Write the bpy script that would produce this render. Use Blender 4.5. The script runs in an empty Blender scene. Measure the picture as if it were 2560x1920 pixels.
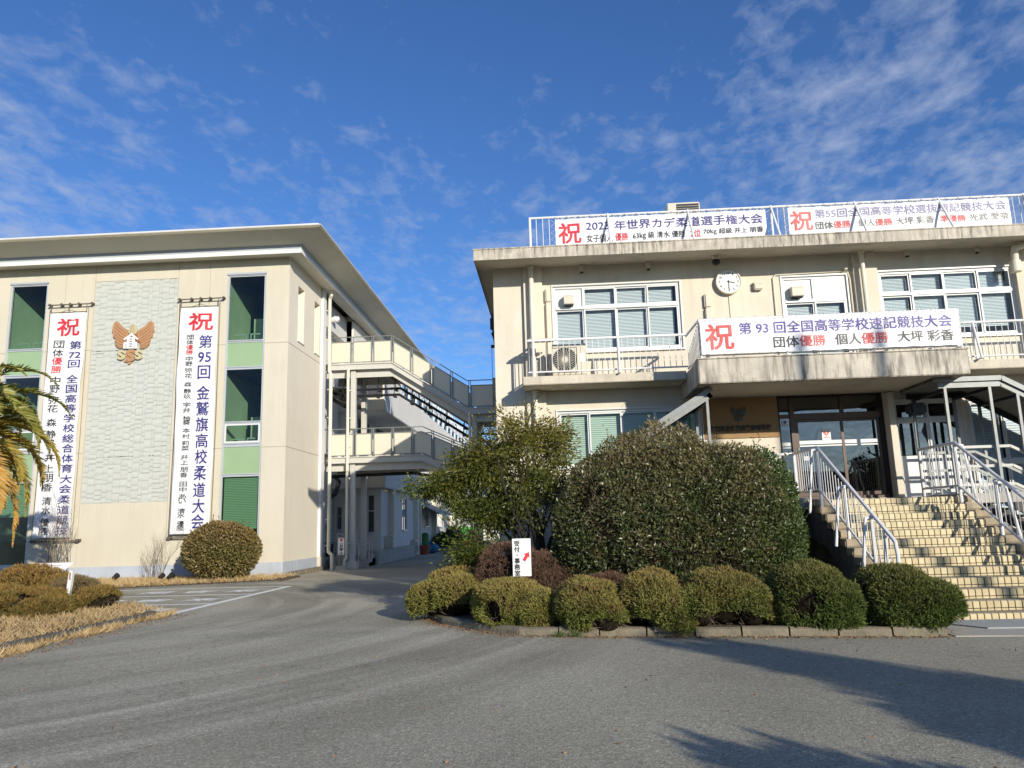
import bpy, bmesh, math, random
import numpy as np
from mathutils import Vector, Matrix, Quaternion
random.seed(7)
RNG = np.random.default_rng(11)
SC = bpy.context.scene
COL = SC.collection

# ------------------------------------------------------------------ camera
cam_d = bpy.data.cameras.new('camera')
cam_d.sensor_fit = 'HORIZONTAL'
cam_d.sensor_width = 36.0
cam_d.lens = 36.0 * 1926.0 / 2560.0
cam_d.clip_end = 3000.0
cam_d.clip_start = 0.05
cam = bpy.data.objects.new('camera', cam_d)
COL.objects.link(cam)
P_, R_, Y_ = math.radians(10.33), math.radians(1.65), math.radians(2.86)
fwd = Vector((-math.sin(Y_) * math.cos(P_), math.cos(Y_) * math.cos(P_), math.sin(P_)))
rt = Vector((math.cos(Y_), math.sin(Y_), 0))
up = rt.cross(fwd)
r2 = math.cos(R_) * rt - math.sin(R_) * up
u2 = math.sin(R_) * rt + math.cos(R_) * up
m3 = Matrix((r2, u2, -fwd)).transposed()
cam.matrix_world = Matrix.Translation((0, 0, 1.6)) @ m3.to_4x4()
SC.camera = cam

# ------------------------------------------------------------------ light
SUN = Vector((0.57, -0.933, 0.335)).normalized()
SUN_EL = math.asin(SUN.z)
SUN_ROT = math.atan2(SUN.x, SUN.y)
W = bpy.data.worlds.new('World')
SC.world = W
W.use_nodes = True
nt = W.node_tree
nt.nodes.clear()


def N(t, typ, **kw):
    n = t.nodes.new(typ)
    for k, v in kw.items():
        if k.startswith('in_'):
            key = k[3:]
            n.inputs[int(key) if key.isdigit() else key.replace('_', ' ')].default_value = v
        else:
            setattr(n, k, v)
    return n


def L(t, a, b):
    t.links.new(a, b)


def ramp(t, fac, stops):
    n = t.nodes.new('ShaderNodeValToRGB')
    e = n.color_ramp.elements
    while len(e) < len(stops):
        e.new(0.5)
    for i, (p, c) in enumerate(stops):
        e[i].position = p
        e[i].color = (c[0], c[1], c[2], 1) if isinstance(c, (tuple, list)) else (c, c, c, 1)
    L(t, fac, n.inputs['Fac'])
    return n


def math_(t, op, a, b=None, c=None, clamp=False):
    n = t.nodes.new('ShaderNodeMath')
    n.operation = op
    n.use_clamp = clamp
    for i, v in enumerate((a, b, c)):
        if v is None:
            continue
        if isinstance(v, (int, float)):
            n.inputs[i].default_value = v
        else:
            L(t, v, n.inputs[i])
    return n.outputs[0]


def mixc(t, fac, a, b, blend='MIX'):
    n = t.nodes.new('ShaderNodeMix')
    n.data_type = 'RGBA'
    n.blend_type = blend
    for i, v in ((0, fac), (6, a), (7, b)):
        if isinstance(v, (int, float)):
            n.inputs[i].default_value = v
        elif isinstance(v, (tuple, list)):
            n.inputs[i].default_value = (v[0], v[1], v[2], 1)
        else:
            L(t, v, n.inputs[i])
    return n.outputs[2]


sky = N(nt, 'ShaderNodeTexSky', sky_type='NISHITA', sun_disc=False)
sky.sun_elevation = SUN_EL
sky.sun_rotation = SUN_ROT
sky.air_density = 1.0
sky.dust_density = 0.6
sky.ozone_density = 3.0
tc = N(nt, 'ShaderNodeTexCoord')
sep = N(nt, 'ShaderNodeSeparateXYZ')
L(nt, tc.outputs['Generated'], sep.inputs[0])
# clouds lie on a plane high above: direction divided by its height
hz = math_(nt, 'ADD', math_(nt, 'MAXIMUM', sep.outputs[2], 0.0), 0.10)
px = math_(nt, 'DIVIDE', sep.outputs[0], hz)
py = math_(nt, 'DIVIDE', sep.outputs[1], hz)
cmb = N(nt, 'ShaderNodeCombineXYZ')
L(nt, px, cmb.inputs[0])
L(nt, py, cmb.inputs[1])
mp = N(nt, 'ShaderNodeMapping')
mp.inputs['Rotation'].default_value = (0, 0, math.radians(-24))
mp.inputs['Scale'].default_value = (0.95, 0.70, 1)
L(nt, cmb.outputs[0], mp.inputs[0])
n1 = N(nt, 'ShaderNodeTexNoise', in_Scale=10.5, in_Detail=8.0, in_Roughness=0.58, in_Distortion=0.25)
n2 = N(nt, 'ShaderNodeTexNoise', in_Scale=2.3, in_Detail=3.0, in_Roughness=0.5)
n3 = N(nt, 'ShaderNodeTexNoise', in_Scale=24.0, in_Detail=6.0, in_Roughness=0.6, in_Distortion=0.3)
for n in (n1, n2, n3):
    L(nt, mp.outputs[0], n.inputs['Vector'])
# more cloud to the right of the view and low on the left, a clear patch between
az = math_(nt, 'MAXIMUM', sep.outputs[0], math_(nt, 'MULTIPLY', sep.outputs[0], -0.42))
side = ramp(nt, az, [(0.0, -0.075), (0.14, -0.055), (0.32, 0.05), (0.6, 0.07)])
side.color_ramp.elements[0].color = (0.0, 0.0, 0.0, 1)
side.color_ramp.elements[1].color = (0.02, 0.02, 0.02, 1)
side.color_ramp.elements[2].color = (0.085, 0.085, 0.085, 1)
side.color_ramp.elements[3].color = (0.12, 0.12, 0.12, 1)
cv = math_(nt, 'ADD', math_(nt, 'MULTIPLY', n1.outputs[0], 0.62), math_(nt, 'MULTIPLY', n3.outputs[0], 0.38))
cv = math_(nt, 'ADD', cv, math_(nt, 'MULTIPLY', math_(nt, 'SUBTRACT', n2.outputs[0], 0.5), 0.42))
cv = math_(nt, 'ADD', cv, side.outputs[0])
low = ramp(nt, sep.outputs[2], [(0.0, 0.26), (0.36, 0.19), (0.45, 0.08), (0.58, 0.0)])
cv = math_(nt, 'ADD', cv, math_(nt, 'MULTIPLY', low.outputs[0], 0.55))
cmask = ramp(nt, cv, [(0.572, 0.0), (0.66, 0.18), (0.84, 0.62)])
CLOUD = (3.6, 4.2, 5.6)
skyc = mixc(nt, 1.0, sky.outputs[0], (0.56, 0.84, 1.24), 'MULTIPLY')
mixed = mixc(nt, cmask.outputs[0], skyc, CLOUD)
bg = N(nt, 'ShaderNodeBackground', in_Strength=0.105)
L(nt, mixed, bg.inputs['Color'])
wo = N(nt, 'ShaderNodeOutputWorld')
L(nt, bg.outputs[0], wo.inputs[0])

sl = bpy.data.lights.new('sun', 'SUN')
sl.energy = 4.6
sl.angle = math.radians(0.53)
sl.color = (1.0, 0.92, 0.79)
so = bpy.data.objects.new('sun', sl)
COL.objects.link(so)
so.rotation_euler = SUN.to_track_quat('Z', 'Y').to_euler()
so.location = (20, -30, 40)

SC.view_settings.view_transform = 'Standard'
SC.view_settings.look = 'None'
SC.view_settings.gamma = 1
SC.view_settings.exposure = 0.25
SC.cycles.max_bounces = 8
SC.cycles.transparent_max_bounces = 12
SC.cycles.caustics_reflective = False
SC.cycles.caustics_refractive = False

# ------------------------------------------------------------------ helpers
class MB:
    """Collects vertices and faces of one mesh."""

    def __init__(self):
        self.v, self.f, self.m = [], [], []

    def add(self, vs, fs, m=0):
        b = len(self.v)
        self.v += [tuple(p) for p in vs]
        for f in fs:
            self.f.append(tuple(b + i for i in f))
            self.m.append(m)

    def quad(self, a, b, c, d, m=0):
        self.add((a, b, c, d), ((0, 1, 2, 3),), m)

    def box(self, x0, x1, y0, y1, z0, z1, m=0, skip=''):
        v = [(x0, y0, z0), (x1, y0, z0), (x1, y1, z0), (x0, y1, z0), (x0, y0, z1), (x1, y0, z1), (x1, y1, z1), (x0, y1, z1)]
        f = {'b': (0, 3, 2, 1), 't': (4, 5, 6, 7), 'f': (0, 1, 5, 4), 'r': (1, 2, 6, 5), 'k': (2, 3, 7, 6), 'l': (3, 0, 4, 7)}
        self.add(v, [q for k, q in f.items() if k not in skip], m)

    def bevel_box(self, x0, x1, y0, y1, z0, z1, b=0.02, m=0):
        bm = bmesh.new()
        bmesh.ops.create_cube(bm, size=1)
        for v in bm.verts:
            v.co = Vector(((x0 + x1) / 2 + v.co.x * (x1 - x0), (y0 + y1) / 2 + v.co.y * (y1 - y0), (z0 + z1) / 2 + v.co.z * (z1 - z0)))
        bmesh.ops.bevel(bm, geom=bm.edges[:], offset=b, segments=2, affect='EDGES')
        bm.verts.index_update()
        self.add([v.co[:] for v in bm.verts], [[v.index for v in f.verts] for f in bm.faces], m)
        bm.free()

    def bar(self, p, q, w, h=None, m=0, upv=(0, 0, 1)):
        """Rectangular bar from p to q, w across, h along the up vector."""
        h = h or w
        p, q = Vector(p), Vector(q)
        d = (q - p).normalized()
        u = Vector(upv)
        if abs(d.dot(u)) > 0.98:
            u = Vector((0, 1, 0))
        s = d.cross(u).normalized()
        u = s.cross(d).normalized()
        vs = [c + s * (a * w / 2) + u * (b * h / 2) for c in (p, q) for a, b in ((-1, -1), (1, -1), (1, 1), (-1, 1))]
        self.add(vs, [(0, 3, 2, 1), (4, 5, 6, 7), (0, 1, 5, 4), (1, 2, 6, 5), (2, 3, 7, 6), (3, 0, 4, 7)], m)

    def tube(self, pts, r, n=8, m=0, cap=True):
        """Swept round tube through pts; r a number or a list."""
        pts = [Vector(p) for p in pts]
        rs = r if isinstance(r, (list, tuple)) else [r] * len(pts)
        b = len(self.v)
        pu = None
        for i, p in enumerate(pts):
            d = ((pts[i + 1] - p).normalized() if i + 1 < len(pts) else Vector()) + ((p - pts[i - 1]).normalized() if i > 0 else Vector())
            d = d.normalized() if d.length > 1e-6 else Vector((0, 0, 1))
            if pu is None:
                pu = Vector((0, 0, 1)) if abs(d.z) < 0.9 else Vector((1, 0, 0))
            s = d.cross(pu)
            if s.length < 1e-5:
                s = d.cross(Vector((0.3, 1, 0.2)))
            s.normalize()
            pu = s.cross(d).normalized()
            for k in range(n):
                a = 2 * math.pi * k / n
                self.v.append(tuple(p + (s * math.cos(a) + pu * math.sin(a)) * rs[i]))
        for i in range(len(pts) - 1):
            for k in range(n):
                a, c = b + i * n + k, b + i * n + (k + 1) % n
                self.f.append((a, c, c + n, a + n))
                self.m.append(m)
        if cap:
            self.f.append(tuple(b + k for k in reversed(range(n))))
            self.m.append(m)
            e = b + (len(pts) - 1) * n
            self.f.append(tuple(e + k for k in range(n)))
            self.m.append(m)

    def prism(self, poly, axis, a0, a1, m=0):
        """poly of 2-D points extruded along axis from a0 to a1 (y: x,z points; x: y,z points; z: x,y points)."""
        def P(p, a):
            return {'y': (p[0], a, p[1]), 'x': (a, p[0], p[1]), 'z': (p[0], p[1], a)}[axis]
        n = len(poly)
        vs = [P(p, a0) for p in poly] + [P(p, a1) for p in poly]
        fs = [tuple(range(n)), tuple(range(2 * n - 1, n - 1, -1))]
        fs += [(i, i + n, (i + 1) % n + n, (i + 1) % n) for i in range(n)]
        self.add(vs, fs, m)

    def wall(self, axis, at, u0, u1, v0, v1, holes=(), m=0, mj=None, sgn=1):
        """Flat wall with openings. axis 'y': u=x, looking to -y, depth to +y. axis 'x': u=y, looking to +x, depth to -x.
        hole = (u0,u1,v0,v1,depth[,closed])."""
        us = sorted({u0, u1} | {min(max(h[i], u0), u1) for h in holes for i in (0, 1)})
        vs = sorted({v0, v1} | {min(max(h[i], v0), v1) for h in holes for i in (2, 3)})

        def P(u, v, d):
            return (u, at + d, v) if axis == 'y' else (at - d * sgn, u, v)

        def cell(i, j):
            if i < 0 or j < 0 or i >= len(us) - 1 or j >= len(vs) - 1:
                return (0.0, True)
            cu, cv_ = (us[i] + us[i + 1]) / 2, (vs[j] + vs[j + 1]) / 2
            best = (0.0, True)
            for h in holes:
                if h[0] < cu < h[1] and h[2] < cv_ < h[3]:
                    c = (h[4], len(h) > 5 and h[5])
                    if not c[1]:
                        return c
                    best = c
            return best
        for i in range(len(us) - 1):
            for j in range(len(vs) - 1):
                d, closed = cell(i, j)
                a, b, c, e = us[i], us[i + 1], vs[j], vs[j + 1]
                if closed:
                    self.quad(P(a, c, d), P(b, c, d), P(b, e, d), P(a, e, d), (mj if d > 0 and mj is not None else m))
                for (ii, jj, p, q) in ((i - 1, j, (a, c), (a, e)), (i, j - 1, (a, c), (b, c))):
                    d2, _ = cell(ii, jj)
                    if abs(d2 - d) > 1e-6:
                        self.quad(P(p[0], p[1], d), P(q[0], q[1], d), P(q[0], q[1], d2), P(p[0], p[1], d2), m)
                if i == len(us) - 2 and d > 0:
                    self.quad(P(b, c, d), P(b, e, d), P(b, e, 0), P(b, c, 0), m)
                if j == len(vs) - 2 and d > 0:
                    self.quad(P(a, e, d), P(b, e, d), P(b, e, 0), P(a, e, 0), m)

    def build(self, name, mats, parent=None, smooth=False):
        me = bpy.data.meshes.new(name)
        me.from_pydata(self.v, [], self.f)
        if not isinstance(mats, (list, tuple)):
            mats = [mats]
        for mm in mats:
            me.materials.append(mm)
        if len(mats) > 1:
            me.polygons.foreach_set('material_index', self.m)
        if smooth:
            me.polygons.foreach_set('use_smooth', [True] * len(me.polygons))
            try:
                me.set_sharp_from_angle(angle=math.radians(40))
            except Exception:
                pass
        bm = bmesh.new()
        bm.from_mesh(me)
        bmesh.ops.recalc_face_normals(bm, faces=bm.faces[:])
        bm.to_mesh(me)
        bm.free()
        me.update()
        return link(name, me, parent)


def link(name, me, parent=None):
    o = bpy.data.objects.new(name, me)
    COL.objects.link(o)
    if parent is not None:
        o.parent = parent
        p = Vector((0, 0, 0))
        q = parent
        while q is not None:
            p = p + q.location
            q = q.parent
        # children are drawn in world coordinates: undo the parent's own place
        par = Matrix.Identity(4)
        chain = []
        q = parent
        while q is not None:
            chain.append(q)
            q = q.parent
        for q in reversed(chain):
            par = par @ q.matrix_parent_inverse @ Matrix.LocRotScale(q.location, q.rotation_euler, q.scale)
        o.matrix_parent_inverse = par.inverted()
    return o


def tag(o, label=None, cat=None, group=None, kind=None):
    for k, v in (('label', label), ('category', cat), ('group', group), ('kind', kind)):
        if v:
            o[k] = v
    return o


def thing(name, label, cat, loc=(0, 0, 0), group=None):
    o = bpy.data.objects.new(name, None)
    COL.objects.link(o)
    o.empty_display_size = 0.2
    o.location = loc
    return tag(o, label, cat, group)


def dup(root, off, label, group=None):
    """A copy of a thing with copies of its parts and sub-parts, moved by off."""
    def cp(o, par):
        c = o.copy()
        COL.objects.link(c)
        if par is not None:
            c.parent = par
        for ch in [x for x in bpy.data.objects if x.parent == o]:
            cp(ch, c)
        return c
    r = cp(root, None)
    r.location = root.location + Vector(off)
    r['label'] = label
    if group:
        r['group'] = group
    return r


# ------------------------------------------------------------------ materials
def new_mat(name):
    m = bpy.data.materials.new(name)
    m.use_nodes = True
    t = m.node_tree
    t.nodes.clear()
    out = N(t, 'ShaderNodeOutputMaterial')
    return m, t, out


def surf(name, col, rough=0.7, var=0.12, scale=1.5, bump=0.0, bscale=40, metal=0.0, streak=0.0, streakcol=(0.12, 0.11, 0.09),
         dirt=0.0, dirtcol=(0.2, 0.17, 0.13), dscale=0.6, spec=0.35, fine=0.0, sstretch=0.06, sscale=9.0):
    """Painted / mineral surface: base colour with slow and fine variation, rain streaks, blotches and a bump."""
    m, t, out = new_mat(name)
    g = N(t, 'ShaderNodeNewGeometry')
    pos = g.outputs['Position']
    b = N(t, 'ShaderNodeBsdfPrincipled', in_Roughness=rough, in_Metallic=metal)
    b.inputs['Specular IOR Level'].default_value = spec
    nz = N(t, 'ShaderNodeTexNoise', in_Scale=scale, in_Detail=6.0, in_Roughness=0.6)
    L(t, pos, nz.inputs['Vector'])
    f = ramp(t, nz.outputs[0], [(0.3, 1 - var), (0.7, 1 + var * 0.4)])
    c = mixc(t, 1.0, (col[0], col[1], col[2]), f.outputs[0], 'MULTIPLY')
    if fine > 0:
        nf = N(t, 'ShaderNodeTexNoise', in_Scale=120.0, in_Detail=3.0, in_Roughness=0.7)
        L(t, pos, nf.inputs['Vector'])
        ff = ramp(t, nf.outputs[0], [(0.3, 1 - fine), (0.7, 1 + fine)])
        c = mixc(t, 1.0, c, ff.outputs[0], 'MULTIPLY')
    if streak > 0:
        mp_ = N(t, 'ShaderNodeMapping')
        mp_.inputs['Scale'].default_value = (1, 1, sstretch)
        L(t, pos, mp_.inputs[0])
        ns = N(t, 'ShaderNodeTexNoise', in_Scale=sscale, in_Detail=5.0, in_Roughness=0.65)
        L(t, mp_.outputs[0], ns.inputs['Vector'])
        ng = N(t, 'ShaderNodeTexNoise', in_Scale=0.9, in_Detail=2.0)
        L(t, pos, ng.inputs['Vector'])
        s = ramp(t, ns.outputs[0], [(0.45, 0.0), (0.62, 1.0)])
        s2 = ramp(t, ng.outputs[0], [(0.35, 0.35), (0.6, 1.0)])
        c = mixc(t, math_(t, 'MULTIPLY', math_(t, 'MULTIPLY', s.outputs[0], s2.outputs[0]), streak), c, streakcol)
    if dirt > 0:
        nd = N(t, 'ShaderNodeTexNoise', in_Scale=dscale, in_Detail=7.0, in_Roughness=0.68)
        L(t, pos, nd.inputs['Vector'])
        d = ramp(t, nd.outputs[0], [(0.5, 0.0), (0.72, 1.0)])
        c = mixc(t, math_(t, 'MULTIPLY', d.outputs[0], dirt), c, dirtcol)
    L(t, c, b.inputs['Base Color'])
    if bump > 0:
        nb = N(t, 'ShaderNodeTexNoise', in_Scale=bscale, in_Detail=4.0, in_Roughness=0.6)
        L(t, pos, nb.inputs['Vector'])
        bp = N(t, 'ShaderNodeBump', in_Strength=bump, in_Distance=0.02)
        L(t, nb.outputs[0], bp.inputs['Height'])
        L(t, bp.outputs[0], b.inputs['Normal'])
    L(t, b.outputs[0], out.inputs[0])
    return m


def leafmat(name, c1, c2, rough=0.45, trans=0.25, tip=None, tipz=(0, 1), gloss=0.35, big=None):
    """Leaves: colour differs leaf by leaf; tip adds a winter bronzing colour high on the plant; big = (colour, amount) blotches."""
    m, t, out = new_mat(name)
    g = N(t, 'ShaderNodeNewGeometry')
    c = mixc(t, g.outputs['Random Per Island'], c1, c2)
    if tip is not None:
        sp = N(t, 'ShaderNodeSeparateXYZ')
        L(t, g.outputs['Position'], sp.inputs[0])
        nz = N(t, 'ShaderNodeTexNoise', in_Scale=2.6, in_Detail=4.0)
        L(t, g.outputs['Position'], nz.inputs['Vector'])
        h = math_(t, 'DIVIDE', math_(t, 'SUBTRACT', sp.outputs[2], tipz[0]), tipz[1] - tipz[0], clamp=True)
        h = math_(t, 'MULTIPLY', math_(t, 'ADD', h, math_(t, 'MULTIPLY', math_(t, 'SUBTRACT', nz.outputs[0], 0.5), 1.6)), 1.0, clamp=True)
        c = mixc(t, h, c, tip)
    if big is not None:
        nz = N(t, 'ShaderNodeTexNoise', in_Scale=3.2, in_Detail=3.0)
        L(t, g.outputs['Position'], nz.inputs['Vector'])
        h = ramp(t, nz.outputs[0], [(0.5, 0.0), (0.68, big[1])])
        c = mixc(t, h.outputs[0], c, big[0])
    b = N(t, 'ShaderNodeBsdfPrincipled', in_Roughness=rough)
    b.inputs['Specular IOR Level'].default_value = gloss
    L(t, c, b.inputs['Base Color'])
    tr = N(t, 'ShaderNodeBsdfTranslucent')
    L(t, mixc(t, 1.0, c, (1.5, 1.5, 0.8), 'MULTIPLY'), tr.inputs['Color'])
    mx = N(t, 'ShaderNodeMixShader', in_Fac=trans)
    L(t, b.outputs[0], mx.inputs[1])
    L(t, tr.outputs[0], mx.inputs[2])
    L(t, mx.outputs[0], out.inputs[0])
    return m


def glassmat(name, tint, refl=1.0, ior=1.5, wav=0.0):
    """Window pane: a single sheet that mirrors by Fresnel and otherwise lets tinted light through."""
    m, t, out = new_mat(name)
    tr = N(t, 'ShaderNodeBsdfTransparent')
    tr.inputs[0].default_value = (*tint, 1)
    gl = N(t, 'ShaderNodeBsdfGlossy', in_Roughness=0.01)
    gl.inputs[0].default_value = (1, 1, 1, 1)
    fr = N(t, 'ShaderNodeFresnel', in_IOR=ior)
    if wav > 0:
        g = N(t, 'ShaderNodeNewGeometry')
        nz = N(t, 'ShaderNodeTexNoise', in_Scale=1.1, in_Detail=1.0)
        L(t, g.outputs['Position'], nz.inputs['Vector'])
        bp = N(t, 'ShaderNodeBump', in_Strength=wav, in_Distance=0.03)
        L(t, nz.outputs[0], bp.inputs['Height'])
        L(t, bp.outputs[0], gl.inputs['Normal'])
    mx = N(t, 'ShaderNodeMixShader')
    L(t, math_(t, 'MULTIPLY', fr.outputs[0], refl, clamp=True), mx.inputs[0])
    L(t, tr.outputs[0], mx.inputs[1])
    L(t, gl.outputs[0], mx.inputs[2])
    L(t, mx.outputs[0], out.inputs[0])
    return m


M = {}
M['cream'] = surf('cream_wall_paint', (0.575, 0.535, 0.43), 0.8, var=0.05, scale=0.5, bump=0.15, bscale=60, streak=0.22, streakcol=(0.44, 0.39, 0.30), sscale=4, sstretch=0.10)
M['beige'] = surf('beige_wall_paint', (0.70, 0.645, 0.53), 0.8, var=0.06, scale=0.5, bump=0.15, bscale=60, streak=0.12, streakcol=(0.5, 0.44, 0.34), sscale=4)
M['joint'] = surf('joint_sealant', (0.42, 0.39, 0.33), 0.9)
M['plinth'] = surf('blue_grey_plinth', (0.42, 0.46, 0.52), 0.85, var=0.12, scale=2.0, bump=0.2, streak=0.25, streakcol=(0.3, 0.32, 0.35), dirt=0.2, dirtcol=(0.5, 0.5, 0.48))
M['soffit'] = surf('soffit_board', (0.64, 0.625, 0.53), 0.85, var=0.08, scale=0.7)
M['greyband'] = surf('blue_grey_band', (0.40, 0.43, 0.45), 0.5, var=0.05)
M['gutter'] = surf('white_gutter_metal', (0.72, 0.72, 0.69), 0.45, var=0.04)
M['fascia'] = surf('fascia_metal', (0.42, 0.38, 0.28), 0.5, var=0.12, scale=3)
M['roofm'] = surf('roof_metal', (0.62, 0.62, 0.60), 0.5)
M['relief'] = surf('glazed_relief_tile', (0.50, 0.515, 0.47), 0.42, var=0.06, scale=6, spec=0.5)
M['alu'] = surf('silver_aluminium', (0.52, 0.55, 0.57), 0.4, metal=0.3, var=0.05)
M['white'] = surf('white_paint', (0.70, 0.70, 0.69), 0.45, var=0.06, scale=3, dirt=0.12, dirtcol=(0.5, 0.46, 0.38), dscale=3)
M['whitealu'] = surf('white_aluminium', (0.64, 0.65, 0.64), 0.4, var=0.04)
M['greenpanel'] = surf('green_spandrel_glass', (0.29, 0.41, 0.235), 0.25, var=0.05, spec=0.5)
M['oldwall'] = surf('aged_cream_render', (0.655, 0.60, 0.49), 0.85, var=0.10, scale=0.8, bump=0.25, bscale=35, streak=0.22, streakcol=(0.40, 0.36, 0.28), sscale=5, dirt=0.12, dirtcol=(0.5, 0.45, 0.36))
M['oldconc'] = surf('weathered_concrete_edge', (0.56, 0.51, 0.42), 0.9, var=0.25, scale=2.5, bump=0.5, bscale=30, streak=0.95, streakcol=(0.13, 0.12, 0.105), sscale=11, sstretch=0.13, dirt=0.55, dirtcol=(0.30, 0.27, 0.22), dscale=2.2)
M['oldslab'] = surf('stained_balcony_edge', (0.60, 0.54, 0.43), 0.9, var=0.18, scale=2.0, bump=0.4, streak=0.3, streakcol=(0.3, 0.27, 0.22), dirt=0.2, dirtcol=(0.38, 0.34, 0.26), dscale=1.6)
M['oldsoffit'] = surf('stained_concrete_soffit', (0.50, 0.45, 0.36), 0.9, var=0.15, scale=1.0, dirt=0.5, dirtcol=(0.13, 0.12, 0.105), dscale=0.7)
M['conc'] = surf('grey_concrete', (0.42, 0.40, 0.35), 0.9, var=0.2, scale=2.5, bump=0.4, dirt=0.35, dirtcol=(0.22, 0.2, 0.17), dscale=1.4)
M['cheek'] = surf('stained_tan_concrete', (0.37, 0.31, 0.215), 0.95, var=0.25, scale=4, bump=0.5, dirt=0.55, dirtcol=(0.13, 0.105, 0.075), dscale=3)
M['darkconc'] = surf('mossy_dark_concrete', (0.16, 0.15, 0.13), 0.95, var=0.3, scale=3, bump=0.5, streak=0.6, streakcol=(0.05, 0.05, 0.045))
M['apron'] = surf('pale_concrete_apron', (0.36, 0.38, 0.36), 0.9, var=0.15, scale=1.5, bump=0.3, bscale=80, fine=0.12)
M['kerb'] = surf('old_kerb_stone', (0.22, 0.19, 0.135), 0.95, var=0.3, scale=5, bump=0.8, bscale=25, dirt=0.5, dirtcol=(0.15, 0.15, 0.1), dscale=3)
M['kerbdark'] = surf('dark_kerb_stone', (0.12, 0.12, 0.11), 0.95, var=0.3, scale=6, bump=0.6)
M['soil'] = surf('dry_soil', (0.13, 0.095, 0.06), 0.95, var=0.4, scale=8, bump=0.8, bscale=60)
M['tan'] = surf('tan_stucco', (0.34, 0.215, 0.105), 0.9, var=0.1, scale=3, bump=0.5, bscale=90)
M['bronze'] = surf('dark_bronze', (0.10, 0.10, 0.09), 0.5, metal=0.4, var=0.3, scale=20)
M['lettermetal'] = surf('dark_sign_letters', (0.07, 0.05, 0.04), 0.6)
M['brownalu'] = surf('brown_aluminium', (0.10, 0.062, 0.042), 0.4, var=0.1)
M['darkbrown'] = surf('dark_brown_aluminium', (0.022, 0.016, 0.013), 0.4)
M['steel'] = surf('galvanised_steel', (0.23, 0.245, 0.24), 0.5, metal=0.2, var=0.15, scale=6, dirt=0.2, dirtcol=(0.4, 0.3, 0.2), dscale=5)
M['bridgesteel'] = surf('grey_painted_steel', (0.52, 0.51, 0.46), 0.55, var=0.07, scale=1.5, dirt=0.15, dirtcol=(0.35, 0.3, 0.24), dscale=2)
M['bridgepanel'] = surf('cream_railing_panel', (0.62, 0.585, 0.46), 0.6, var=0.04)
M['corr'] = surf('corrugated_roofing', (0.20, 0.19, 0.16), 0.7, var=0.2, scale=2)
M['pvc'] = surf('cream_pvc_pipe', (0.70, 0.65, 0.52), 0.5, var=0.08, scale=2)
M['acbody'] = surf('ivory_appliance_casing', (0.58, 0.54, 0.44), 0.5, var=0.08)
M['acdark'] = surf('black_grille_cavity', (0.03, 0.03, 0.03), 0.7)
M['black'] = surf('black_plastic', (0.02, 0.02, 0.022), 0.45)
M['rope'] = surf('dark_cord', (0.12, 0.10, 0.08), 0.9)
M['bark'] = surf('grey_brown_bark', (0.10, 0.08, 0.06), 0.95, var=0.35, scale=9, bump=0.8)
M['twig'] = surf('pale_twig_bark', (0.27, 0.22, 0.155), 0.9, var=0.2, scale=10)
M['palmbark'] = surf('fibrous_palm_bark', (0.14, 0.10, 0.06), 0.95, var=0.4, scale=12, bump=1.0, bscale=15)
M['slitpane'] = surf('frosted_slit_pane', (0.30, 0.29, 0.22), 0.2, var=0.1, spec=0.6)
M['blind'] = surf('grey_white_blind', (0.80, 0.83, 0.83), 0.5, var=0.02)
M['greenblind'] = surf('green_tinted_blind', (0.50, 0.60, 0.48), 0.5, var=0.02)
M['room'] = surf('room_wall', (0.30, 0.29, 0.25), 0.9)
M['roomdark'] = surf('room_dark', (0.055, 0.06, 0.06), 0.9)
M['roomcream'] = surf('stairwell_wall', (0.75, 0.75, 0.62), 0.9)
M['clothw'] = surf('white_vinyl_sheet', (0.70, 0.71, 0.72), 0.5, var=0.03, scale=2, bump=0.35, bscale=3)
M['paper'] = surf('white_paper', (0.80, 0.79, 0.76), 0.7, var=0.02)
M['r'] = surf('red_ink', (0.62, 0.035, 0.05), 0.5, var=0.03)
M['s'] = surf('light_red_and_glare_ink', (0.68, 0.10, 0.09), 0.5, var=0.04)  # light red print; on the right roof banner the lightness imitates sun glare
M['n'] = surf('navy_ink', (0.035, 0.030, 0.20), 0.5, var=0.03)
M['m'] = surf('violet_blue_ink', (0.10, 0.075, 0.32), 0.5, var=0.05)
M['l'] = surf('glare_pale_violet_ink', (0.29, 0.27, 0.43), 0.5, var=0.1)  # violet print lightened to imitate sun glare on the sheet
M['k'] = surf('black_ink', (0.025, 0.025, 0.03), 0.5)
M['g'] = surf('grey_black_ink', (0.09, 0.085, 0.08), 0.5)
M['h'] = surf('light_grey_and_glare_ink', (0.22, 0.21, 0.19), 0.5)  # plain grey print; on the right roof banner it imitates sun glare
M['i'] = surf('glare_pale_grey_ink', (0.36, 0.35, 0.31), 0.5)  # palest print, glare painted into the ink at the banner's right end
M['orange'] = surf('terracotta_glaze', (0.42, 0.235, 0.115), 0.45, var=0.12, scale=8, spec=0.5)
M['rust'] = surf('brown_glaze', (0.30, 0.12, 0.055), 0.45)
M['olive'] = surf('olive_glaze', (0.50, 0.45, 0.27), 0.45, var=0.1, scale=8)
M['line'] = surf('white_road_paint', (0.85, 0.85, 0.82), 0.8, var=0.1, scale=4, dirt=0.15, dirtcol=(0.3, 0.3, 0.29), dscale=6)
M['pot'] = surf('red_plastic_pot', (0.32, 0.07, 0.04), 0.6)
M['greentarp'] = surf('green_tarp', (0.03, 0.42, 0.06), 0.6, var=0.15, scale=3)
M['bluebag'] = surf('blue_plastic_bag', (0.04, 0.16, 0.28), 0.5, var=0.2, scale=5)
M['housewall'] = surf('distant_house_wall', (0.4, 0.37, 0.32), 0.9)
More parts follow.
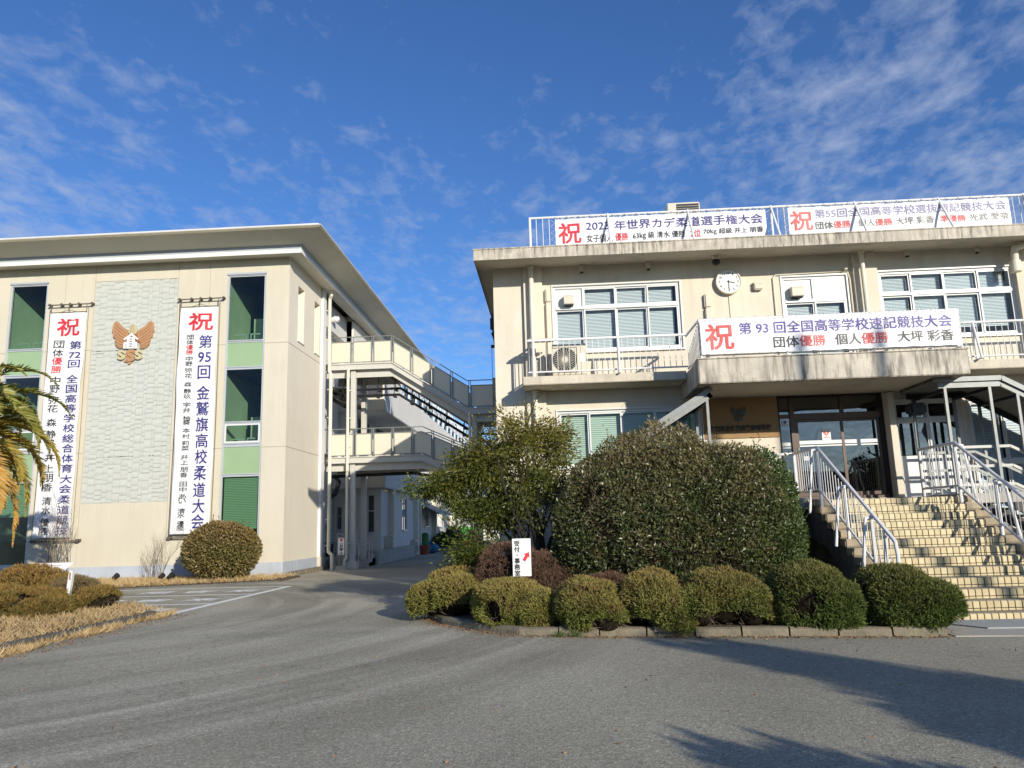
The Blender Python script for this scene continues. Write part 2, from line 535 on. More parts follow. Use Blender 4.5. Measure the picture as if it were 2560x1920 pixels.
M['houseroof'] = surf('dark_roof_tile', (0.07, 0.07, 0.075), 0.8)
M['pole'] = surf('utility_pole_concrete', (0.33, 0.31, 0.28), 0.9)
M['whitewall'] = surf('white_wall_paint', (0.66, 0.645, 0.60), 0.85, var=0.08, scale=0.6, bump=0.15, streak=0.15, streakcol=(0.45, 0.43, 0.38), sscale=4)
M['glass'] = glassmat('clear_glass', (0.84, 0.90, 0.92), 1.0, 1.45, 0.1)
M['greenglass'] = glassmat('green_tinted_glass', (0.44, 0.60, 0.50), 1.0, 1.45, 0.15)
M['doorglass'] = glassmat('door_glass', (0.42, 0.47, 0.47), 3.2, 1.5, 0.2)

# green-tinted blind seen through glass uses the glass tint; asphalt: worn, streaked by tyres
def asphalt():
    m, t, out = new_mat('worn_asphalt')
    g = N(t, 'ShaderNodeNewGeometry')
    pos = g.outputs['Position']
    nz = N(t, 'ShaderNodeTexNoise', in_Scale=0.22, in_Detail=6.0, in_Roughness=0.6)
    L(t, pos, nz.inputs['Vector'])
    base = ramp(t, nz.outputs[0], [(0.3, (0.230, 0.213, 0.160)), (0.7, (0.385, 0.357, 0.270))])
    # tyre polish: arcs swinging from the drive into the forecourt
    sp = N(t, 'ShaderNodeSeparateXYZ')
    L(t, pos, sp.inputs[0])
    dx = math_(t, 'ADD', sp.outputs[0], 13.5)
    dy = math_(t, 'SUBTRACT', sp.outputs[1], 16.0)
    rad = math_(t, 'SQRT', math_(t, 'ADD', math_(t, 'MULTIPLY', dx, dx), math_(t, 'MULTIPLY', dy, dy)))
    cc = N(t, 'ShaderNodeCombineXYZ')
    L(t, rad, cc.inputs[0])
    L(t, math_(t, 'MULTIPLY', math_(t, 'ARCTAN2', dy, dx), 0.8), cc.inputs[1])
    ns = N(t, 'ShaderNodeTexNoise', in_Scale=1.3, in_Detail=5.0, in_Roughness=0.6, in_Distortion=0.6)
    L(t, cc.outputs[0], ns.inputs['Vector'])
    st = ramp(t, ns.outputs[0], [(0.40, 0.0), (0.60, 1.0)])
    nm = N(t, 'ShaderNodeTexNoise', in_Scale=0.16, in_Detail=2.0)
    L(t, pos, nm.inputs['Vector'])
    mk = ramp(t, nm.outputs[0], [(0.32, 0.2), (0.55, 0.8)])
    rg_ = ramp(t, math_(t, 'MULTIPLY', rad, 1 / 30.0), [(0.12, 0.4), (0.40, 1.0), (0.56, 0.12), (1.0, 0.05)])
    c = mixc(t, math_(t, 'MULTIPLY', math_(t, 'MULTIPLY', st.outputs[0], mk.outputs[0]), rg_.outputs[0]), base.outputs[0], (0.56, 0.52, 0.41))
    # stone chips
    vo = N(t, 'ShaderNodeTexVoronoi', in_Scale=70.0, in_Randomness=1.0)
    L(t, pos, vo.inputs['Vector'])
    sv = N(t, 'ShaderNodeSeparateColor')
    L(t, vo.outputs['Color'], sv.inputs[0])
    ch = ramp(t, sv.outputs[0], [(0.0, 0.66), (0.5, 0.98), (0.9, 1.14), (1.0, 1.6)])
    c = mixc(t, 1.0, c, ch.outputs[0], 'MULTIPLY')
    nf = N(t, 'ShaderNodeTexNoise', in_Scale=16.0, in_Detail=6.0, in_Roughness=0.8)
    L(t, pos, nf.inputs['Vector'])
    ff = ramp(t, nf.outputs[0], [(0.3, 0.76), (0.7, 1.2)])
    c = mixc(t, 1.0, c, ff.outputs[0], 'MULTIPLY')
    # hairline cracks
    vc = N(t, 'ShaderNodeTexVoronoi', feature='DISTANCE_TO_EDGE', in_Scale=0.16)
    nd = N(t, 'ShaderNodeTexNoise', in_Scale=0.9, in_Detail=6.0)
    L(t, pos, nd.inputs['Vector'])
    wv = N(t, 'ShaderNodeVectorMath', operation='SCALE')
    L(t, nd.outputs['Color'], wv.inputs[0])
    wv.inputs['Scale'].default_value = 1.6
    av = N(t, 'ShaderNodeVectorMath', operation='ADD')
    L(t, pos, av.inputs[0])
    L(t, wv.outputs[0], av.inputs[1])
    L(t, av.outputs[0], vc.inputs['Vector'])
    cr = ramp(t, vc.outputs['Distance'], [(0.0, 0.78), (0.0011, 1.0)])
    c = mixc(t, 1.0, c, cr.outputs[0], 'MULTIPLY')
    b = N(t, 'ShaderNodeBsdfPrincipled', in_Roughness=0.85)
    b.inputs['Specular IOR Level'].default_value = 0.3
    L(t, c, b.inputs['Base Color'])
    bp = N(t, 'ShaderNodeBump', in_Strength=0.35, in_Distance=0.006)
    L(t, math_(t, 'ADD', vo.outputs['Distance'], nf.outputs[0]), bp.inputs['Height'])
    L(t, bp.outputs[0], b.inputs['Normal'])
    L(t, b.outputs[0], out.inputs[0])
    return m


M['asphalt'] = asphalt()


def tilemat():
    """Yellow stair tiles: colour differs tile by tile (islands), with grime along the lower course."""
    m, t, out = new_mat('yellow_stair_tile')
    g = N(t, 'ShaderNodeNewGeometry')
    c = mixc(t, g.outputs['Random Per Island'], (0.46, 0.375, 0.195), (0.575, 0.485, 0.28))
    nz = N(t, 'ShaderNodeTexNoise', in_Scale=6.0, in_Detail=6.0, in_Roughness=0.7)
    L(t, g.outputs['Position'], nz.inputs['Vector'])
    d = ramp(t, nz.outputs[0], [(0.58, 0.0), (0.78, 0.3)])
    c = mixc(t, d.outputs[0], c, (0.24, 0.19, 0.14))
    b = N(t, 'ShaderNodeBsdfPrincipled', in_Roughness=0.45)
    L(t, c, b.inputs['Base Color'])
    L(t, b.outputs[0], out.inputs[0])
    return m


M['tile'] = tilemat()
M['grout'] = surf('dark_brown_grout', (0.060, 0.042, 0.034), 0.9)
M['tread'] = surf('pale_tread_tile', (0.37, 0.315, 0.225), 0.8, var=0.15, scale=6, dirt=0.3, dirtcol=(0.3, 0.25, 0.2), dscale=4)

# ------------------------------------------------------------------ lettering
_tc = bpy.data.curves.new('lettering_source', 'FONT')
_to = bpy.data.objects.new('lettering_source', _tc)
_cache = {}


def glyphs(s, bold=0.012):
    key = (s, bold)
    if key not in _cache:
        if _to.name not in COL.objects:
            COL.objects.link(_to)
        _tc.body = s
        _tc.size = 1.0
        _tc.offset = bold
        _tc.resolution_u = 3
        bpy.context.view_layer.update()
        ev = _to.evaluated_get(bpy.context.evaluated_depsgraph_get())
        me = ev.to_mesh()
        v = np.array([(p.co.x, p.co.y) for p in me.vertices])
        f = [tuple(p.vertices) for p in me.polygons]
        ev.to_mesh_clear()
        _cache[key] = (v, f)
    return _cache[key]


def text(mb, s, u0, u1, v0, v1, fn, m=0, bold=0.012, fit=True, box=None, shift=None):
    """Lay s into the rectangle u0..u1, v0..v1; fn maps (u,v) to a point in the scene.
    Thickened by laying the outline four times, a hair apart, so that strokes never cancel."""
    v, f = glyphs(s, 0.0)
    lo, hi = v.min(0), v.max(0)
    if box == 'em':      # keep full em box height so that flat characters stay flat
        lo[1], hi[1] = min(lo[1], -0.09), max(hi[1], 0.85)
    w = (v - lo) / (hi - lo)
    du = bold * (u1 - u0) / max(hi[0] - lo[0], 1e-6)
    dv = bold * (v1 - v0) / max(hi[1] - lo[1], 1e-6)
    for k, (a_, b_) in enumerate(((-1, -1), (1, -1), (1, 1), (-1, 1))):
        pts = [Vector(fn(u0 + a * (u1 - u0) + a_ * du, v0 + b * (v1 - v0) + b_ * dv)) for a, b in w]
        if shift is None:
            pts = [p + Vector((0, -0.0008 * k, 0)) for p in pts]
        else:
            pts = [p + Vector(shift) * k for p in pts]
        mb.add(pts, f, m)

# ================================================================== SETTING
b = MB()
b.quad((-400, -400, 0), (400, -400, 0), (400, 500, 0), (-400, 500, 0))
tag(b.build('ground', M['asphalt']), kind='structure')

# parking bays: white lines and the painted words of the bays
b = MB()
z = 0.004


def flat(x0, y0, x1, y1, w):
    d = Vector((x1 - x0, y1 - y0, 0))
    n = Vector((-d.y, d.x, 0)).normalized() * w / 2
    p, q = Vector((x0, y0, z)), Vector((x1, y1, z))
    b.quad(p - n, q - n, q + n, p + n)


flat(-7.9, 15.6, -7.86, 22.95, 0.2)
for yy in (17.95, 20.44, 22.92):
    flat(-13.6, yy, -8.01, yy, 0.17)
for yy, n_ in ((16.75, 1), (19.1, 3), (21.6, 3)):
    for i in range(n_):
        xc = -8.7 - i * 1.25
        text(b, '来客用'[i], xc - 0.4, xc + 0.4, yy - 0.33, yy + 0.33, lambda u, v: (u, v, z), 0, 0.035, shift=(0, 0, 0.0006))
tag(b.build('parking_marking', M['line']), kind='structure')

# dry bed along the front of the cream building
b = MB()
b.prism([(-30, 23.2), (-13, 23.2), (-8.9, 25.0), (-9.0, 27.38), (-30, 27.38)], 'z', -0.05, 0.05)
tag(b.build('flower_bed_soil', M['soil']), kind='structure')
b = MB()
for i in range(9):
    b.bevel_box(-30 + i * 1.9, -28.12 + i * 1.9, 23.08, 23.2, -0.05, 0.045, 0.015, 1)
b.bar((-12.95, 23.14, 0.0), (-8.88, 24.95, 0.0), 0.12, 0.10, 1)
for i in range(5):
    b.bevel_box(-9.62, -9.40 + 0.006 * i, 27.6 + i * 0.8, 28.36 + i * 0.8, -0.05, 0.16, 0.02)
tag(b.build('bed_kerb', [M['kerb'], M['kerbdark']]), kind='structure')

# grass island at the left with its kerb
ISL = [(-30, 9.9), (-8.0, 9.9), (-8.02, 12), (-8.03, 14.4), (-8.12, 15.3), (-8.6, 16.3), (-9.9, 17.6), (-12, 18.4), (-30, 18.6)]
b = MB()
b.prism(ISL, 'z', -0.05, 0.08)
tag(b.build('grass_island_soil', M['soil']), kind='structure')
b = MB()
yk = 9.3
while yk < 15.0:
    b.bevel_box(-8.0 + 0.01 * math.sin(yk * 9), -7.87 + 0.01 * math.sin(yk * 9), yk, yk + 0.585, -0.05, 0.125 + 0.01 * math.sin(yk * 7), 0.018)
    yk += 0.6
for i, (p, q) in enumerate((((-7.94, 15.1), (-8.2, 15.6)), ((-8.22, 15.62), (-8.62, 16.2)), ((-8.64, 16.22), (-9.2, 16.9)))):
    b.bar((p[0], p[1], 0.03), (q[0], q[1], 0.03), 0.13, 0.16)
tag(b.build('island_kerb', M['kerbdark']), kind='structure')

# planter before the old building: kerb stones and soil
KL = [(-1.55, 19.0), (-2.05, 16.5), (-2.42, 15.2), (-2.38, 14.3), (-1.95, 13.25), (-1.25, 12.33), (-0.6, 11.74), (0.57, 11.45), (1.88, 11.25), (3.74, 10.98), (5.08, 10.79)]
b = MB()
for (p, q) in zip(KL[:-1], KL[1:]):
    d = Vector((q[0] - p[0], q[1] - p[1], 0))
    n_ = max(1, round(d.length / 0.62))
    for i in range(n_):
        a = Vector((p[0], p[1], 0)) + d * (i / n_)
        c = Vector((p[0], p[1], 0)) + d * ((i + 1) / n_)
        u = (c - a).normalized()
        hh = 0.115 + 0.02 * math.sin(i * 3.1 + p[0] * 5) + 0.012 * math.sin(i * 7.7)
        s = Vector((u.y, -u.x, 0))
        if s.y > 0 and abs(s.y) > 0.2:
            s = -s
        a2, c2 = a + u * 0.012, c - u * 0.012
        prof = [(0.0, -0.03), (0.008 * math.sin(i * 5.0), hh * 0.55), (-0.018, hh - 0.02), (-0.06, hh), (-0.14, hh), (-0.16, -0.03)]
        vs = [tuple(w_ + s * pr[0] + Vector((0, 0, pr[1]))) for w_ in (a2, c2) for pr in prof]
        k = len(prof)
        b.add(vs, [tuple(range(k)), tuple(range(2 * k - 1, k - 1, -1))] + [(j, (j + 1) % k, (j + 1) % k + k, j + k) for j in range(k)])
tag(b.build('planter_kerb', M['kerb']), kind='structure')
b = MB()
b.prism([(x + (0.12 if x < 0 else 0), y + 0.13) for x, y in KL] + [(5.08, 16.5), (5.0, 17.9), (-1.2, 17.9)], 'z', -0.05, 0.11)
tag(b.build('planter_soil', M['soil']), kind='structure')
b = MB()
b.prism([(5.15, 10.75), (9.5, 10.3), (16, 10.2), (16, 12.2), (5.15, 12.2)], 'z', -0.05, 0.012)
b.prism([(5.85, 11.30), (16, 11.0), (16, 12.18), (5.35, 12.18)], 'z', 0.013, 0.03, 1)
tag(b.build('concrete_apron', [M['conc'], M['apron']]), kind='structure')

# ================================================================== CREAM BUILDING (left)
X0, Y0 = -9.65, 27.4
CB = thing('school_building', 'cream three-storey building with tiled relief panel and wide upswept eaves', 'building', (-17, 27.4, 0))
ROWS = [(8.66, 11.13, 'g'), (7.65, 8.57, 'p'), (5.60, 7.54, 'g'), (4.80, 5.52, 's'), (3.69, 4.66, 'p'), (0.68, 3.58, 'b')]
STK = [(-20.55, -19.06), (-12.03, -10.55)]
holes = []
for x0, x1 in STK:
    holes.append((x0, x1, 0.56, 11.21, 0.10))
    for xj in (x0 + 0.0,):
        pass
for xj in (-18.36, -17.2, -13.94, -12.72):
    holes.append((xj - 0.012, xj + 0.012, 0.53, 11.8, 0.014, True))
for zj in (8.5, 4.62):
    holes.append((-30, X0, zj - 0.012, zj + 0.012, 0.014, True))
holes.append((-17.18, -13.96, 2.77, 11.18, 0.05, True))
b = MB()
b.wall('y', Y0, -30, X0, 0.53, 11.83, holes, 0, 1)
sl = [(28.42, 29.16, 8.82, 11.0, 0.28, True), (30.5, 31.2, 8.82, 11.0, 0.28, True),
      (Y0, 31.37, 8.488, 8.512, 0.014, True), (Y0, 31.37, 4.608, 4.632, 0.014, True)]
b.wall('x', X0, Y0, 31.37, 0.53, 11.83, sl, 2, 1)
b.quad((X0, 31.37, 0), (X0, 31.37, 11.83), (-10.6, 31.37, 11.83), (-10.6, 31.37, 0), 2)
b.build('wall', [M['cream'], M['joint'], M['beige']], CB)
b = MB()
b.wall('y', Y0 - 0.012, -30, X0 + 0.012, -0.05, 0.53, [(xj - 0.01, xj + 0.01, -0.05, 0.53, 0.01, True) for xj in (-18.36, -17.2, -13.94, -12.72, -10.6)], 0)
b.wall('x', X0 + 0.012, Y0 - 0.012, 31.37, -0.05, 0.53, [(28.9, 28.92, -0.05, 0.53, 0.01, True)], 0)
b.quad((-30, Y0 - 0.012, 0.53), (X0 + 0.012, Y0 - 0.012, 0.53), (X0 + 0.012, Y0 + 0.05, 0.53), (-30, Y0 + 0.05, 0.53))
b.quad((X0 + 0.012, Y0 - 0.012, 0.53), (X0 + 0.012, 31.37, 0.53), (X0 - 0.05, 31.37, 0.53), (X0 - 0.05, Y0 - 0.012, 0.53))
b.build('plinth', M['plinth'], CB)


def eave(prof, mats, name, ms):
    b = MB()
    path = [lambda o: (-34, Y0 - o), lambda o: (X0 + o, Y0 - o), lambda o: (X0 + o, 62)]
    rows = [[(*p(o), z_) for (o, z_) in prof] for p in path]
    for r0, r1 in zip(rows[:-1], rows[1:]):
        for i in range(len(prof) - 1):
            b.quad(r0[i], r1[i], r1[i + 1], r0[i + 1], ms[i])
    return b.build(name, mats, CB)


eave([(0.0, 11.82), (0.60, 11.755), (0.60, 11.735), (0.645, 11.735), (0.642, 11.885), (0.63, 11.887), (0.626, 12.06), (0.60, 12.06)], [M['soffit'], M['gutter'], M['greyband']], 'gutter', [0, 1, 1, 1, 1, 2, 2])
eave([(0.0, 12.04), (0.72, 12.06), (1.56, 12.315), (1.60, 12.30), (1.665, 12.365), (1.675, 12.395), (1.5, 12.41)], [M['soffit'], M['fascia'], M['roofm']], 'eave_soffit', [0, 0, 1, 1, 2, 2])
b = MB()
b.box(-34, X0 + 1.55, Y0 - 1.55, 62, 12.40, 12.48)
b.build('roof', M['roofm'], CB)
b = MB()
b.box(-30, -10.62, 31.4, 62, -0.02, 12.0)
b.box(-10.615, -10.3, 31.86, 36.59, 5.0, 11.8)
b.box(-10.615, -10.0, 36.595, 50, 8.76, 11.8)
b.box(-30, -29.9, Y0, 31.4, 0, 12)
b.build('rear_wall', M['whitewall'], CB)

# joints of the soffit boards and relief panel of wavy tiles
b = MB()
rr = random.Random(3)
u = -17.18
cols = []
while u < -14.02:
    wd = rr.choice((0.12, 0.2, 0.2, 0.27, 0.27, 0.16))
    cols.append((u, min(u + wd, -13.96)))
    u += wd
for (a, c) in cols:
    zz = 2.77 - rr.random() * 0.3
    tilt = rr.uniform(-0.02, 0.02)
    while zz < 11.18:
        h = rr.choice((0.18, 0.24, 0.27, 0.31, 0.15))
        z0_, z1_ = max(zz, 2.77), min(zz + h, 11.18)
        for zs in (4.45, 8.45):
            if z0_ < zs - 0.03 < z1_ - 0.05:
                z1_ = min(z1_, zs - 0.012) if zs - z0_ > 0.1 else z1_
        zz = max(z1_, zz + 0.05) if z1_ not in (4.438, 8.438) else z1_ + 0.024
        if z1_ - z0_ < 0.03:
            continue
        amp = rr.uniform(0.004, 0.018)
        nseg = 5
        lean = rr.uniform(-0.004, 0.004)
        rows = []
        for i in range(nseg + 1):
            f = i / nseg
            d = 0.012 + amp * (math.sin(math.pi * (1 - f) ** 1.7)) + 0.006 * rr.random()
            zc = z0_ + 0.003 + (z1_ - z0_ - 0.006) * f
            rows.append(((a + 0.003, Y0 + 0.035 - d - lean, zc), (c - 0.003, Y0 + 0.035 - d + lean, zc)))
        for r0, r1 in zip(rows[:-1], rows[1:]):
            b.quad(r0[0], r0[1], r1[1], r1[0])
        for k, r_ in ((0, rows[0]), (1, rows[-1])):
            p, q = r_
            b.quad(p, q, (q[0], Y0 + 0.05, q[2]), (p[0], Y0 + 0.05, p[2]))
        for k in (0, 1):
            pts = [r_[k] for r_ in rows]
            b.add(pts + [(pts[-1][0], Y0 + 0.05, pts[-1][2]), (pts[0][0], Y0 + 0.05, pts[0][2])], [tuple(range(len(pts) + 2))])
b.build('relief_panel', M['relief'], CB)
b = MB()
for zs in (4.45, 8.45):
    b.box(-17.18, -13.96, Y0 + 0.02, Y0 + 0.045, zs - 0.011, zs + 0.011)
b.build('panel_joint', M['acdark'], CB)

# window stacks
for si, (x0, x1) in enumerate(STK):
    yf = Y0 + 0.03
    f = MB()
    f.box(x0, x0 + 0.07, yf, yf + 0.07, 0.56, 11.21)
    f.box(x1 - 0.07, x1, yf, yf + 0.07, 0.56, 11.21)
    f.box(x0 - 0.03, x1 + 0.03, Y0 - 0.03, yf, 11.205, 11.28)
    zs = [0.56] + [v for r_ in reversed(ROWS) for v in r_[:2]] + [11.21]
    for i in range(0, len(zs), 2):
        f.box(x0 + 0.07, x1 - 0.07, yf, yf + 0.07, zs[i], zs[i + 1])
        if 0 < i < len(zs) - 1:
            f.box(x0 + 0.07, x1 - 0.07, yf - 0.03, yf - 0.002, zs[i + 1] - 0.035, zs[i + 1])
    f.box(x0 - 0.02, x1 + 0.02, Y0 - 0.05, yf - 0.002, 0.52, 0.565)
    win = f.build('window', M['alu'], CB)
    for (za, zb, kind) in ROWS:
        q = MB()
        if kind == 'p':
            q.box(x0 + 0.07, x1 - 0.07, yf + 0.025, yf + 0.05, za, zb)
            q.build('spandrel_panel', M['greenpanel'], win)
        else:
            q.quad((x0 + 0.07, yf + 0.035, za), (x1 - 0.07, yf + 0.035, za), (x1 - 0.07, yf + 0.035, zb), (x0 + 0.07, yf + 0.035, zb))
            q.build('pane', M['greenglass'], win)
        if kind == 's':
            q = MB()
            for (a, c, e, g_) in ((x0 + 0.08, x0 + 0.14, za + 0.01, zb - 0.01), (x1 - 0.14, x1 - 0.08, za + 0.01, zb - 0.01), (x0 + 0.14, x1 - 0.14, za + 0.01, za + 0.07), (x0 + 0.14, x1 - 0.14, zb - 0.07, zb - 0.01)):
                q.box(a, c, yf - 0.012, yf + 0.02, e, g_)
            q.build('sash', M['whitealu'], win)
        if kind == 'b':
            q = MB()
            zz = 1.75 if si else 2.4
            while zz < zb:
                q.quad((x0 + 0.1, yf + 0.10, zz), (x1 - 0.13, yf + 0.10, zz), (x1 - 0.13, yf + 0.125, zz + 0.052), (x0 + 0.1, yf + 0.125, zz + 0.052))
                zz += 0.06
            q.box(x0 + 0.1, x1 - 0.13, yf + 0.10, yf + 0.13, (1.72 if si else 2.37), (1.75 if si else 2.4))
            q.build('blind', M['greenblind'], win)
        if (kind == 'g' and za > 8) or kind == 's':
            q = MB()
            yy = yf + 0.45
            hz_ = za + (0.34 if kind == 'g' else 0.22)
            q.box(x0 + 0.15, x0 + 0.62, yy, yy + 0.04, hz_ - 0.05, hz_)
            q.box(x0 + 0.57, x0 + 0.62, yy, yy + 0.04, za - 0.1, hz_ - 0.05)
            q.box(x0 + 0.74, x1 + 0.2, yy, yy + 0.04, hz_ - 0.03, hz_ + 0.02)
            q.box(x0 + 0.74, x0 + 0.79, yy, yy + 0.04, za - 0.1, hz_ - 0.03)
            q.build('handrail', M['whitealu'], win)
    # rooms behind: lit side wall, pale floor, dim back
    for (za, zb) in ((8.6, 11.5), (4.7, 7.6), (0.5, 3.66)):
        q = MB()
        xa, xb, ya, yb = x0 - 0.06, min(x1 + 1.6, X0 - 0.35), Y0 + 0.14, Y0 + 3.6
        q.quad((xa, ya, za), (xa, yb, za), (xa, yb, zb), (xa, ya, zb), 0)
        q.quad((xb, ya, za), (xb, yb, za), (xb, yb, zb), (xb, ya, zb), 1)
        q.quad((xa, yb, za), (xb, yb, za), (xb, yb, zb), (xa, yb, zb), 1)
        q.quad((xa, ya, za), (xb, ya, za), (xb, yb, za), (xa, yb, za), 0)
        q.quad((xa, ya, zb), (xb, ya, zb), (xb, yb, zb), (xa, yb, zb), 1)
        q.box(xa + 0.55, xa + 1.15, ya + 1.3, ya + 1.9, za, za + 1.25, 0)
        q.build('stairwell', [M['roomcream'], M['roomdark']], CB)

# slit windows in the return wall
for (ya, yb) in ((28.42, 29.16), (30.5, 31.2)):
    f = MB()
    xa = X0 - 0.22
    zs = [8.82, 9.72, 9.80, 10.32, 10.40, 10.94]
    f.box(xa - 0.05, xa + 0.0, ya, ya + 0.05, 8.82, 11.0)
    f.box(xa - 0.05, xa + 0.0, yb - 0.05, yb, 8.82, 11.0)
    for za, zb in ((8.82, 8.88), (9.72, 9.80), (10.32, 10.40), (10.94, 11.0)):
        f.box(xa - 0.05, xa, ya + 0.05, yb - 0.05, za, zb)
    f.box(X0 - 0.2, X0 + 0.04, ya - 0.03, yb + 0.03, 8.775, 8.815)
    w_ = f.build('slit_window', M['whitealu'], CB)
    for za, zb in ((8.88, 9.72), (9.80, 10.32), (10.40, 10.94)):
        q = MB()
        q.box(xa - 0.045, xa - 0.03, ya + 0.05, yb - 0.05, za, zb)
        q.build('pane', M['slitpane'], w_)

# white corner column, galleries and beams behind the return
b = MB()
b.box(-10.2, X0 + 0.10, 31.40, 31.84, 0.55, 11.8)
b.build('corner_column', M['white'], CB)
b = MB()
b.bevel_box(-10.2, X0 + 0.14, 31.36, 31.9, -0.02, 0.55, 0.02)
b.build('column_base', M['oldslab'], CB)
b = MB()
b.box(-10.6, -9.95, 31.9, 52, 10.62, 11.82)
b.build('gallery_beam', M['whitewall'], CB)
for yy in (34.0, 39.0, 44.0):
    b = MB()
    b.tube([(-9.94, yy, 11.15), (-9.72, yy, 11.15)], 0.16, 12)
    b.tube([(-9.72, yy, 11.15), (-9.62, yy, 11.08)], [0.17, 0.10], 12)
    b.build('vent_hood', M['white'], CB, smooth=True)
# drain pipes
b = MB()
b.tube([(-9.28, 31.6, 11.70), (-9.28, 31.6, 11.55), (-9.38, 31.75, 11.45), (-9.38, 31.75, 8.85), (-9.38, 31.75, 8.70), (-9.30, 31.55, 8.55), (-9.30, 31.55, 8.2), (-9.22, 31.5, 8.05),
        (-9.22, 31.5, 0.85), (-9.22, 31.5, 0.72), (-9.05, 31.4, 0.60), (-9.05, 31.4, -0.02)], 0.075, 10)
for zz in (2.0, 4.4, 6.2, 7.4, 9.6, 10.9, 0.95):
    xx = -9.22 if zz < 8 else -9.38
    b.box(xx - 0.15, xx + 0.08, 31.5 if zz < 8 else 31.72, (31.55 if zz < 8 else 31.78), zz, zz + 0.03)
b.build('downpipe', M['pvc'], CB, smooth=True)

# ------------------------------------------------------------------ school crest (used twice)
def crest(place, parent, th, mats, small=False):
    """place(cx,cy,d) maps drawing units of the crest to a point; d = how proud."""
    def poly(pts, d0, d1):
        n = len(pts)
        q = MB()
        q.add([place(p[0], p[1], d0) for p in pts] + [place(p[0], p[1], d1) for p in pts],
              [tuple(range(n)), tuple(range(2 * n - 1, n - 1, -1))] + [(i, (i + 1) % n, (i + 1) % n + n, i + n) for i in range(n)])
        return q
    lw = [(300, 405), (345, 425), (385, 470), (430, 525), (500, 570), (560, 605), (580, 650), (592, 730), (560, 800), (520, 890), (512, 1045), (420, 1040), (350, 1000), (318, 945), (318, 900), (298, 860), (296, 800), (258, 775), (245, 730), (245, 690), (222, 650), (225, 590), (232, 530), (255, 440)]
    rw = [(1395 - x, y) for x, y in lw]
    for wpts, sgn in ((lw, 1), (rw, -1)):
        q = poly(wpts, 0, th * 0.6)
        if not small:
            for k, (y0_, y1_) in enumerate(((470, 690), (550, 760), (640, 830), (720, 890), (800, 930), (880, 980), (950, 1020))):
                xs = [270 + 6 * k, 340 + 8 * k, 420, 490, 520]
                if k < 2:
                    xs = [285, 350, 420, 490, 550]
                pts = []
                for i, xx in enumerate(xs):
                    f = i / (len(xs) - 1)
                    yy = y0_ + (y1_ - y0_) * f + 18 * math.sin(f * 3.1)
                    pts.append(place(xx if sgn > 0 else 1395 - xx, yy, th * 0.6))
                q.tube(pts, 0.011, 5, 1, cap=False)
        q.build('wing', [mats[0], mats[1]], parent)
    q = poly([(480, 700), (590, 640), (680, 700), (780, 640), (880, 690), (905, 850), (880, 900), (500, 900)], 0, th * 0.45)
    q.build('shoulder', mats[1], parent)
    fl = [(700, 470), (735, 520), (790, 585), (805, 650), (780, 700), (730, 722), (640, 715), (600, 680), (612, 620), (650, 560), (668, 500)]
    q = poly(fl, 0, th * 0.8)
    if not small:
        for dx in (-40, 0, 40):
            q.tube([place(690 + dx * 0.3, 500, th * .8), place(670 + dx, 570, th * .8), place(700 + dx, 640, th * .8), place(690 + dx, 705, th * .8)], 0.008, 5, 1, cap=False)
    q.build('flame', [mats[2], mats[1]], parent)
    q = MB()

    def bx(xa, xb, ya, yb, d0, d1):
        vs = [place(x, y, d) for d in (d0, d1) for x, y in ((xa, ya), (xb, ya), (xb, yb), (xa, yb))]
        q.add(vs, [(0, 1, 2, 3), (7, 6, 5, 4), (0, 4, 5, 1), (1, 5, 6, 2), (2, 6, 7, 3), (3, 7, 4, 0)])

    def pl(pts, d0, d1):
        n = len(pts)
        q.add([place(p[0], p[1], d0) for p in pts] + [place(p[0], p[1], d1) for p in pts],
              [tuple(range(n)), tuple(range(2 * n - 1, n - 1, -1))] + [(i, (i + 1) % n, (i + 1) % n + n, i + n) for i in range(n)])
    t1 = th * 1.0
    pl([(680, 692), (712, 715), (850, 825), (828, 856), (680, 748), (530, 862), (505, 832), (650, 715)], th * .5, t1)
    for a in ((582, 636, 790, 1050), (706, 760, 790, 1050)):
        bx(*a, th * .5, t1 * 0.97)
    for ya, yb in ((780, 822), (842, 876), (896, 932), (954, 986), (1006, 1050)):
        bx(636, 706, ya, yb, th * .5, t1 * 0.94)
    pl([(512, 1052), (512, 920), (532, 898), (580, 898), (580, 935), (562, 938), (562, 1052)], th * .5, t1 * 0.96)
    pl([(822, 1050), (822, 918), (802, 896), (762, 896), (762, 932), (775, 936), (775, 1050)], th * .5, t1 * 0.96)
    q.build('school_character', mats[3], parent)
    for (xa, xb, ya, yb, mm, nm, sc_) in ((375, 555, 1305, 1078, 2, 'letter', 1), (765, 945, 1298, 1072, 2, 'letter', 1), (575, 790, 1345, 1062, 0, 'letter', 1)):
        q = MB()
        v, f = glyphs('S', 0.055)
        lo, hi = v.min(0), v.max(0)
        w = (v - lo) / (hi - lo)
        n = len(w)
        q.add([place(xa + p[0] * (xb - xa), ya + p[1] * (yb - ya), th * .75) for p in w], f)
        q.add([place(xa + p[0] * (xb - xa), ya + p[1] * (yb - ya), th * .3) for p in w], f)
        q.build(nm, mats[mm], parent)
    q = poly([(552, 1210), (560, 1150), (600, 1120), (690, 1125), (760, 1180), (765, 1240), (700, 1300), (620, 1300), (570, 1260)], 0, th * 0.4)
    q2 = [(625, 1330), (620, 1400), (660, 1412), (690, 1370), (690, 1325)]
    n = len(q2)
    q.add([place(p[0], p[1], 0) for p in q2] + [place(p[0], p[1], th * .5) for p in q2], [tuple(range(n)), tuple(range(2 * n - 1, n - 1, -1))] + [(i, (i + 1) % n, (i + 1) % n + n, i + n) for i in range(n)])
    q2 = [(530, 1335), (545, 1310), (620, 1320), (640, 1345), (560, 1362)]
    n = len(q2)
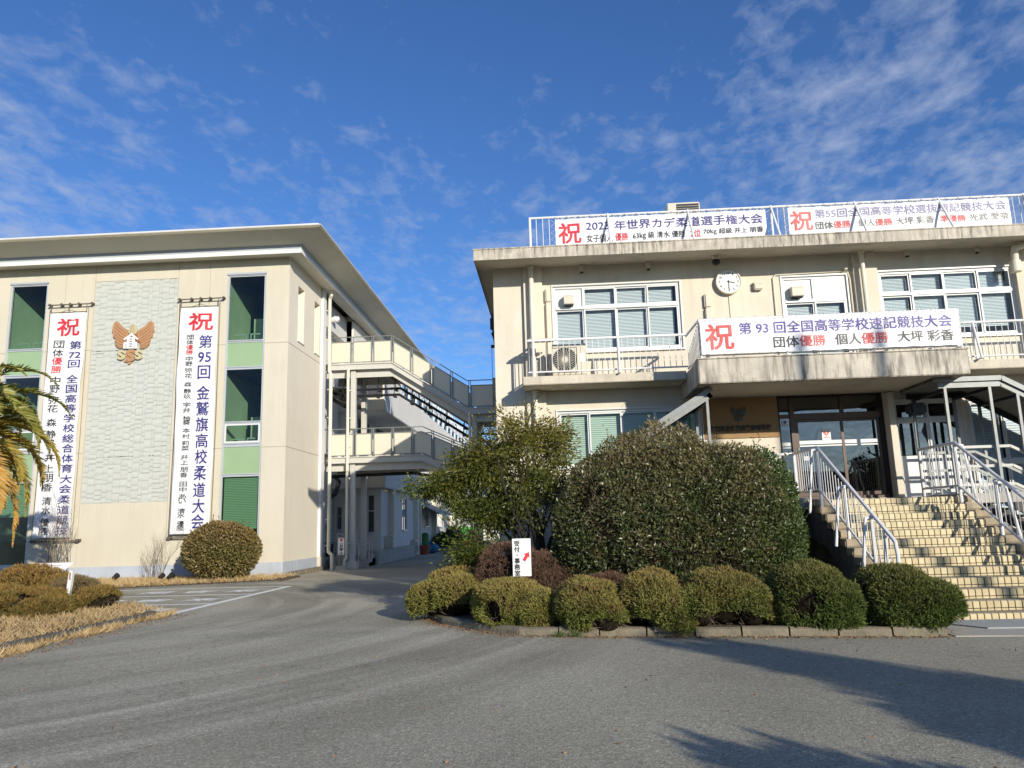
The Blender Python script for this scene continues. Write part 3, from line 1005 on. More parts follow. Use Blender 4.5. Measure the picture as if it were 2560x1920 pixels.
    q.add([place(p[0], p[1], 0) for p in q2] + [place(p[0], p[1], th * .5) for p in q2], [tuple(range(n)), tuple(range(2 * n - 1, n - 1, -1))] + [(i, (i + 1) % n, (i + 1) % n + n, i + n) for i in range(n)])
    q.build('tail', mats[0], parent)


EM = thing('wall_crest', 'terracotta winged school crest with white centre mounted on the relief tiles', 'emblem', (-15.58, Y0, 8.8))
crest(lambda cx, cy, d: (-16.378 + (cx - 225) * 0.001693, Y0 - 0.01 - d, 9.60 - (cy + 0.04 * (cx - 700) - 375) * 0.001665), EM, 0.10,
      [M['orange'], M['rust'], M['olive'], M['white']])

# ------------------------------------------------------------------ hanging banners
VL_N = [('第', 8.67), ('72', 8.30), ('回', 7.95), ('全', 7.37), ('国', 7.00), ('高', 6.63), ('等', 6.27), ('学', 5.91), ('校', 5.54), ('総', 5.16), ('合', 4.80), ('体', 4.43), ('育', 4.07), ('大', 3.68), ('会', 3.33), ('柔', 2.94), ('道', 2.58), ('競', 2.22), ('技', 1.84)]
VL_K = [('団', 8.73), ('体', 8.39), ('優', 8.08), ('勝', 7.76), ('中', 7.34), ('野', 7.02), ('弥', 6.61), ('花', 6.28), ('森', 5.76), ('静', 5.33), ('玖', 5.02), ('井', 4.48), ('上', 4.08), ('朋', 3.74), ('香', 3.40), ('清', 2.91), ('水', 2.58), ('優', 2.15), ('陸', 1.84)]
VR_N = [('第', 8.59), ('95', 8.02), ('回', 7.43), ('金', 6.67), ('鷲', 6.08), ('旗', 5.50), ('高', 4.91), ('校', 4.33), ('柔', 3.74), ('道', 3.14), ('大', 2.57), ('会', 2.02)]
VR_K = [('団', 8.79), ('体', 8.59), ('優', 8.40), ('勝', 8.21), ('中', 7.97), ('野', 7.77), ('弥', 7.53), ('花', 7.32), ('森', 7.00), ('静', 6.75), ('玖', 6.55), ('宇', 6.24), ('井', 6.04), ('柚', 5.75), ('葵', 5.59), ('本', 5.30), ('村', 5.09), ('莉', 4.84), ('菜', 4.65), ('井', 4.33), ('上', 4.14), ('朋', 3.89), ('香', 3.69), ('田', 3.36), ('中', 3.17), ('あ', 2.92), ('い', 2.76), ('清', 2.41), ('水', 2.25), ('優', 1.97), ('陸', 1.81)]


def vbanner(label, x0, x1, nav, blk, xn, xk, wn, hn, wk, hk, headx, headw, seed):
    zt, zb_ = 9.93, 1.60
    T = thing('hanging_banner', label, 'banner', ((x0 + x1) / 2, 27.2, zb_), 'tall celebration banners on the cream wall')
    rs = random.Random(seed)
    ph = [rs.uniform(0, 6.28) for _ in range(6)]

    def yy(u, v):
        return 27.18 + 0.03 * math.sin(v * 1.1 + ph[0]) + 0.022 * math.sin(u * 7 + v * 0.5 + ph[1]) * (1 if v < 9 else 1.5) + 0.012 * math.sin(v * 2.9 + u * 3 + ph[2])
    q = MB()
    nx, nz = 10, 70
    vs = [(x0 + (x1 - x0) * i / nx + 0.012 * math.sin(j * 0.37 + ph[3]) * (1 if i in (0, nx) else 0.5), yy(x0 + (x1 - x0) * i / nx, zb_ + (zt - zb_) * j / nz), zb_ + (zt - zb_) * j / nz) for j in range(nz + 1) for i in range(nx + 1)]
    fs = [(j * (nx + 1) + i, j * (nx + 1) + i + 1, (j + 1) * (nx + 1) + i + 1, (j + 1) * (nx + 1) + i) for j in range(nz) for i in range(nx)]
    q.add(vs, fs)
    q.build('sheet', M['clothw'], T, smooth=True)
    fn = lambda u, v: (u, yy(u, v) - 0.016, v)
    q = MB()
    text(q, '祝', headx - headw / 2, headx + headw / 2, 9.05, 9.72, fn, 0, 0.014)
    q.build('lettering_head', M['r'], T)
    q = MB()
    for ch, zc in nav:
        text(q, ch, xn - wn / 2, xn + wn / 2, zc - hn / 2, zc + hn / 2, fn, 0, 0.008, box='em' if len(ch) > 1 else None)
    q.build('lettering', M['n'], T)
    qs = [MB(), MB()]
    for ch, zc in blk:
        red = ch in '優勝' and zc > 7
        text(qs[int(red)], ch, xk - wk / 2, xk + wk / 2, zc - hk / 2, zc + hk / 2, fn, 0, 0.006)
    qs[0].build('lettering', M['k'], T)
    qs[1].build('lettering', M['r'], T)
    q = MB()
    q.tube([(x0 - 0.16, 27.22, 10.27), (x1 + 0.22, 27.22, 10.27)], 0.024, 8)
    for xx in (x0 - 0.1, x0 + 0.35, (x0 + x1) / 2, x1 - 0.35, x1 + 0.16):
        q.box(xx - 0.025, xx + 0.025, 27.20, 27.4, 10.25, 10.33)
    q.build('top_pole', M['rope'], T)
    q = MB()
    q.tube([(x0 - 0.12, 27.22, 1.47), (x1 + 0.3, 27.22, 1.47)], 0.026, 8)
    q.box(x1 + 0.18, x1 + 0.3, 27.2, 27.4, 1.43, 1.53)
    q.box(x0 - 0.1, x0, 27.2, 27.4, 1.43, 1.53)
    q.build('bottom_pole', M['rope'], T)
    q = MB()
    q.tube([(x0 + 0.02, 27.2, 9.96), (x1 - 0.02, 27.2, 9.96)], 0.018, 6)
    q.tube([((x0 + x1) / 2, 27.2, 10.25), ((x0 + x1) / 2, 27.2, 10.0)], 0.016, 5)
    for s in (-1, 1):
        q.tube([((x0 + x1) / 2, 27.2, 10.06), ((x0 + x1) / 2 + s * 0.3, 27.2, 9.97)], 0.01, 5)
        xe = x0 if s < 0 else x1
        q.tube([(xe, 27.2, 10.25), (xe, 27.2, 9.93)], 0.012, 5)
        q.tube([(xe + s * 0.06, 27.22, 10.2), (xe + s * 0.06, 27.26, 5.5), (xe + s * 0.06, 27.22, 1.47)], 0.009, 4)
    q.build('cord', M['rope'], T)
    return T


vbanner('white hanging banner of the 72nd championship, partly behind the palm', -18.735, -17.35, VL_N, VL_K, -17.67, -18.32, 0.45, 0.30, 0.37, 0.285, -18.0, 0.88, 5)
vbanner('white hanging banner of the 95th tournament, foot behind the round bush', -13.69, -12.27, VR_N, VR_K, -12.68, -13.275, 0.46, 0.50, 0.26, 0.175, -12.92, 0.92, 9)
# pipes that run beside the banners
for x_ in (-17.1, -12.07):
    pass

# ================================================================== COVERED-OVER FOOTBRIDGES between the buildings
YB, YK = 32.0, 34.3        # front and rear face


def footbridge(label, prof, xpan, posts, gd, name):
    """prof: deck-top line as (x,z); fascia beam, girder, panels with frames, rail."""
    T = thing(name, label, 'footbridge', (prof[0][0], YB, prof[0][1]))

    def zt(x):
        for (xa, za), (xb, zb) in zip(prof[:-1], prof[1:]):
            if xa <= x <= xb:
                return za + (zb - za) * (x - xa) / (xb - xa)
        return prof[-1][1] if x > prof[-1][0] else prof[0][1]
    for nm, y0, y1, za, zb in (('edge_beam', YB, YB + 0.10, -0.235, 0.0), ('girder', YB + 0.2, YB + 0.32, -0.56, -0.236), ('rear_girder', YK - 0.3, YK - 0.2, -0.56, -0.236), ('deck', YB + 0.101, YK, -0.22, -0.02)):
        q = MB()
        for (xa, z_a), (xb, z_b) in zip(prof[:-1], prof[1:]):
            q.prism([(xa, z_a + za), (xb, z_b + za), (xb, z_b + zb), (xa, z_a + zb)], 'y', y0, y1)
        if nm == 'edge_beam':
            for (xa, z_a), (xb, z_b) in zip(prof[:-1], prof[1:]):
                q.prism([(xa, z_a - 0.02), (xb, z_b - 0.02), (xb, z_b + 0.02), (xa, z_a + 0.02)], 'y', YB - 0.05, YB - 0.001)
                q.prism([(xa, z_a - 0.25), (xb, z_b - 0.25), (xb, z_b - 0.215), (xa, z_a - 0.215)], 'y', YB - 0.05, YB - 0.001)
        q.build(nm, M['bridgesteel'], T)
    q = MB()
    x = prof[0][0] + 0.8
    while x < prof[-1][0]:
        q.box(x - 0.05, x + 0.05, YB + 0.33, YK - 0.31, zt(x) - 0.45, zt(x) - 0.225)
        x += 1.7
    q.build('cross_beam', M['bridgesteel'], T)
    for yy in (YB + 0.02, YK - 0.06):
        for (xa, xb) in zip(xpan[:-1], xpan[1:]):
            a, c = xa + 0.06, xb - 0.06
            corners = [(a, zt(a) + 0.08), (c, zt(c) + 0.08), (c, zt(c) + 0.98), (a, zt(a) + 0.98)]
            # a panel that spans a knee follows the deck
            mids = [p for p in prof if a + 0.02 < p[0] < c - 0.02]
            lo = [(a, zt(a) + 0.08)] + [(p[0], p[1] + 0.08) for p in mids] + [(c, zt(c) + 0.08)]
            hi = [(c, zt(c) + 0.98)] + [(p[0], p[1] + 0.98) for p in reversed(mids)] + [(a, zt(a) + 0.98)]
            q = MB()
            q.prism(lo + hi, 'y', yy, yy + 0.025)
            pn = q.build('railing_panel', M['bridgepanel'], T)
            if yy < YB + 1:
                q = MB()
                ring = lo + hi
                for p, r in zip(ring, ring[1:] + ring[:1]):
                    q.bar((p[0], yy - 0.012, p[1]), (r[0], yy - 0.012, r[1]), 0.02, 0.035)
                q.build('panel_frame', M['steel'], pn)
    for yy in (YB + 0.03, YK - 0.05):
        q = MB()
        pts = [(x_, yy, z_ + 1.20) for x_, z_ in prof]
        q.tube(pts, 0.022, 6)
        q.build('handrail', M['steel'], T)
    for x in posts:
        q = MB()
        for dx in (-0.035, 0.035):
            q.box(x + dx - 0.012, x + dx + 0.012, YB - 0.01, YB + 0.06, zt(x) - 0.02, zt(x) + 1.2)
        q.build('railing_post', M['steel'], T)
    return T, zt


UP = [(-9.62, 8.57), (-6.726, 8.57), (-3.51, 6.465), (-1.29, 6.465)]
xs_u = [-9.43, -8.46, -7.56, -6.70, -5.87, -5.02, -4.17, -3.40, -2.31, -1.32]
T1, zu = footbridge('upper footbridge sloping down to the old building, cables slung below', UP, xs_u, xs_u[1:], 0.6, 'upper_footbridge')
LOWP = [(-9.62, 4.57), (-5.44, 4.57), (-3.9, 3.86), (-2.2, 3.3), (-1.29, 3.3)]
xs_l = [-9.43, -8.32, -7.54, -6.69, -5.844, -5.0, -4.158, -3.3, -2.31, -1.32]
T2, zl = footbridge('lower level footbridge with beige railing panels over the drive', LOWP, xs_l, xs_l[1:], 0.6, 'lower_footbridge')
for (xa, xb, ya, za) in ((-8.53, -8.31, 32.1, 8.33), (-8.53, -8.31, 33.95, 8.33), (-3.36, -3.14, 32.12, 6.22), (-3.36, -3.14, 33.95, 6.22)):
    q = MB()
    q.box(xa, xb, ya, ya + 0.2, 0.0, za - 0.02)
    if xa < -8:
        q.box(xa - 0.12, xb + 0.12, ya - 0.1, ya + 0.3, -0.02, 0.28)
    q.build('bridge_column', M['bridgesteel'], T1)
q = MB()
q.tube([(-8.60, 31.98, 8.36), (-8.60, 31.93, 8.2), (-8.60, 31.93, 0.45), (-8.66, 31.8, 0.32), (-8.66, 31.8, 0.0)], 0.062, 8)
for zz in (1.0, 2.3, 3.6, 5.0, 6.2, 7.4):
    q.box(-8.68, -8.48, 31.95, 32.06, zz, zz + 0.04)
q.build('downpipe', M['pvc'], T1, smooth=True)
q = MB()
q.tube([(-3.42, 31.98, 6.3), (-3.42, 31.95, 6.0), (-3.42, 31.95, 0.0)], 0.06, 8)
q.build('downpipe', M['pvc'], T1, smooth=True)
# slung cables under the upper bridge
for k, (dz, yy) in enumerate(((-0.95, 33.0), (-1.28, 32.7))):
    q = MB()
    pts = [(-9.6, yy, 8.57 + dz), (-6.55, yy, 8.57 + dz), (-3.3, yy, 6.42 + dz + 0.05), (-1.3, yy, 6.3 + dz)]
    q.tube(pts, 0.06, 7)
    q.tube([(p[0], p[1] + 0.14, p[2] + 0.02) for p in pts], 0.045, 7)
    x = -9.0
    while x < -1.6:
        z_ = 8.57 + dz if x < -6.55 else 8.57 + dz + (x + 6.55) * (2.1 / -3.25)
        z_ = max(z_, 6.3 + dz)
        q.box(x - 0.06, x + 0.06, yy - 0.12, yy + 0.26, z_ - 0.1, z_ - 0.05)
        q.box(x - 0.015, x + 0.015, yy - 0.1, yy - 0.07, z_ - 0.1, z_ + (0.75 if k == 0 else 0.45))
        x += 0.75
    q.build('cable_run', M['black'], T1)
q = MB()
q.tube([(-9.5, 33.2, 3.9), (-9.2, 32.9, 3.6), (-9.3, 32.7, 3.1), (-9.6, 32.6, 2.9)], 0.09, 8)
q.tube([(-9.6, 33.0, 3.85), (-6.0, 33.0, 3.9), (-5.3, 33.0, 3.75)], 0.07, 7)
q.build('cable_run', M['black'], T2)
q = MB()
for (a, c) in (((-9.7, 34.2, 7.9), (-9.0, 33.6, 7.3)), ((-9.7, 34.6, 7.5), (-8.9, 33.9, 7.0))):
    q.bar(a, c, 0.9, 0.18)
q.build('cable_tray', M['black'], T1)

# ================================================================== WHITE CLASSROOM WING behind
WG = thing('classroom_wing', 'white classroom wing with projecting balconies behind the footbridges', 'building', (-8.4, 37, 0))
b = MB()
b.bevel_box(-10.6, -8.0, 36.5, 90, 7.19, 8.75, 0.03)
b.build('upper_balcony', M['whitewall'], WG)
b = MB()
b.bevel_box(-10.6, -8.0, 36.5, 90, 3.50, 5.0, 0.03)
b.build('lower_balcony', M['whitewall'], WG)
for (yc) in (36.495,):
    b = MB()
    b.box(-8.72, -8.03, yc - 0.004, yc + 0.01, 7.22, 8.72)
    b.build('balcony_patch', M['beige'], WG)
    b = MB()
    b.box(-8.72, -8.03, yc - 0.004, yc + 0.01, 3.53, 4.97)
    b.build('balcony_patch', M['beige'], WG)
b = MB()
b.wall('x', -9.7, 36.6, 90, 4.95, 12, [(y, y + 2.4, 5.9, 7.1, 0.1, True) for y in range(38, 86, 4)], 0, 1)
b.quad((-11, 36.6, 4.95), (-9.7, 36.6, 4.95), (-9.7, 36.6, 12), (-11, 36.6, 12))
b.build('inner_wall', [M['whitewall'], M['acdark']], WG)
b = MB()
b.box(-10.6, -9.6, 36.6, 90, 10.65, 11.75)
b.build('upper_wall', M['whitewall'], WG)
# upper window band with top-hung sashes standing open
for y in np.arange(41.5, 72, 2.3):
    f = MB()
    f.box(-8.22, -8.14, y, y + 0.06, 8.76, 10.6)
    f.box(-8.22, -8.14, y + 1.05, y + 1.1, 8.76, 10.6)
    f.box(-8.22, -8.14, y + 0.06, y + 2.3, 8.76, 8.84)
    w_ = f.build('window', M['alu'], WG)
    q = MB()
    q.quad((-8.19, y, 8.8), (-8.19, y + 2.3, 8.8), (-8.19, y + 2.3, 10.6), (-8.19, y, 10.6))
    q.build('pane', M['doorglass'], w_)
    q = MB()
    q.bar((-7.75, y + 0.08, 8.95), (-8.14, y + 0.08, 10.0), 0.05, 0.05)
    q.bar((-7.75, y + 1.0, 8.95), (-8.14, y + 1.0, 10.0), 0.05, 0.05)
    q.bar((-7.75, y + 0.08, 8.95), (-7.75, y + 1.0, 8.95), 0.05, 0.05)
    q.quad((-7.76, y + 0.1, 8.97), (-7.76, y + 0.98, 8.97), (-8.13, y + 0.98, 9.98), (-8.13, y + 0.1, 9.98))
    q.build('open_sash', M['alu'], w_)
# ground floor
b = MB()
b.wall('y', 37.0, -10.6, -8.3, 0, 3.52, [(-10.46, -10.20, 1.60, 2.64, 0.12), (-8.95, -8.62, 1.45, 3.16, 0.12)], 0)
b.wall('x', -8.3, 37.0, 90, 0, 3.52, [(42.25, 43.5, 1.5, 3.1, 0.12), (49.3, 51.0, 1.65, 2.5, 0.12), (54.9, 57.0, 1.6, 2.95, 0.12), (57.8, 60.6, 0.55, 2.6, 0.05, True)], 0)
b.build('ground_floor_wall', M['whitewall'], WG)
b = MB()
b.box(-10.4, -8.6, 37.4, 90, 0.2, 3.4)
b.build('dim_room', M['roomdark'], WG)
for yy in (38.6, 45.5, 52.5, 62.0):
    b = MB()
    b.box(-8.45, -8.02, yy, yy + 0.5, 0, 3.5)
    b.build('pilaster', M['beige'], WG)
for (a, c, e, g_) in ((-10.46, -10.20, 1.60, 2.64), (-8.95, -8.62, 1.45, 3.16)):
    f = MB()
    f.box(a, a + 0.04, 37.06, 37.1, e, g_)
    f.box(c - 0.04, c, 37.06, 37.1, e, g_)
    f.box(a + 0.04, c - 0.04, 37.06, 37.1, (e + g_) / 2 + 0.1, (e + g_) / 2 + 0.15)
    f.box(a - 0.03, c + 0.03, 36.94, 37.0, e - 0.08, e - 0.002)
    w_ = f.build('window', M['alu'], WG)
    q = MB()
    q.quad((a + .04, 37.08, e), (c - .04, 37.08, e), (c - .04, 37.08, g_), (a + .04, 37.08, g_))
    q.build('pane', M['doorglass'], w_)
for (a, c, e, g_) in ((42.25, 43.5, 1.5, 3.1), (49.3, 51.0, 1.65, 2.5), (54.9, 57.0, 1.6, 2.95)):
    f = MB()
    for y in (a, (a + c) / 2 - 0.03, c - 0.06):
        f.box(-8.4, -8.34, y, y + 0.06, e, g_)
    f.box(-8.32, -8.22, a - 0.05, c + 0.05, e - 0.08, e - 0.002)
    w_ = f.build('window', M['alu'], WG)
    q = MB()
    q.quad((-8.37, a, e), (-8.37, c, e), (-8.37, c, g_), (-8.37, a, g_))
    q.build('pane', M['doorglass'], w_)
b = MB()
b.box(-8.9, -8.0, 57.4, 61.0, 0.0, 0.5)
b.build('door_step', M['conc'], WG)
b = MB()
b.bar((-8.2, 47.5, 3.0), (-7.1, 47.5, 2.35), 0.06, 0.06)
b.prism([(-8.28, 3.1), (-6.9, 2.35), (-6.9, 2.30), (-8.28, 3.04)], 'y', 47.0, 53.0)
b.build('lean_to_roof', M['steel'], WG)
b = MB()
b.tube([(-7.98, 46.2, 3.5), (-7.98, 46.2, 0.2)], 0.06, 8)
b.build('downpipe', M['pvc'], WG)
# terrace with steps
TR = thing('terrace', 'grey concrete terrace with steps under the footbridges', 'terrace', (-8.8, 34, 0))
b = MB()
b.box(-9.45, -8.72, 32.6, 36.99, -0.02, 0.46)
b.box(-10.6, -9.62, 32.2, 36.98, 0.0, 0.462)
b.box(-8.72, -7.95, 35.0, 44.0, -0.02, 0.62)
b.build('deck', M['conc'], TR)
b = MB()
for i in range(3):
    b.box(-8.715, -8.1, 33.2 + i * 0.6, 34.99, -0.02 + 0.0, 0.15 * (i + 1))
b.build('steps', M['conc'], TR)
for (p, s, t_) in (((-9.28, 33, 1.46), (-8.2, 34.2, 0.95), 0.46), ((-8.84, 34.4, 1.5), (-8.12, 34.4, 1.0), 0.2), ((-8.6, 33.0, 1.08), (-8.36, 33.0, 0.93), 0.0)):
    q = MB()
    q.tube([p, s], 0.024, 6)
    q.tube([p, (p[0], p[1], t_)], 0.018, 6)
    q.tube([s, (s[0], s[1], 0.0)], 0.018, 6)
    q.build('handrail', M['white'], TR)

# things along the back of the drive
ACU = []


def ac_unit(label, x, y, z0, w=0.8, h=0.62, d=0.3, face='y', name='outdoor_unit'):
    """Air-conditioner outdoor unit, fan to -y (or to +x)."""
    T = thing(name, label, 'air conditioner', (x, y, z0))
    R = Matrix.Rotation(math.radians(90), 4, 'Z') if face == 'x' else Matrix.Identity(4)

    def B(q, nm, mt, par, smooth=False):
        q.v = [tuple(R @ Vector(p) + Vector((x, y, z0))) for p in q.v]
        return q.build(nm, mt, par, smooth)
    q = MB()
    q.bevel_box(0, w, 0, d, 0.05, h, 0.015)
    q.box(0.05, 0.13, 0.02, d - 0.02, 0.0, 0.06)
    q.box(w - 0.13, w - 0.05, 0.02, d - 0.02, 0.0, 0.06)
    q.box(w - 0.19, w - 0.186, -0.004, 0.005, 0.06, h - 0.02)
    body = B(q, 'casing', M['acbody'], T)
    cx, cz, r = (w - 0.19) / 2, h / 2 + 0.02, min((w - 0.23) / 2, (h - 0.1) / 2)
    q = MB()
    n = 28
    q.add([(cx + r * math.cos(2 * math.pi * i / n), -0.003, cz + r * math.sin(2 * math.pi * i / n)) for i in range(n)], [tuple(range(n))])
    B(q, 'fan_cavity', M['acdark'], T)
    q = MB()
    for i in range(32):
        a = 2 * math.pi * i / 32
        q.bar((cx + 0.06 * math.cos(a), -0.014, cz + 0.06 * math.sin(a)), (cx + r * 1.02 * math.cos(a), -0.014, cz + r * 1.02 * math.sin(a)), 0.007, 0.007)
    q.add([(cx + 0.07 * math.cos(2 * math.pi * i / 16), -0.02, cz + 0.07 * math.sin(2 * math.pi * i / 16)) for i in range(16)], [tuple(range(16))])
    for e in (-1, 1):
        q.bar((cx - r - .02, -0.016, cz + e * (r + 0.01)), (cx + r + .02, -0.016, cz + e * (r + 0.01)), 0.02, 0.02)
        q.bar((cx + e * (r + 0.01), -0.016, cz - r), (cx + e * (r + 0.01), -0.016, cz + r), 0.02, 0.02)
    B(q, 'fan_guard', M['acbody'], T)
    q = MB()
    q.box(w - 0.15, w - 0.04, -0.006, 0.002, h * 0.45, h * 0.7)
    B(q, 'service_label', M['paper'], T)
    return T


ac_unit('grey outdoor unit with dark fan on the terrace by the white wing', -8.0, 37.7, 0.62, 0.8, 0.62, 0.3, 'x')
ac_unit('outdoor unit standing on the ground beside the terrace end', -8.02, 44.6, 0.0, 0.85, 0.9, 0.3, 'x')


def pot(label, x, y, r, h):
    q = MB()
    n = 14
    prof = [(0.0, 0.0), (r * 0.72, 0.0), (r * 0.95, h * 0.85), (r * 1.06, h * 0.86), (r * 1.06, h), (r * 0.92, h), (r * 0.88, h * 0.9), (0, h * 0.88)]
    vs = [(x + p[0] * math.cos(2 * math.pi * k / n), y + p[0] * math.sin(2 * math.pi * k / n), p[1]) for p in prof for k in range(n)]
    fs = [(i * n + k, i * n + (k + 1) % n, (i + 1) * n + (k + 1) % n, (i + 1) * n + k) for i in range(len(prof) - 1) for k in range(n)]
    q.add(vs, fs)
    return tag(q.build('plant_pot', M['pot'], smooth=True), label, 'pot', 'red pots along the white wing')


pot('red plastic pot standing beside the blue bag', -7.75, 46.2, 0.32, 0.55)
pot('red pot on the ground below the small tree', -7.2, 61.5, 0.4, 0.5)
q = MB()
bm = bmesh.new()
bmesh.ops.create_icosphere(bm, subdivisions=3, radius=1)
rr = random.Random(2)
for v in bm.verts:
    k = 1 + 0.15 * math.sin(v.co.x * 7 + v.co.y * 5) + rr.uniform(-.05, .05)
    v.co = Vector((-7.8 + v.co.x * 0.55 * k, 48.2 + v.co.y * 0.5 * k, max(0.0, 0.3 + v.co.z * 0.38 * k)))
bm.verts.index_update()
q.add([v.co[:] for v in bm.verts], [[v.index for v in f.verts] for f in bm.faces])
bm.free()
tag(q.build('plastic_bag', M['bluebag']), 'crumpled blue plastic bag lying by the white wing', 'bag')
q = MB()
q.tube([(-8.05, 48.0, 0.0), (-8.05, 48.0, 1.15)], [0.28, 0.25], 12)
q.tube([(-8.05, 48.0, 1.15), (-8.05, 48.0, 1.25)], [0.27, 0.10], 12)
tag(q.build('garden_tank', surf('dark_green_plastic', (0.03, 0.16, 0.04), 0.5)), 'dark green upright tank behind the blue bag', 'tank')
# bin frame under the bridge
BN = thing('bin_rack', 'dark wire rack with a bin on the terrace beside the cream pipe', 'bin', (-9.72, 33.4, 0.46))
q = MB()
for (x_, y_) in ((-9.98, 33.2), (-9.52, 33.2), (-9.98, 33.65), (-9.52, 33.65)):
    q.box(x_ - 0.012, x_ + 0.012, y_ - 0.012, y_ + 0.012, 0.462, 1.08)
for zz in (1.05, 0.6):
    q.bar((-9.98, 33.2, zz), (-9.52, 33.2, zz), 0.02)
    q.bar((-9.98, 33.65, zz), (-9.52, 33.65, zz), 0.02)
    q.bar((-9.98, 33.2, zz), (-9.98, 33.65, zz), 0.02)
    q.bar((-9.52, 33.2, zz), (-9.52, 33.65, zz), 0.02)
q.build('rack', M['black'], BN)
q = MB()
q.tube([(-9.75, 33.43, 0.462), (-9.75, 33.43, 1.0)], [0.16, 0.2], 12)
q.build('bin', M['black'], BN)
UM = MB()
UM.tube([(-9.86, 33.5, 0.9), (-9.86, 33.5, 1.75), (-9.84, 33.5, 1.95)], [0.05, 0.09, 0.02], 7)
tag(UM.build('umbrella', M['black']), 'folded black umbrella standing in the wire rack', 'umbrella')
# planting bed and green tarpaulin at the far end
q = MB()
q.prism([(-8.2, 49.5), (-6.9, 52.0), (-6.9, 58.5), (-8.0, 58.5)], 'z', -0.02, 0.25)
tag(q.build('raised_bed_edge', M['kerbdark']), kind='structure')
q = MB()
n = 10
for i in range(n):
    xa, xb = -7.75 + i * 0.13, -7.75 + (i + 1) * 0.13
    ya, yb = 64 + 0.06 * math.sin(i * 2.1), 64 + 0.06 * math.sin((i + 1) * 2.1)
    q.quad((xa, ya, 0.25), (xb, yb, 0.25), (xb, yb - 0.05, 1.5 + .04 * math.sin(i)), (xa, ya - 0.05, 1.5 + .04 * math.sin(i - 1)))
    q.quad((xa, ya + 1.2, 0.25), (xb, yb + 1.2, 0.25), (xb, yb + 1.2, 1.5), (xa, ya + 1.2, 1.5))
    q.quad((xa, ya - 0.05, 1.5), (xb, yb - 0.05, 1.5), (xb, yb + 1.2, 1.5), (xa, ya + 1.2, 1.5))
q.box(-7.75, -6.45, 63.9, 65.3, 0.0, 0.25)
tag(q.build('covered_cage', M['greentarp']), 'bright green tarpaulin cage at the far end of the drive', 'cage')
q = MB()
q.box(-6.95, -6.45, 63.7, 63.78, 0.5, 1.3)
tag(q.build('notice_board', M['paper']), 'small white notice in front of the green tarpaulin', 'notice')
# far white building closing the drive
FB = thing('far_building', 'low white building closing the far end of the drive', 'building', (2, 84, 0))
b = MB()
b.wall('y', 84, -8, 14, 0, 4.2, [(x, x + 1.6, 1.2, 2.7, 0.15, True) for x in (-6, -3, 0, 3, 6)], 0, 1)
b.box(-8, 14, 84.2, 92, 0, 4.19)
b.build('wall', [M['whitewall'], M['acdark']], FB)
b = MB()
b.box(-8.4, 14.4, 83.5, 92.4, 4.2, 4.45)
b.build('roof', M['oldconc'], FB)

# ================================================================== OLD BUILDING (right)
YW = 18.0
OB = thing('main_building', 'two-storey aged cream school building with flat roof and balconies', 'building', (7, 18, 0))
W1 = (0.15, 3.19, 5.60, 7.235)
W2 = (7.87, 10.97, 5.62, 7.25)
WM = (5.61, 7.12, 4.95, 7.22)
WL = (0.15, 3.5, 2.85, 4.185)
DR = (5.24, 7.66, 1.96, 4.38)
WR = (7.86, 9.38, 1.96, 4.16)
W3 = (9.55, 14.5, 1.2, 4.10)
b = MB()
b.wall('y', YW, -1.29, 15.5, 0, 7.74, [(*W1, 0.10), (*W2, 0.10), (*WM, 0.10), (*WL, 0.10), (*DR, 0.16), (*WR, 0.10), (*W3, 0.10), (11.7, 14.8, 5.62, 7.25, 0.1, True)], 0)
b.quad((-1.29, YW, 0), (-1.29, 30, 0), (-1.29, 30, 7.74), (-1.29, YW, 7.74))
b.quad((-1.29, 30, 0), (15.5, 30, 0), (15.5, 30, 7.74), (-1.29, 30, 7.74))
b.quad((15.5, YW, 0), (15.5, 30, 0), (15.5, 30, 7.74), (15.5, YW, 7.74))
b.build('wall', M['oldwall'], OB)
for (xa, xb) in ((-0.55, -0.10), (7.27, 7.82), (10.98, 11.5)):
    b = MB()
    b.box(xa, xb, YW - 0.115, YW - 0.001, 4.875, 7.725)
    b.build('pilaster', M['oldwall'], OB)
b = MB()
b.box(-0.55, -0.10, YW - 0.105, YW - 0.001, 0, 4.67)
b.build('pilaster', M['oldwall'], OB)
b = MB()
b.box(7.665, 7.80, YW - 0.22, YW - 0.001, 1.96, 4.315)
b.build('pilaster', M['oldwall'], OB)
b = MB()
b.box(7.80, 7.86, YW - 0.12, YW - 0.001, 1.96, 4.0)
b.build('door_pipe', M['oldwall'], OB)

# roof slab: edge, sloping soffit, top, thin drip lip
b = MB()
b.add([(-1.66, 17.0, 7.645), (15.5, 17.0, 7.645), (15.5, 17.0, 7.895), (-1.66, 17.0, 7.895), (-1.66, 30.3, 7.645), (-1.66, 30.3, 7.895), (15.5, 30.3, 7.895), (15.5, 30.3, 7.645)],
      [(0, 1, 2, 3), (0, 3, 5, 4), (1, 7, 6, 2), (3, 2, 6, 5), (4, 5, 6, 7)])
b.box(-1.675, 15.5, 16.985, 17.35, 7.896, 7.922, 0)
b.build('roof_edge', M['oldconc'], OB)
b = MB()
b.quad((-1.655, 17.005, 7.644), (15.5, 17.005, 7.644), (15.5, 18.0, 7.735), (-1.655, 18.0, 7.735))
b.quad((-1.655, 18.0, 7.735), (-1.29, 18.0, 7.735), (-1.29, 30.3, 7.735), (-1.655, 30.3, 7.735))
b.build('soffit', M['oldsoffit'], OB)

b = MB()
b.box(-1.25, 15.4, 25.2, 30.9, 7.9, 10.45)
b.build('rear_storey', M['oldwall'], OB)

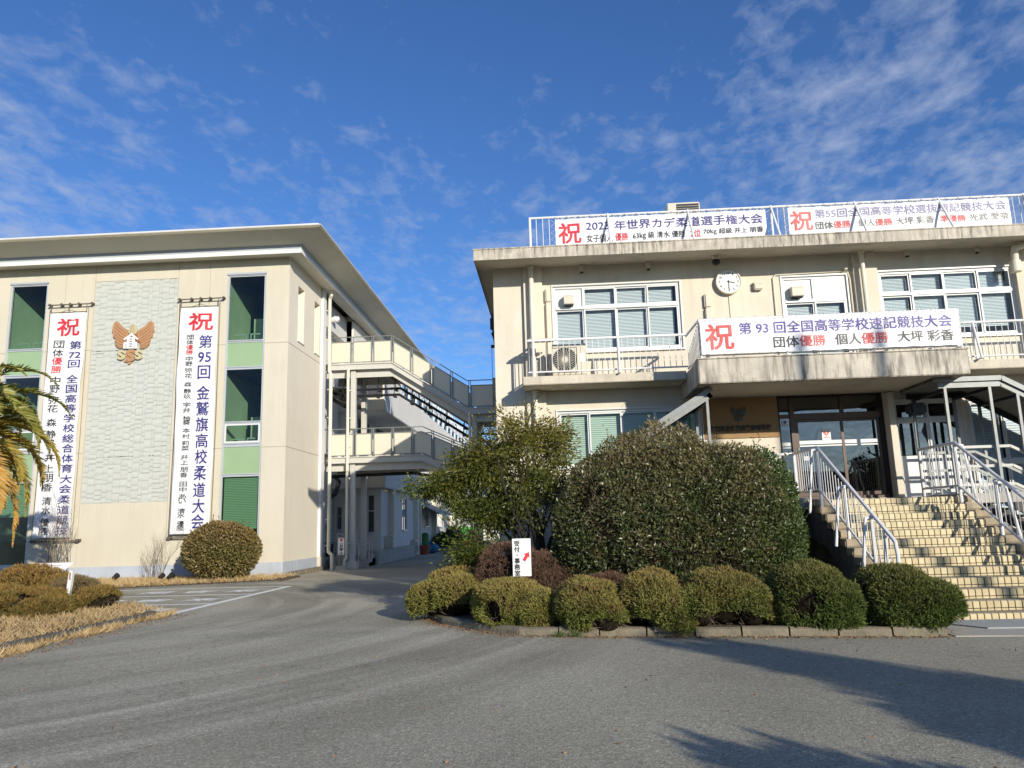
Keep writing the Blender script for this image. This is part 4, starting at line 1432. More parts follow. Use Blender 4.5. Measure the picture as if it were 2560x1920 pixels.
# balconies
b = MB()
b.bevel_box(-0.60, 3.055, 17.07, 17.998, 4.676, 4.87, 0.012)
b.build('balcony', M['oldslab'], OB)
b = MB()
b.bevel_box(8.475, 15.5, 17.07, 17.998, 4.66, 4.86, 0.012)
b.build('balcony', M['oldslab'], OB)
b = MB()
b.bevel_box(3.06, 8.47, 15.70, 15.92, 4.325, 4.835, 0.015)
b.bevel_box(3.06, 3.24, 15.921, 17.99, 4.325, 4.835, 0.012)
b.bevel_box(8.29, 8.47, 15.921, 17.99, 4.325, 4.835, 0.012)
b.box(3.05, 8.48, 15.69, 15.94, 4.836, 4.86)
b.build('porch_parapet', M['oldconc'], OB)
b = MB()
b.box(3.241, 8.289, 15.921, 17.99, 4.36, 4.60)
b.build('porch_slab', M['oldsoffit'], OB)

# tan stucco panel and the sign letters
b = MB()
b.box(3.52, 5.235, YW - 0.03, YW - 0.001, 3.41, 4.34)
b.build('tan_panel', M['tan'], OB)
SG = MB()
name = '佐賀県立佐賀商業高等学校'
for i, ch in enumerate(name):
    v, f = glyphs(ch, 0.03)
    lo, hi = v.min(0), v.max(0)
    xa = 3.66 + i * 0.1165
    w_ = (v - lo) / (hi - lo)
    pts = [(xa + p[0] * 0.108, p[1] * 0.135 + 3.575) for p in w_]
    n = len(pts)
    SG.add([(p[0], YW - 0.075, p[1]) for p in pts], f)
    SG.add([(p[0], YW - 0.045, p[1]) for p in pts], f)
tag(SG.build('name_lettering', M['lettermetal']), 'dark raised lettering of the school name on the tan wall', 'lettering')
E2 = thing('wall_crest', 'small dark bronze winged crest on the tan wall beside the door', 'emblem', (4.345, YW - 0.03, 3.95))
crest(lambda cx, cy, d: (4.175 + (cx - 225) * 0.000358, YW - 0.031 - d, 4.155 - (cy - 375) * 0.00036), E2, 0.035, [M['bronze']] * 4, True)


# ------------------------------------------------------------------ windows
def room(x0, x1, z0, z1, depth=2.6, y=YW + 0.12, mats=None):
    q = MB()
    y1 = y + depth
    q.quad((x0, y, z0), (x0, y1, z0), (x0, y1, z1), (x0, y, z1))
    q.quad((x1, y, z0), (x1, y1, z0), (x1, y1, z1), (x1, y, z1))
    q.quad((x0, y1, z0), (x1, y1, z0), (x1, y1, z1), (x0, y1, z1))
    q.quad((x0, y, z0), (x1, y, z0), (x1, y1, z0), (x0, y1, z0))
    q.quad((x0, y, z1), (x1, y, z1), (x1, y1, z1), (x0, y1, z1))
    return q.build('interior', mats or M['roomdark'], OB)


def blind(x0, x1, z0, z1, y, mat, par, pitch=0.035, tilt=0.012, drop=1.0):
    q = MB()
    z_ = z0 + (z1 - z0) * (1 - drop)
    q.box(x0, x1, y - 0.012, y + 0.012, z1 - 0.03, z1 - 0.002)
    while z_ < z1 - 0.03:
        q.quad((x0, y - tilt, z_), (x1, y - tilt, z_), (x1, y + tilt, z_ + pitch * 0.97), (x0, y + tilt, z_ + pitch * 0.97))
        z_ += pitch
    return q.build('blind', mat, par)


def grid_window(r, xs, zs, blank=(), bl=None, pitch=0.035, drops=None, name='window', frame='whitealu', glass='glass', fw=0.055):
    """Window of len(xs)-1 columns and len(zs)-1 rows; blank = cells that are white panels."""
    x0, x1, z0, z1 = r
    f = MB()
    y = YW + 0.02
    f.box(x0, x0 + fw, y, y + 0.07, z0, z1)
    f.box(x1 - fw, x1, y, y + 0.07, z0, z1)
    f.box(x0 + fw, x1 - fw, y, y + 0.07, z0, z0 + fw)
    f.box(x0 + fw, x1 - fw, y, y + 0.07, z1 - fw, z1)
    f.box(x0 - 0.035, x1 + 0.035, YW - 0.03, YW + 0.019, z1 + 0.001, z1 + 0.035)
    f.box(x0 - 0.035, x0 - 0.001, YW - 0.025, YW + 0.019, z0, z1)
    f.box(x1 + 0.001, x1 + 0.035, YW - 0.025, YW + 0.019, z0, z1)
    f.box(x0 - 0.05, x1 + 0.05, YW - 0.06, YW + 0.019, z0 - 0.04, z0 - 0.001)
    for zz in zs[1:-1]:
        f.box(x0 + fw, x1 - fw, y - 0.015, y + 0.075, zz - 0.036, zz + 0.036)
    w = f.build(name, M[frame], OB)
    for j in range(len(zs) - 1):
        for i in range(len(xs) - 1):
            a = xs[i] + (fw if i == 0 else 0.0)
            c = xs[i + 1] - (fw if i == len(xs) - 2 else 0.0)
            e = zs[j] + (fw if j == 0 else 0.037)
            g_ = zs[j + 1] - (fw if j == len(zs) - 2 else 0.037)
            yy = y + (0.008 if i % 2 else 0.036)
            if (i, j) in blank:
                q = MB()
                q.box(a, c, yy, yy + 0.02, e, g_)
                q.build('white_panel', M['whitealu'], w)
                q = MB()
                q.box(c - 0.03, c + 0.02, y + 0.001, y + 0.072, e, g_)
                q.build('sash', M[frame], w)
                continue
            q = MB()
            s = 0.035
            q.box(a, a + s, yy, yy + 0.027, e, g_)
            q.box(c - s, c, yy, yy + 0.027, e, g_)
            q.box(a + s, c - s, yy, yy + 0.027, e, e + s)
            q.box(a + s, c - s, yy, yy + 0.027, g_ - s, g_)
            q.build('sash', M[frame], w)
            q = MB()
            q.quad((a + s, yy + 0.012, e + s), (c - s, yy + 0.012, e + s), (c - s, yy + 0.012, g_ - s), (a + s, yy + 0.012, g_ - s))
            q.build('pane', M[glass], w)
    if bl:
        for i in range(len(xs) - 1):
            blind(xs[i] + 0.03, xs[i + 1] - (0.03 if i < len(xs) - 2 else 0.14), z0 + 0.03, z1 - 0.03, YW + 0.17, M[bl], w, pitch, drop=(drops or [1] * 9)[i])
    room(x0 - 0.2, x1 + 0.2, z0 - 0.3, z1 + 0.15)
    return w


def vent_hood(x0, x1, z0, z1, y, dep=0.2):
    q = MB()
    q.prism([(y, z1), (y - dep * 0.8, z1 - 0.02), (y - dep, z1 - 0.07), (y - dep, z0 + 0.02), (y - dep * 0.95, z0), (y, z0 + 0.02)], 'x', x0, x1)
    q.box(x0 + 0.015, x1 - 0.015, y - dep * 0.93, y - 0.01, z0 - 0.02, z0 + 0.0, 1)
    return q


w1 = grid_window(W1, [0.15, 0.885, 1.66, 2.41, 3.19], [5.60, 6.69, 7.235], {(0, 1)}, 'blind', drops=[1, 1, 1, 1])
vent_hood(0.41, 0.645, 6.75, 7.0, YW + 0.03).build('vent_hood', [M['acbody'], M['acdark']], w1)
w2 = grid_window(W2, [7.87, 8.61, 9.38, 10.16, 10.97], [5.62, 6.70, 7.25], (), 'blind', drops=[1, 1, 0.86, 0.86])
wm = grid_window(WM, [5.61, 6.345, 7.12], [4.95, 6.63, 7.22], {(0, 1), (1, 1)}, 'blind')
vent_hood(5.79, 6.065, 6.71, 6.97, YW + 0.03).build('vent_hood', [M['acbody'], M['acdark']], wm)
wl = grid_window(WL, [0.15, 0.885, 1.65, 2.425, 3.5], [2.85, 4.185], (), 'greenblind', 0.05)
# window far right on the upper floor
wr3 = MB()
# lower right windows behind the side canopy
wr = grid_window(WR, [7.86, 8.62, 9.38], [1.96, 3.70, 4.16], (), None, name='window', glass='doorglass', fw=0.06)
q = MB()
q.box(7.93, 8.56, YW + 0.02, YW + 0.05, 2.02, 2.88)
q.box(8.66, 9.31, YW + 0.02, YW + 0.05, 2.02, 2.88)
q.build('white_panel', M['whitealu'], wr)
w3 = grid_window(W3, [9.55, 10.3, 11.05, 11.8, 12.55, 13.5, 14.5], [1.2, 2.7, 4.10], (), 'blind', 0.06, fw=0.05)

# ------------------------------------------------------------------ entrance
f = MB()
yd = YW + 0.06
f.box(5.24, 5.30, yd, yd + 0.1, 1.96, 4.38)
f.box(7.56, 7.66, yd, yd + 0.1, 1.96, 4.38)
f.box(5.30, 7.56, yd, yd + 0.1, 4.31, 4.38)
f.build('door_frame', M['darkbrown'], OB)
f = MB()
f.box(5.53, 5.625, yd - 0.02, yd + 0.09, 1.96, 4.31)
f.box(5.625, 7.56, yd - 0.02, yd + 0.09, 3.80, 3.94)
f.box(5.30, 5.53, yd, yd + 0.08, 3.84, 3.93)
f.box(6.69, 6.765, yd, yd + 0.08, 3.94, 4.31)
f.box(5.30, 7.56, yd - 0.03, yd + 0.09, 1.96, 2.03)
df = f.build('door_mullion', M['brownalu'], OB)
for (a, c, e, g_) in ((5.30, 5.53, 3.93, 4.31), (5.625, 6.69, 3.94, 4.31), (6.765, 7.56, 3.94, 4.31), (5.30, 5.53, 2.03, 3.84)):
    q = MB()
    q.quad((a, yd + 0.04, e), (c, yd + 0.04, e), (c, yd + 0.04, g_), (a, yd + 0.04, g_))
    q.build('pane', M['doorglass'], df)
for (a, c, yy) in ((5.63, 6.72, yd + 0.0), (6.66, 7.555, yd + 0.035)):
    f = MB()
    s = 0.065
    f.box(a, a + s, yy, yy + 0.03, 2.035, 3.795)
    f.box(c - s, c, yy, yy + 0.03, 2.035, 3.795)
    f.box(a + s, c - s, yy, yy + 0.03, 3.735, 3.795)
    f.box(a + s, c - s, yy, yy + 0.03, 2.035, 2.12)
    d = f.build('sliding_door', M['brownalu'], OB)
    q = MB()
    q.quad((a + s, yy + 0.014, 2.12), (c - s, yy + 0.014, 2.12), (c - s, yy + 0.014, 3.735), (a + s, yy + 0.014, 3.735))
    q.build('pane', M['doorglass'], d)
    q = MB()
    q.box(a + s, c - s, yy + 0.008, yy + 0.012, 3.226, 3.306)
    q.box(a + s, c - s, yy + 0.008, yy + 0.012, 3.172, 3.20)
    q.build('sticker_band', M['paper'], d)
    q = MB()
    q.box((a + 0.02) if a < 6 else (a + 0.02), (a + 0.045) if a < 6 else (a + 0.045), yy - 0.02, yy - 0.001, 2.95, 3.15)
    q.build('door_handle', M['steel'], d)
q = MB()
q.box(5.31, 5.52, yd + 0.034, yd + 0.038, 3.20, 3.28)
q.box(5.31, 5.52, yd + 0.034, yd + 0.038, 3.145, 3.17)
q.build('sticker_band', M['paper'], df)
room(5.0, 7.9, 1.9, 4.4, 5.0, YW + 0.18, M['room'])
q = MB()
q.box(6.95, 7.5, 21.0, 21.5, 1.96, 3.3)
tag(q.build('cabinet', surf('green_grey_cabinet', (0.24, 0.27, 0.22), 0.6)), 'grey green cabinet standing inside the entrance hall', 'cabinet')
EA = MB()
EA.bar((6.75, 19.3, 1.96), (7.15, 19.5, 2.75), 0.03)
EA.bar((7.15, 19.3, 1.96), (6.75, 19.5, 2.75), 0.03)
EA.bar((6.70, 19.4, 2.72), (7.2, 19.4, 2.72), 0.03)
tag(EA.build('folding_stand', M['whitealu']), 'white crossed folding stand inside the entrance door', 'stand')
# notices on the door
q = MB()
q.box(6.215, 6.415, yd - 0.006, yd - 0.003, 3.305, 3.56)
N1 = tag(q.build('door_notice', M['paper']), 'white defibrillator notice with a red heart on the door', 'notice')
q = MB()
hp = []
for i in range(26):
    t_ = 2 * math.pi * i / 26
    hp.append((6.315 + 0.0042 * 16 * math.sin(t_) ** 3, 3.463 + 0.0042 * (13 * math.cos(t_) - 5 * math.cos(2 * t_) - 2 * math.cos(3 * t_) - math.cos(4 * t_))))
q.add([(p[0], yd - 0.009, p[1]) for p in hp], [tuple(range(26))], 0)
q.add([(p[0], yd - 0.012, p[1]) for p in ((6.325, 3.505), (6.295, 3.462), (6.312, 3.462), (6.303, 3.42), (6.338, 3.472), (6.318, 3.472), (6.335, 3.505))], [tuple(range(7))], 1)
text(q, 'AED', 6.24, 6.39, 3.355, 3.385, lambda u, v: (u, yd - 0.009, v), 0)
q.build('heart_print', [M['s'], M['paper']], N1)
q = MB()
q.box(5.345, 5.47, yd + 0.02, yd + 0.024, 3.665, 3.815)
N2 = tag(q.build('door_notice', M['paper']), 'small white paper on the narrow side light of the entrance', 'notice')
q = MB()
for i in range(5):
    a = 2 * math.pi * i / 5 + 0.3
    q.add([(5.407 + 0.022 * math.cos(a) + 0.02 * math.cos(2 * math.pi * k / 8), yd + 0.017, 3.755 + 0.022 * math.sin(a) + 0.02 * math.sin(2 * math.pi * k / 8)) for k in range(8)], [tuple(range(8))])
q.box(5.37, 5.445, yd + 0.016, yd + 0.0185, 3.69, 3.698)
q.build('printed_mark', M['h'], N2)
q = MB()
q.box(5.75, 5.88, yd - 0.008, yd - 0.004, 2.855, 2.945)
N3 = tag(q.build('door_notice', M['paper']), 'low white slip of paper on the sliding door behind the balusters', 'notice')
q = MB()
for zz in (2.92, 2.90, 2.88):
    q.box(5.77, 5.86, yd - 0.011, yd - 0.0085, zz - 0.004, zz + 0.004)
q.build('printed_line', M['h'], N3)

# ------------------------------------------------------------------ pipes, ducts, cameras, clock
for (pts, r_) in (([(-0.36, 17.76, 7.70), (-0.36, 17.76, 4.88)], 0.062), ([(-0.35, 17.78, 4.66), (-0.35, 17.78, 4.5), (-0.35, 17.8, 4.3), (-0.35, 17.8, 0.1)], 0.058), ([(7.43, 17.74, 7.71), (7.43, 17.74, 4.88)], 0.055)):
    q = MB()
    q.tube(pts, r_, 10)
    q.tube([(pts[0][0], pts[0][1], pts[0][2] + 0.0), (pts[0][0], pts[0][1], pts[0][2] - 0.04)], r_ + 0.025, 10)
    q.build('downpipe', M['pvc'], OB, smooth=True)
q = MB()
q.tube([(11.6, 17.25, 7.66), (10.88, 17.62, 7.58), (10.87, 17.66, 7.50), (10.87, 17.70, 7.26)], 0.085, 10)
q.tube([(10.87, 17.70, 7.28), (10.87, 17.70, 7.02)], 0.12, 12)
q.build('downpipe', M['pvc'], OB, smooth=True)
for (xa, xb, z1) in ((-0.038, 0.095, 7.19), (3.745, 3.905, 6.89)):
    q = MB()
    q.bevel_box(xa, xb, YW - 0.11, YW - 0.001, z1 - 0.36, z1, 0.03)
    q.bevel_box(xa + 0.012, xb - 0.012, YW - 0.10, YW - 0.001, 4.9, z1 - 0.37, 0.012)
    q.build('pipe_duct', M['oldwall'], OB)
q = MB()
q.tube([(5.41, 17.97, 4.9), (5.41, 17.97, 7.2), (5.47, 17.97, 7.28), (7.18, 17.97, 7.31)], 0.018, 6)
q.tube([(7.10, 17.95, 7.36), (7.10, 17.85, 7.34)], 0.035, 8)
q.tube([(7.16, 17.97, 7.28), (7.2, 17.97, 7.1), (7.2, 17.97, 4.9)], 0.018, 6)
q.tube([(4.345, 17.98, 6.85), (4.36, 17.98, 4.9)], 0.008, 5)
q.build('conduit', M['pvc'], OB)
for (x, z_) in ((0.86, 7.60), (2.465, 7.60), (8.54, 7.64), (10.15, 7.65)):
    q = MB()
    q.tube([(x, 17.86, 7.69), (x, 17.86, z_ - 0.06)], 0.052, 10)
    q.tube([(x, 17.86, z_ - 0.06), (x, 17.86, z_ - 0.09)], 0.042, 10, 1)
    tag(q.build('soffit_lamp', [M['acbody'], M['acdark']], smooth=True), {0.86: 'small round lamp under the eaves above the vented window', 2.465: 'small round lamp under the eaves left of the clock', 8.54: 'small round eaves lamp left above the four-pane right window', 10.15: 'small round eaves lamp right above the four-pane right window'}[x], 'lamp', 'round lamps under the roof edge')
q = MB()
bm = bmesh.new()
bmesh.ops.create_uvsphere(bm, u_segments=16, v_segments=10, radius=0.095)
bm.verts.index_update()
q.add([(v.co.x + 4.02, v.co.y + 17.6, v.co.z + 7.55) for v in bm.verts], [[v.index for v in f.verts] for f in bm.faces])
bm.free()
q.tube([(4.02, 17.6, 7.70), (4.02, 17.6, 7.58)], 0.08, 12, 1)
tag(q.build('dome_camera', [M['black'], M['acbody']], smooth=True), 'black dome camera under the eaves above the clock', 'camera')
q = MB()
q.bevel_box(4.93, 5.135, YW - 0.13, YW - 0.001, 6.92, 7.06, 0.02)
q.prism([(4.93, 7.061), (5.135, 7.061), (5.12, 7.12), (5.07, 7.15), (4.99, 7.15), (4.945, 7.12)], 'y', YW - 0.12, YW - 0.001)
tag(q.build('wall_sensor', M['acbody']), 'grey domed box on the wall beside the clock', 'sensor')

CK = thing('wall_clock', 'round white clock with black numerals on the upper wall', 'clock', (4.345, YW - 0.03, 7.145))


def ring(q, x, y0, y1, z_, ra, rb, n=40, m=0):
    vs = []
    for k in range(n):
        a = 2 * math.pi * k / n
        for (r_, y_) in ((ra, y0), (rb, y0), (rb, y1), (ra, y1)):
            vs.append((x + r_ * math.cos(a), y_, z_ + r_ * math.sin(a)))
    fs = [(4 * k + j, 4 * ((k + 1) % n) + j, 4 * ((k + 1) % n) + (j + 1) % 4, 4 * k + (j + 1) % 4) for k in range(n) for j in range(4)]
    q.add(vs, fs, m)


q = MB()
ring(q, 4.345, YW - 0.13, YW - 0.001, 7.145, 0.275, 0.302)
q.build('rim', M['acbody'], CK)
q = MB()
q.add([(4.345 + 0.276 * math.cos(2 * math.pi * k / 40), YW - 0.11, 7.145 + 0.276 * math.sin(2 * math.pi * k / 40)) for k in range(40)], [tuple(range(40))])
q.build('dial', M['paper'], CK)
q = MB()
for h in range(1, 13):
    a = math.radians(90 - 30 * h)
    cx, cz = 4.345 + 0.215 * math.cos(a), 7.145 + 0.215 * math.sin(a)
    w_ = 0.034 if h < 10 else 0.062
    if h == 1:
        w_ = 0.02
    if h == 11:
        w_ = 0.05
    text(q, str(h), cx - w_ / 2, cx + w_ / 2, cz - 0.031, cz + 0.031, lambda u, v: (u, YW - 0.113, v), 0, 0.02)
q.build('numerals', M['g'], CK)
q = MB()
for (deg, ln, w_, t_) in ((90 - 30 * 3.5, 0.15, 0.02, 0.118), (90 - 6 * 30.2, 0.21, 0.014, 0.124)):
    a = math.radians(deg)
    q.bar((4.345 - 0.04 * math.cos(a), YW - t_, 7.145 - 0.04 * math.sin(a)), (4.345 + ln * math.cos(a), YW - t_, 7.145 + ln * math.sin(a)), w_, 0.004, upv=(0, 1, 0))
ring(q, 4.345, YW - 0.128, YW - 0.112, 7.145, 0.0, 0.02, 12)
q.build('hands', M['k'], CK)

# wall-end bracket with cable at the left corner
q = MB()
q.bar((-1.30, 18.6, 6.9), (-1.40, 18.6, 6.65), 0.035)
q.box(-1.43, -1.34, 18.55, 18.65, 6.40, 6.68)
q.bar((-1.37, 18.6, 6.42), (-1.32, 18.6, 5.98), 0.05)
q.bar((-1.40, 18.58, 6.3), (-1.33, 18.6, 6.1), 0.03)
q.box(-1.42, -1.33, 18.55, 18.63, 5.92, 5.99)
q.tube([(-1.405, 18.58, 5.93), (-1.40, 18.58, 4.0), (-1.39, 18.58, 2.0)], 0.006, 4)
tag(q.build('cable_bracket', M['black']), 'black cable bracket on the left corner of the old building', 'bracket')
q = MB()
q.bevel_box(-1.44, -1.30, 19.0, 19.4, 4.75, 5.25, 0.01)
tag(q.build('meter_box', M['fascia']), 'small brown meter box at the side wall by the footbridge', 'box')


# ------------------------------------------------------------------ railings of the old building
def railing(nm, segs, parent, ztop, zbot, zfoot, step, rt=0.03, rb=0.02, rbal=0.0085, posts=(), brace=(), mat='white', by=0.35, spine=None):
    """segs: polyline of (x,y); posts: list of (x,y); brace: posts that carry a raking strut."""
    T = MB()
    pl = [(x, y, ztop) for x, y in segs]
    T.tube(pl, rt, 8)
    root = T.build(nm, M[mat], parent, smooth=True)
    q = MB()
    q.tube([(x, y, zbot) for x, y in segs], rb, 8)
    q.build('bottom_rail', M[mat], root, smooth=True)
    for (p, r) in zip(segs[:-1], segs[1:]):
        d = math.hypot(r[0] - p[0], r[1] - p[1])
        n_ = max(1, round(d / step))
        for i in range(1, n_):
            x, y = p[0] + (r[0] - p[0]) * i / n_, p[1] + (r[1] - p[1]) * i / n_
            if any(abs(x - a) + abs(y - c) < 0.05 for a, c in posts):
                continue
            q = MB()
            q.tube([(x, y, zbot), (x, y, ztop)], rbal, 6)
            q.build('baluster', M[mat], root)
    for (x, y) in posts:
        q = MB()
        q.tube([(x, y, zfoot), (x, y, ztop + 0.02)], rt, 8)
        q.build('post', M[mat], root, smooth=True)
    for (x, y) in brace:
        q = MB()
        q.tube([(x, y, ztop + 0.03), (x, y - by, zfoot)], rt * 0.85, 8)
        if by < 0.3:
            q.bar((x, y - by, zfoot + 0.02), (x, y + 0.12, zfoot + 0.02), 0.03, 0.03)
        q.build('raking_strut', M[mat], root, smooth=True)
    return root


xp = [-0.345, 1.56, 3.50, 5.485, 7.47, 9.43, 11.41, 13.4]
railing('roof_railing', [(-0.345, 17.9), (15.4, 17.9)], OB, 8.975, 8.05, 7.9, 0.158, 0.032, 0.016, 0.009, [(x, 17.9) for x in xp], [(x, 17.9) for x in xp[1:]], by=0.62)
railing('balcony_railing', [(-0.46, 17.98), (-0.46, 17.13), (3.12, 17.13)], OB, 5.71, 4.975, 4.86, 0.135, 0.03, 0.02, 0.008, [(-0.35, 17.13), (1.57, 17.13)], [(1.57, 17.13)], by=0.16)
railing('porch_railing', [(3.11, 17.13), (3.15, 15.78), (8.40, 15.78), (8.42, 17.13)], OB, 5.68, 4.92, 4.85, 0.12, 0.028, 0.018, 0.008, [(3.15, 15.78), (4.9, 15.78), (6.65, 15.78), (8.40, 15.78)])
railing('balcony_railing', [(8.42, 17.13), (15.4, 17.13)], OB, 5.725, 4.955, 4.86, 0.135, 0.03, 0.02, 0.008, [(9.41, 17.13), (11.4, 17.13)], [(9.41, 17.13)], by=0.2)
# cover tray on the corner of the left balcony rail
q = MB()
q.box(-0.45, 0.12, 17.14, 17.45, 5.735, 5.76)
q.build('rail_tray', M['oldslab'], OB)

ac_unit('ivory outdoor unit with round fan guard on the left balcony', 0.065, 17.34, 4.875, 0.79, 0.78, 0.3)
RU = thing('roof_unit', 'beige box-shaped plant unit with louvred face on the roof', 'roof unit', (3.8, 20, 7.97))
q = MB()
q.bevel_box(3.37, 4.25, 20, 20.9, 7.97, 10.1, 0.02)
q.build('casing', M['acbody'], RU)
q = MB()
q.box(3.62, 4.22, 19.99, 20.001, 8.9, 10.05)
q.build('louvre', M['acdark'], RU)
q = MB()
for i in range(16):
    q.box(3.62, 4.22, 19.975, 19.989, 8.95 + i * 0.068, 8.965 + i * 0.068)
q.build('louvre_blade', M['conc'], RU)


# ------------------------------------------------------------------ horizontal banners
def hbanner(label, x0, x1, z0, z1, y, segs, seed, group='white celebration banners with printed lines on the railings'):
    T = thing('railing_banner', label, 'banner', ((x0 + x1) / 2, y, z0), group)
    ph = [random.Random(seed).uniform(0, 6) for _ in range(3)]

    def yy(u, v):
        return y + 0.010 * math.sin(u * 4 + ph[0]) + 0.007 * math.sin(u * 9 + v * 6 + ph[1])
    nx, nz = 60, 6
    q = MB()
    q.add([(x0 + (x1 - x0) * i / nx, yy(x0 + (x1 - x0) * i / nx, z0 + (z1 - z0) * j / nz), z0 + (z1 - z0) * j / nz + (0.006 * math.sin(i * 1.57) if j in (0, nz) else 0)) for j in range(nz + 1) for i in range(nx + 1)],
          [(j * (nx + 1) + i, j * (nx + 1) + i + 1, (j + 1) * (nx + 1) + i + 1, (j + 1) * (nx + 1) + i) for j in range(nz) for i in range(nx)])
    q.build('sheet', M['clothw'], T, smooth=True)
    for (s, c, a, e, za, zb) in segs:
        q = MB()
        text(q, s, a, e, za, zb, lambda u, v: (u, yy(u, v) - 0.01, v), 0, 0.006 if s != '祝' else 0.012)
        q.build('lettering', M[c], T)
    q = MB()
    n_ = int((x1 - x0) / 0.14)
    q.tube([(x0 + (x1 - x0) * i / n_, y + (0.0 if i % 2 else 0.03), z1 + (-0.02 if i % 2 else 0.085)) for i in range(n_ + 1)], 0.005, 4)
    q.build('lacing', M['paper'], T)
    for e, s in ((x0, -1), (x1, 1)):
        q = MB()
        q.tube([(e + (0 if i % 2 else s * 0.11), y + (0 if i % 2 else 0.03), z0 + (z1 - z0) * i / 10) for i in range(11)], 0.005, 4)
        q.build('lacing', M['paper'], T)
    return T


k_ = 17.80 / 17.83
S_A = [('祝', 'r', 0.357, 0.891, 8.268, 8.787), ('2023', 'n', 1.024, 1.584, 8.582, 8.766), ('年世界カデ柔道選手権大会', 'n', 1.710, 5.253, 8.555, 8.796), ('女子個人', 'k', 1.024, 1.652, 8.263, 8.463), ('優勝', 'r', 1.717, 2.023, 8.277, 8.470),
       ('63㎏ 級 清水 優陸', 'k', 2.140, 3.388, 8.271, 8.464), ('2位', 'r', 3.513, 3.761, 8.281, 8.469), ('70㎏ 超級 井上 朋香', 'k', 3.829, 5.246, 8.309, 8.471)]
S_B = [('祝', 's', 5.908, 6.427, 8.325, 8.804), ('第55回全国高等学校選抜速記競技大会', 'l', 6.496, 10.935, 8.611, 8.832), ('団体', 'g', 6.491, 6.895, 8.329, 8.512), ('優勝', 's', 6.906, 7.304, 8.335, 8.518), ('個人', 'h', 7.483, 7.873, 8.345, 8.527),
       ('優勝', 's', 7.880, 8.280, 8.349, 8.523), ('大坪 彩香', 'h', 8.370, 9.251, 8.355, 8.530), ('準優勝', 's', 9.392, 9.989, 8.361, 8.527), ('光武 愛奈', 'i', 10.078, 10.968, 8.367, 8.534)]  # inks grow paler to the right: sun glare put into the print colour
S_C = [('祝', 's', 3.256, 3.815, 5.030, 5.561), ('第 93 回全国高等学校速記競技大会', 'm', 3.942, 8.224, 5.322, 5.572), ('団体', 'k', 4.625, 5.132, 5.018, 5.248), ('優勝', 's', 5.147, 5.669, 5.021, 5.251), ('個人', 'g', 5.867, 6.386, 5.028, 5.258),
       ('優勝', 's', 6.401, 6.917, 5.028, 5.258), ('大坪 彩香', 'g', 7.114, 8.225, 5.034, 5.256)]
hbanner('2023 judo banner with sharp navy lettering on the roof railing', 0.275, 5.335, 8.06, 8.89, 17.83, S_A, 1)
hbanner('glare-lightened 55th shorthand contest banner at the right end of the roof railing', 5.86, 11.02, 8.12, 8.90, 17.83, S_B, 2)
hbanner('93rd shorthand contest banner on the porch railing below the clock', 3.15, 8.36, 4.93, 5.645, 15.70, S_C, 3)

# ================================================================== ENTRANCE STAIRS
ST = thing('entrance_stairs', 'broad outdoor stairs of yellow tiles with white handrails', 'stairs', (6.6, 13.9, 0))
SL, SR = 5.43, 7.82
ZT = [0.116] + [0.116 + 0.1487 * i for i in range(1, 13)]     # top of each step
YS = [12.15 + 0.29 * i for i in range(13)]
ground_right = 9.6
b = MB()      # solid core under the tiles
prof = [(YS[0], -0.02)]
for y, z_ in zip(YS, ZT):
    prof += [(y, prof[-1][1]), (y, z_ - 0.012)] if prof[-1][0] != y else [(y, z_ - 0.012)]
prof += [(18.0, ZT[-1] - 0.012), (18.0, 1.45), (16.2, 1.25), (15.3, 1.10), (14.6, 0.75), (13.2, -0.02)]
b.prism(prof, 'x', SL, SR)
b.build('stair_core', M['grout'], ST)
# riser tiles and tread tiles (each tile an island)
wx = (SR - SL) / 23
for i, (y, z_) in enumerate(zip(YS, ZT)):
    zb_ = 0.0 if i == 0 else ZT[i - 1]
    y2 = YS[i + 1] if i < 12 else 17.98
    td = MB()
    if i < 12:
        for k in range(23):
            td.box(SL + k * wx + 0.006, SL + (k + 1) * wx - 0.006, y + 0.006, y2 - 0.012, z_ - 0.013, z_)
    else:
        td.box(SL, SR, y + 0.006, y2, z_ - 0.013, z_)
    st_ = td.build('tread_tile', M['tread'], ST)
    rt_ = MB()
    for k in range(23):
        xa, xb = SL + k * wx + 0.0065, SL + (k + 1) * wx - 0.0065
        hi = z_ - 0.010
        mid = max(hi - 0.095, zb_ + 0.01)
        rt_.bevel_box(xa, xb, y - 0.010, y + 0.004, mid, hi, 0.003)
        if mid - 0.011 - zb_ > 0.012:
            rt_.box(xa, xb, y - 0.009, y + 0.004, zb_ + 0.003, mid - 0.011)
    rt_.build('riser_tile', M['tile'], st_)
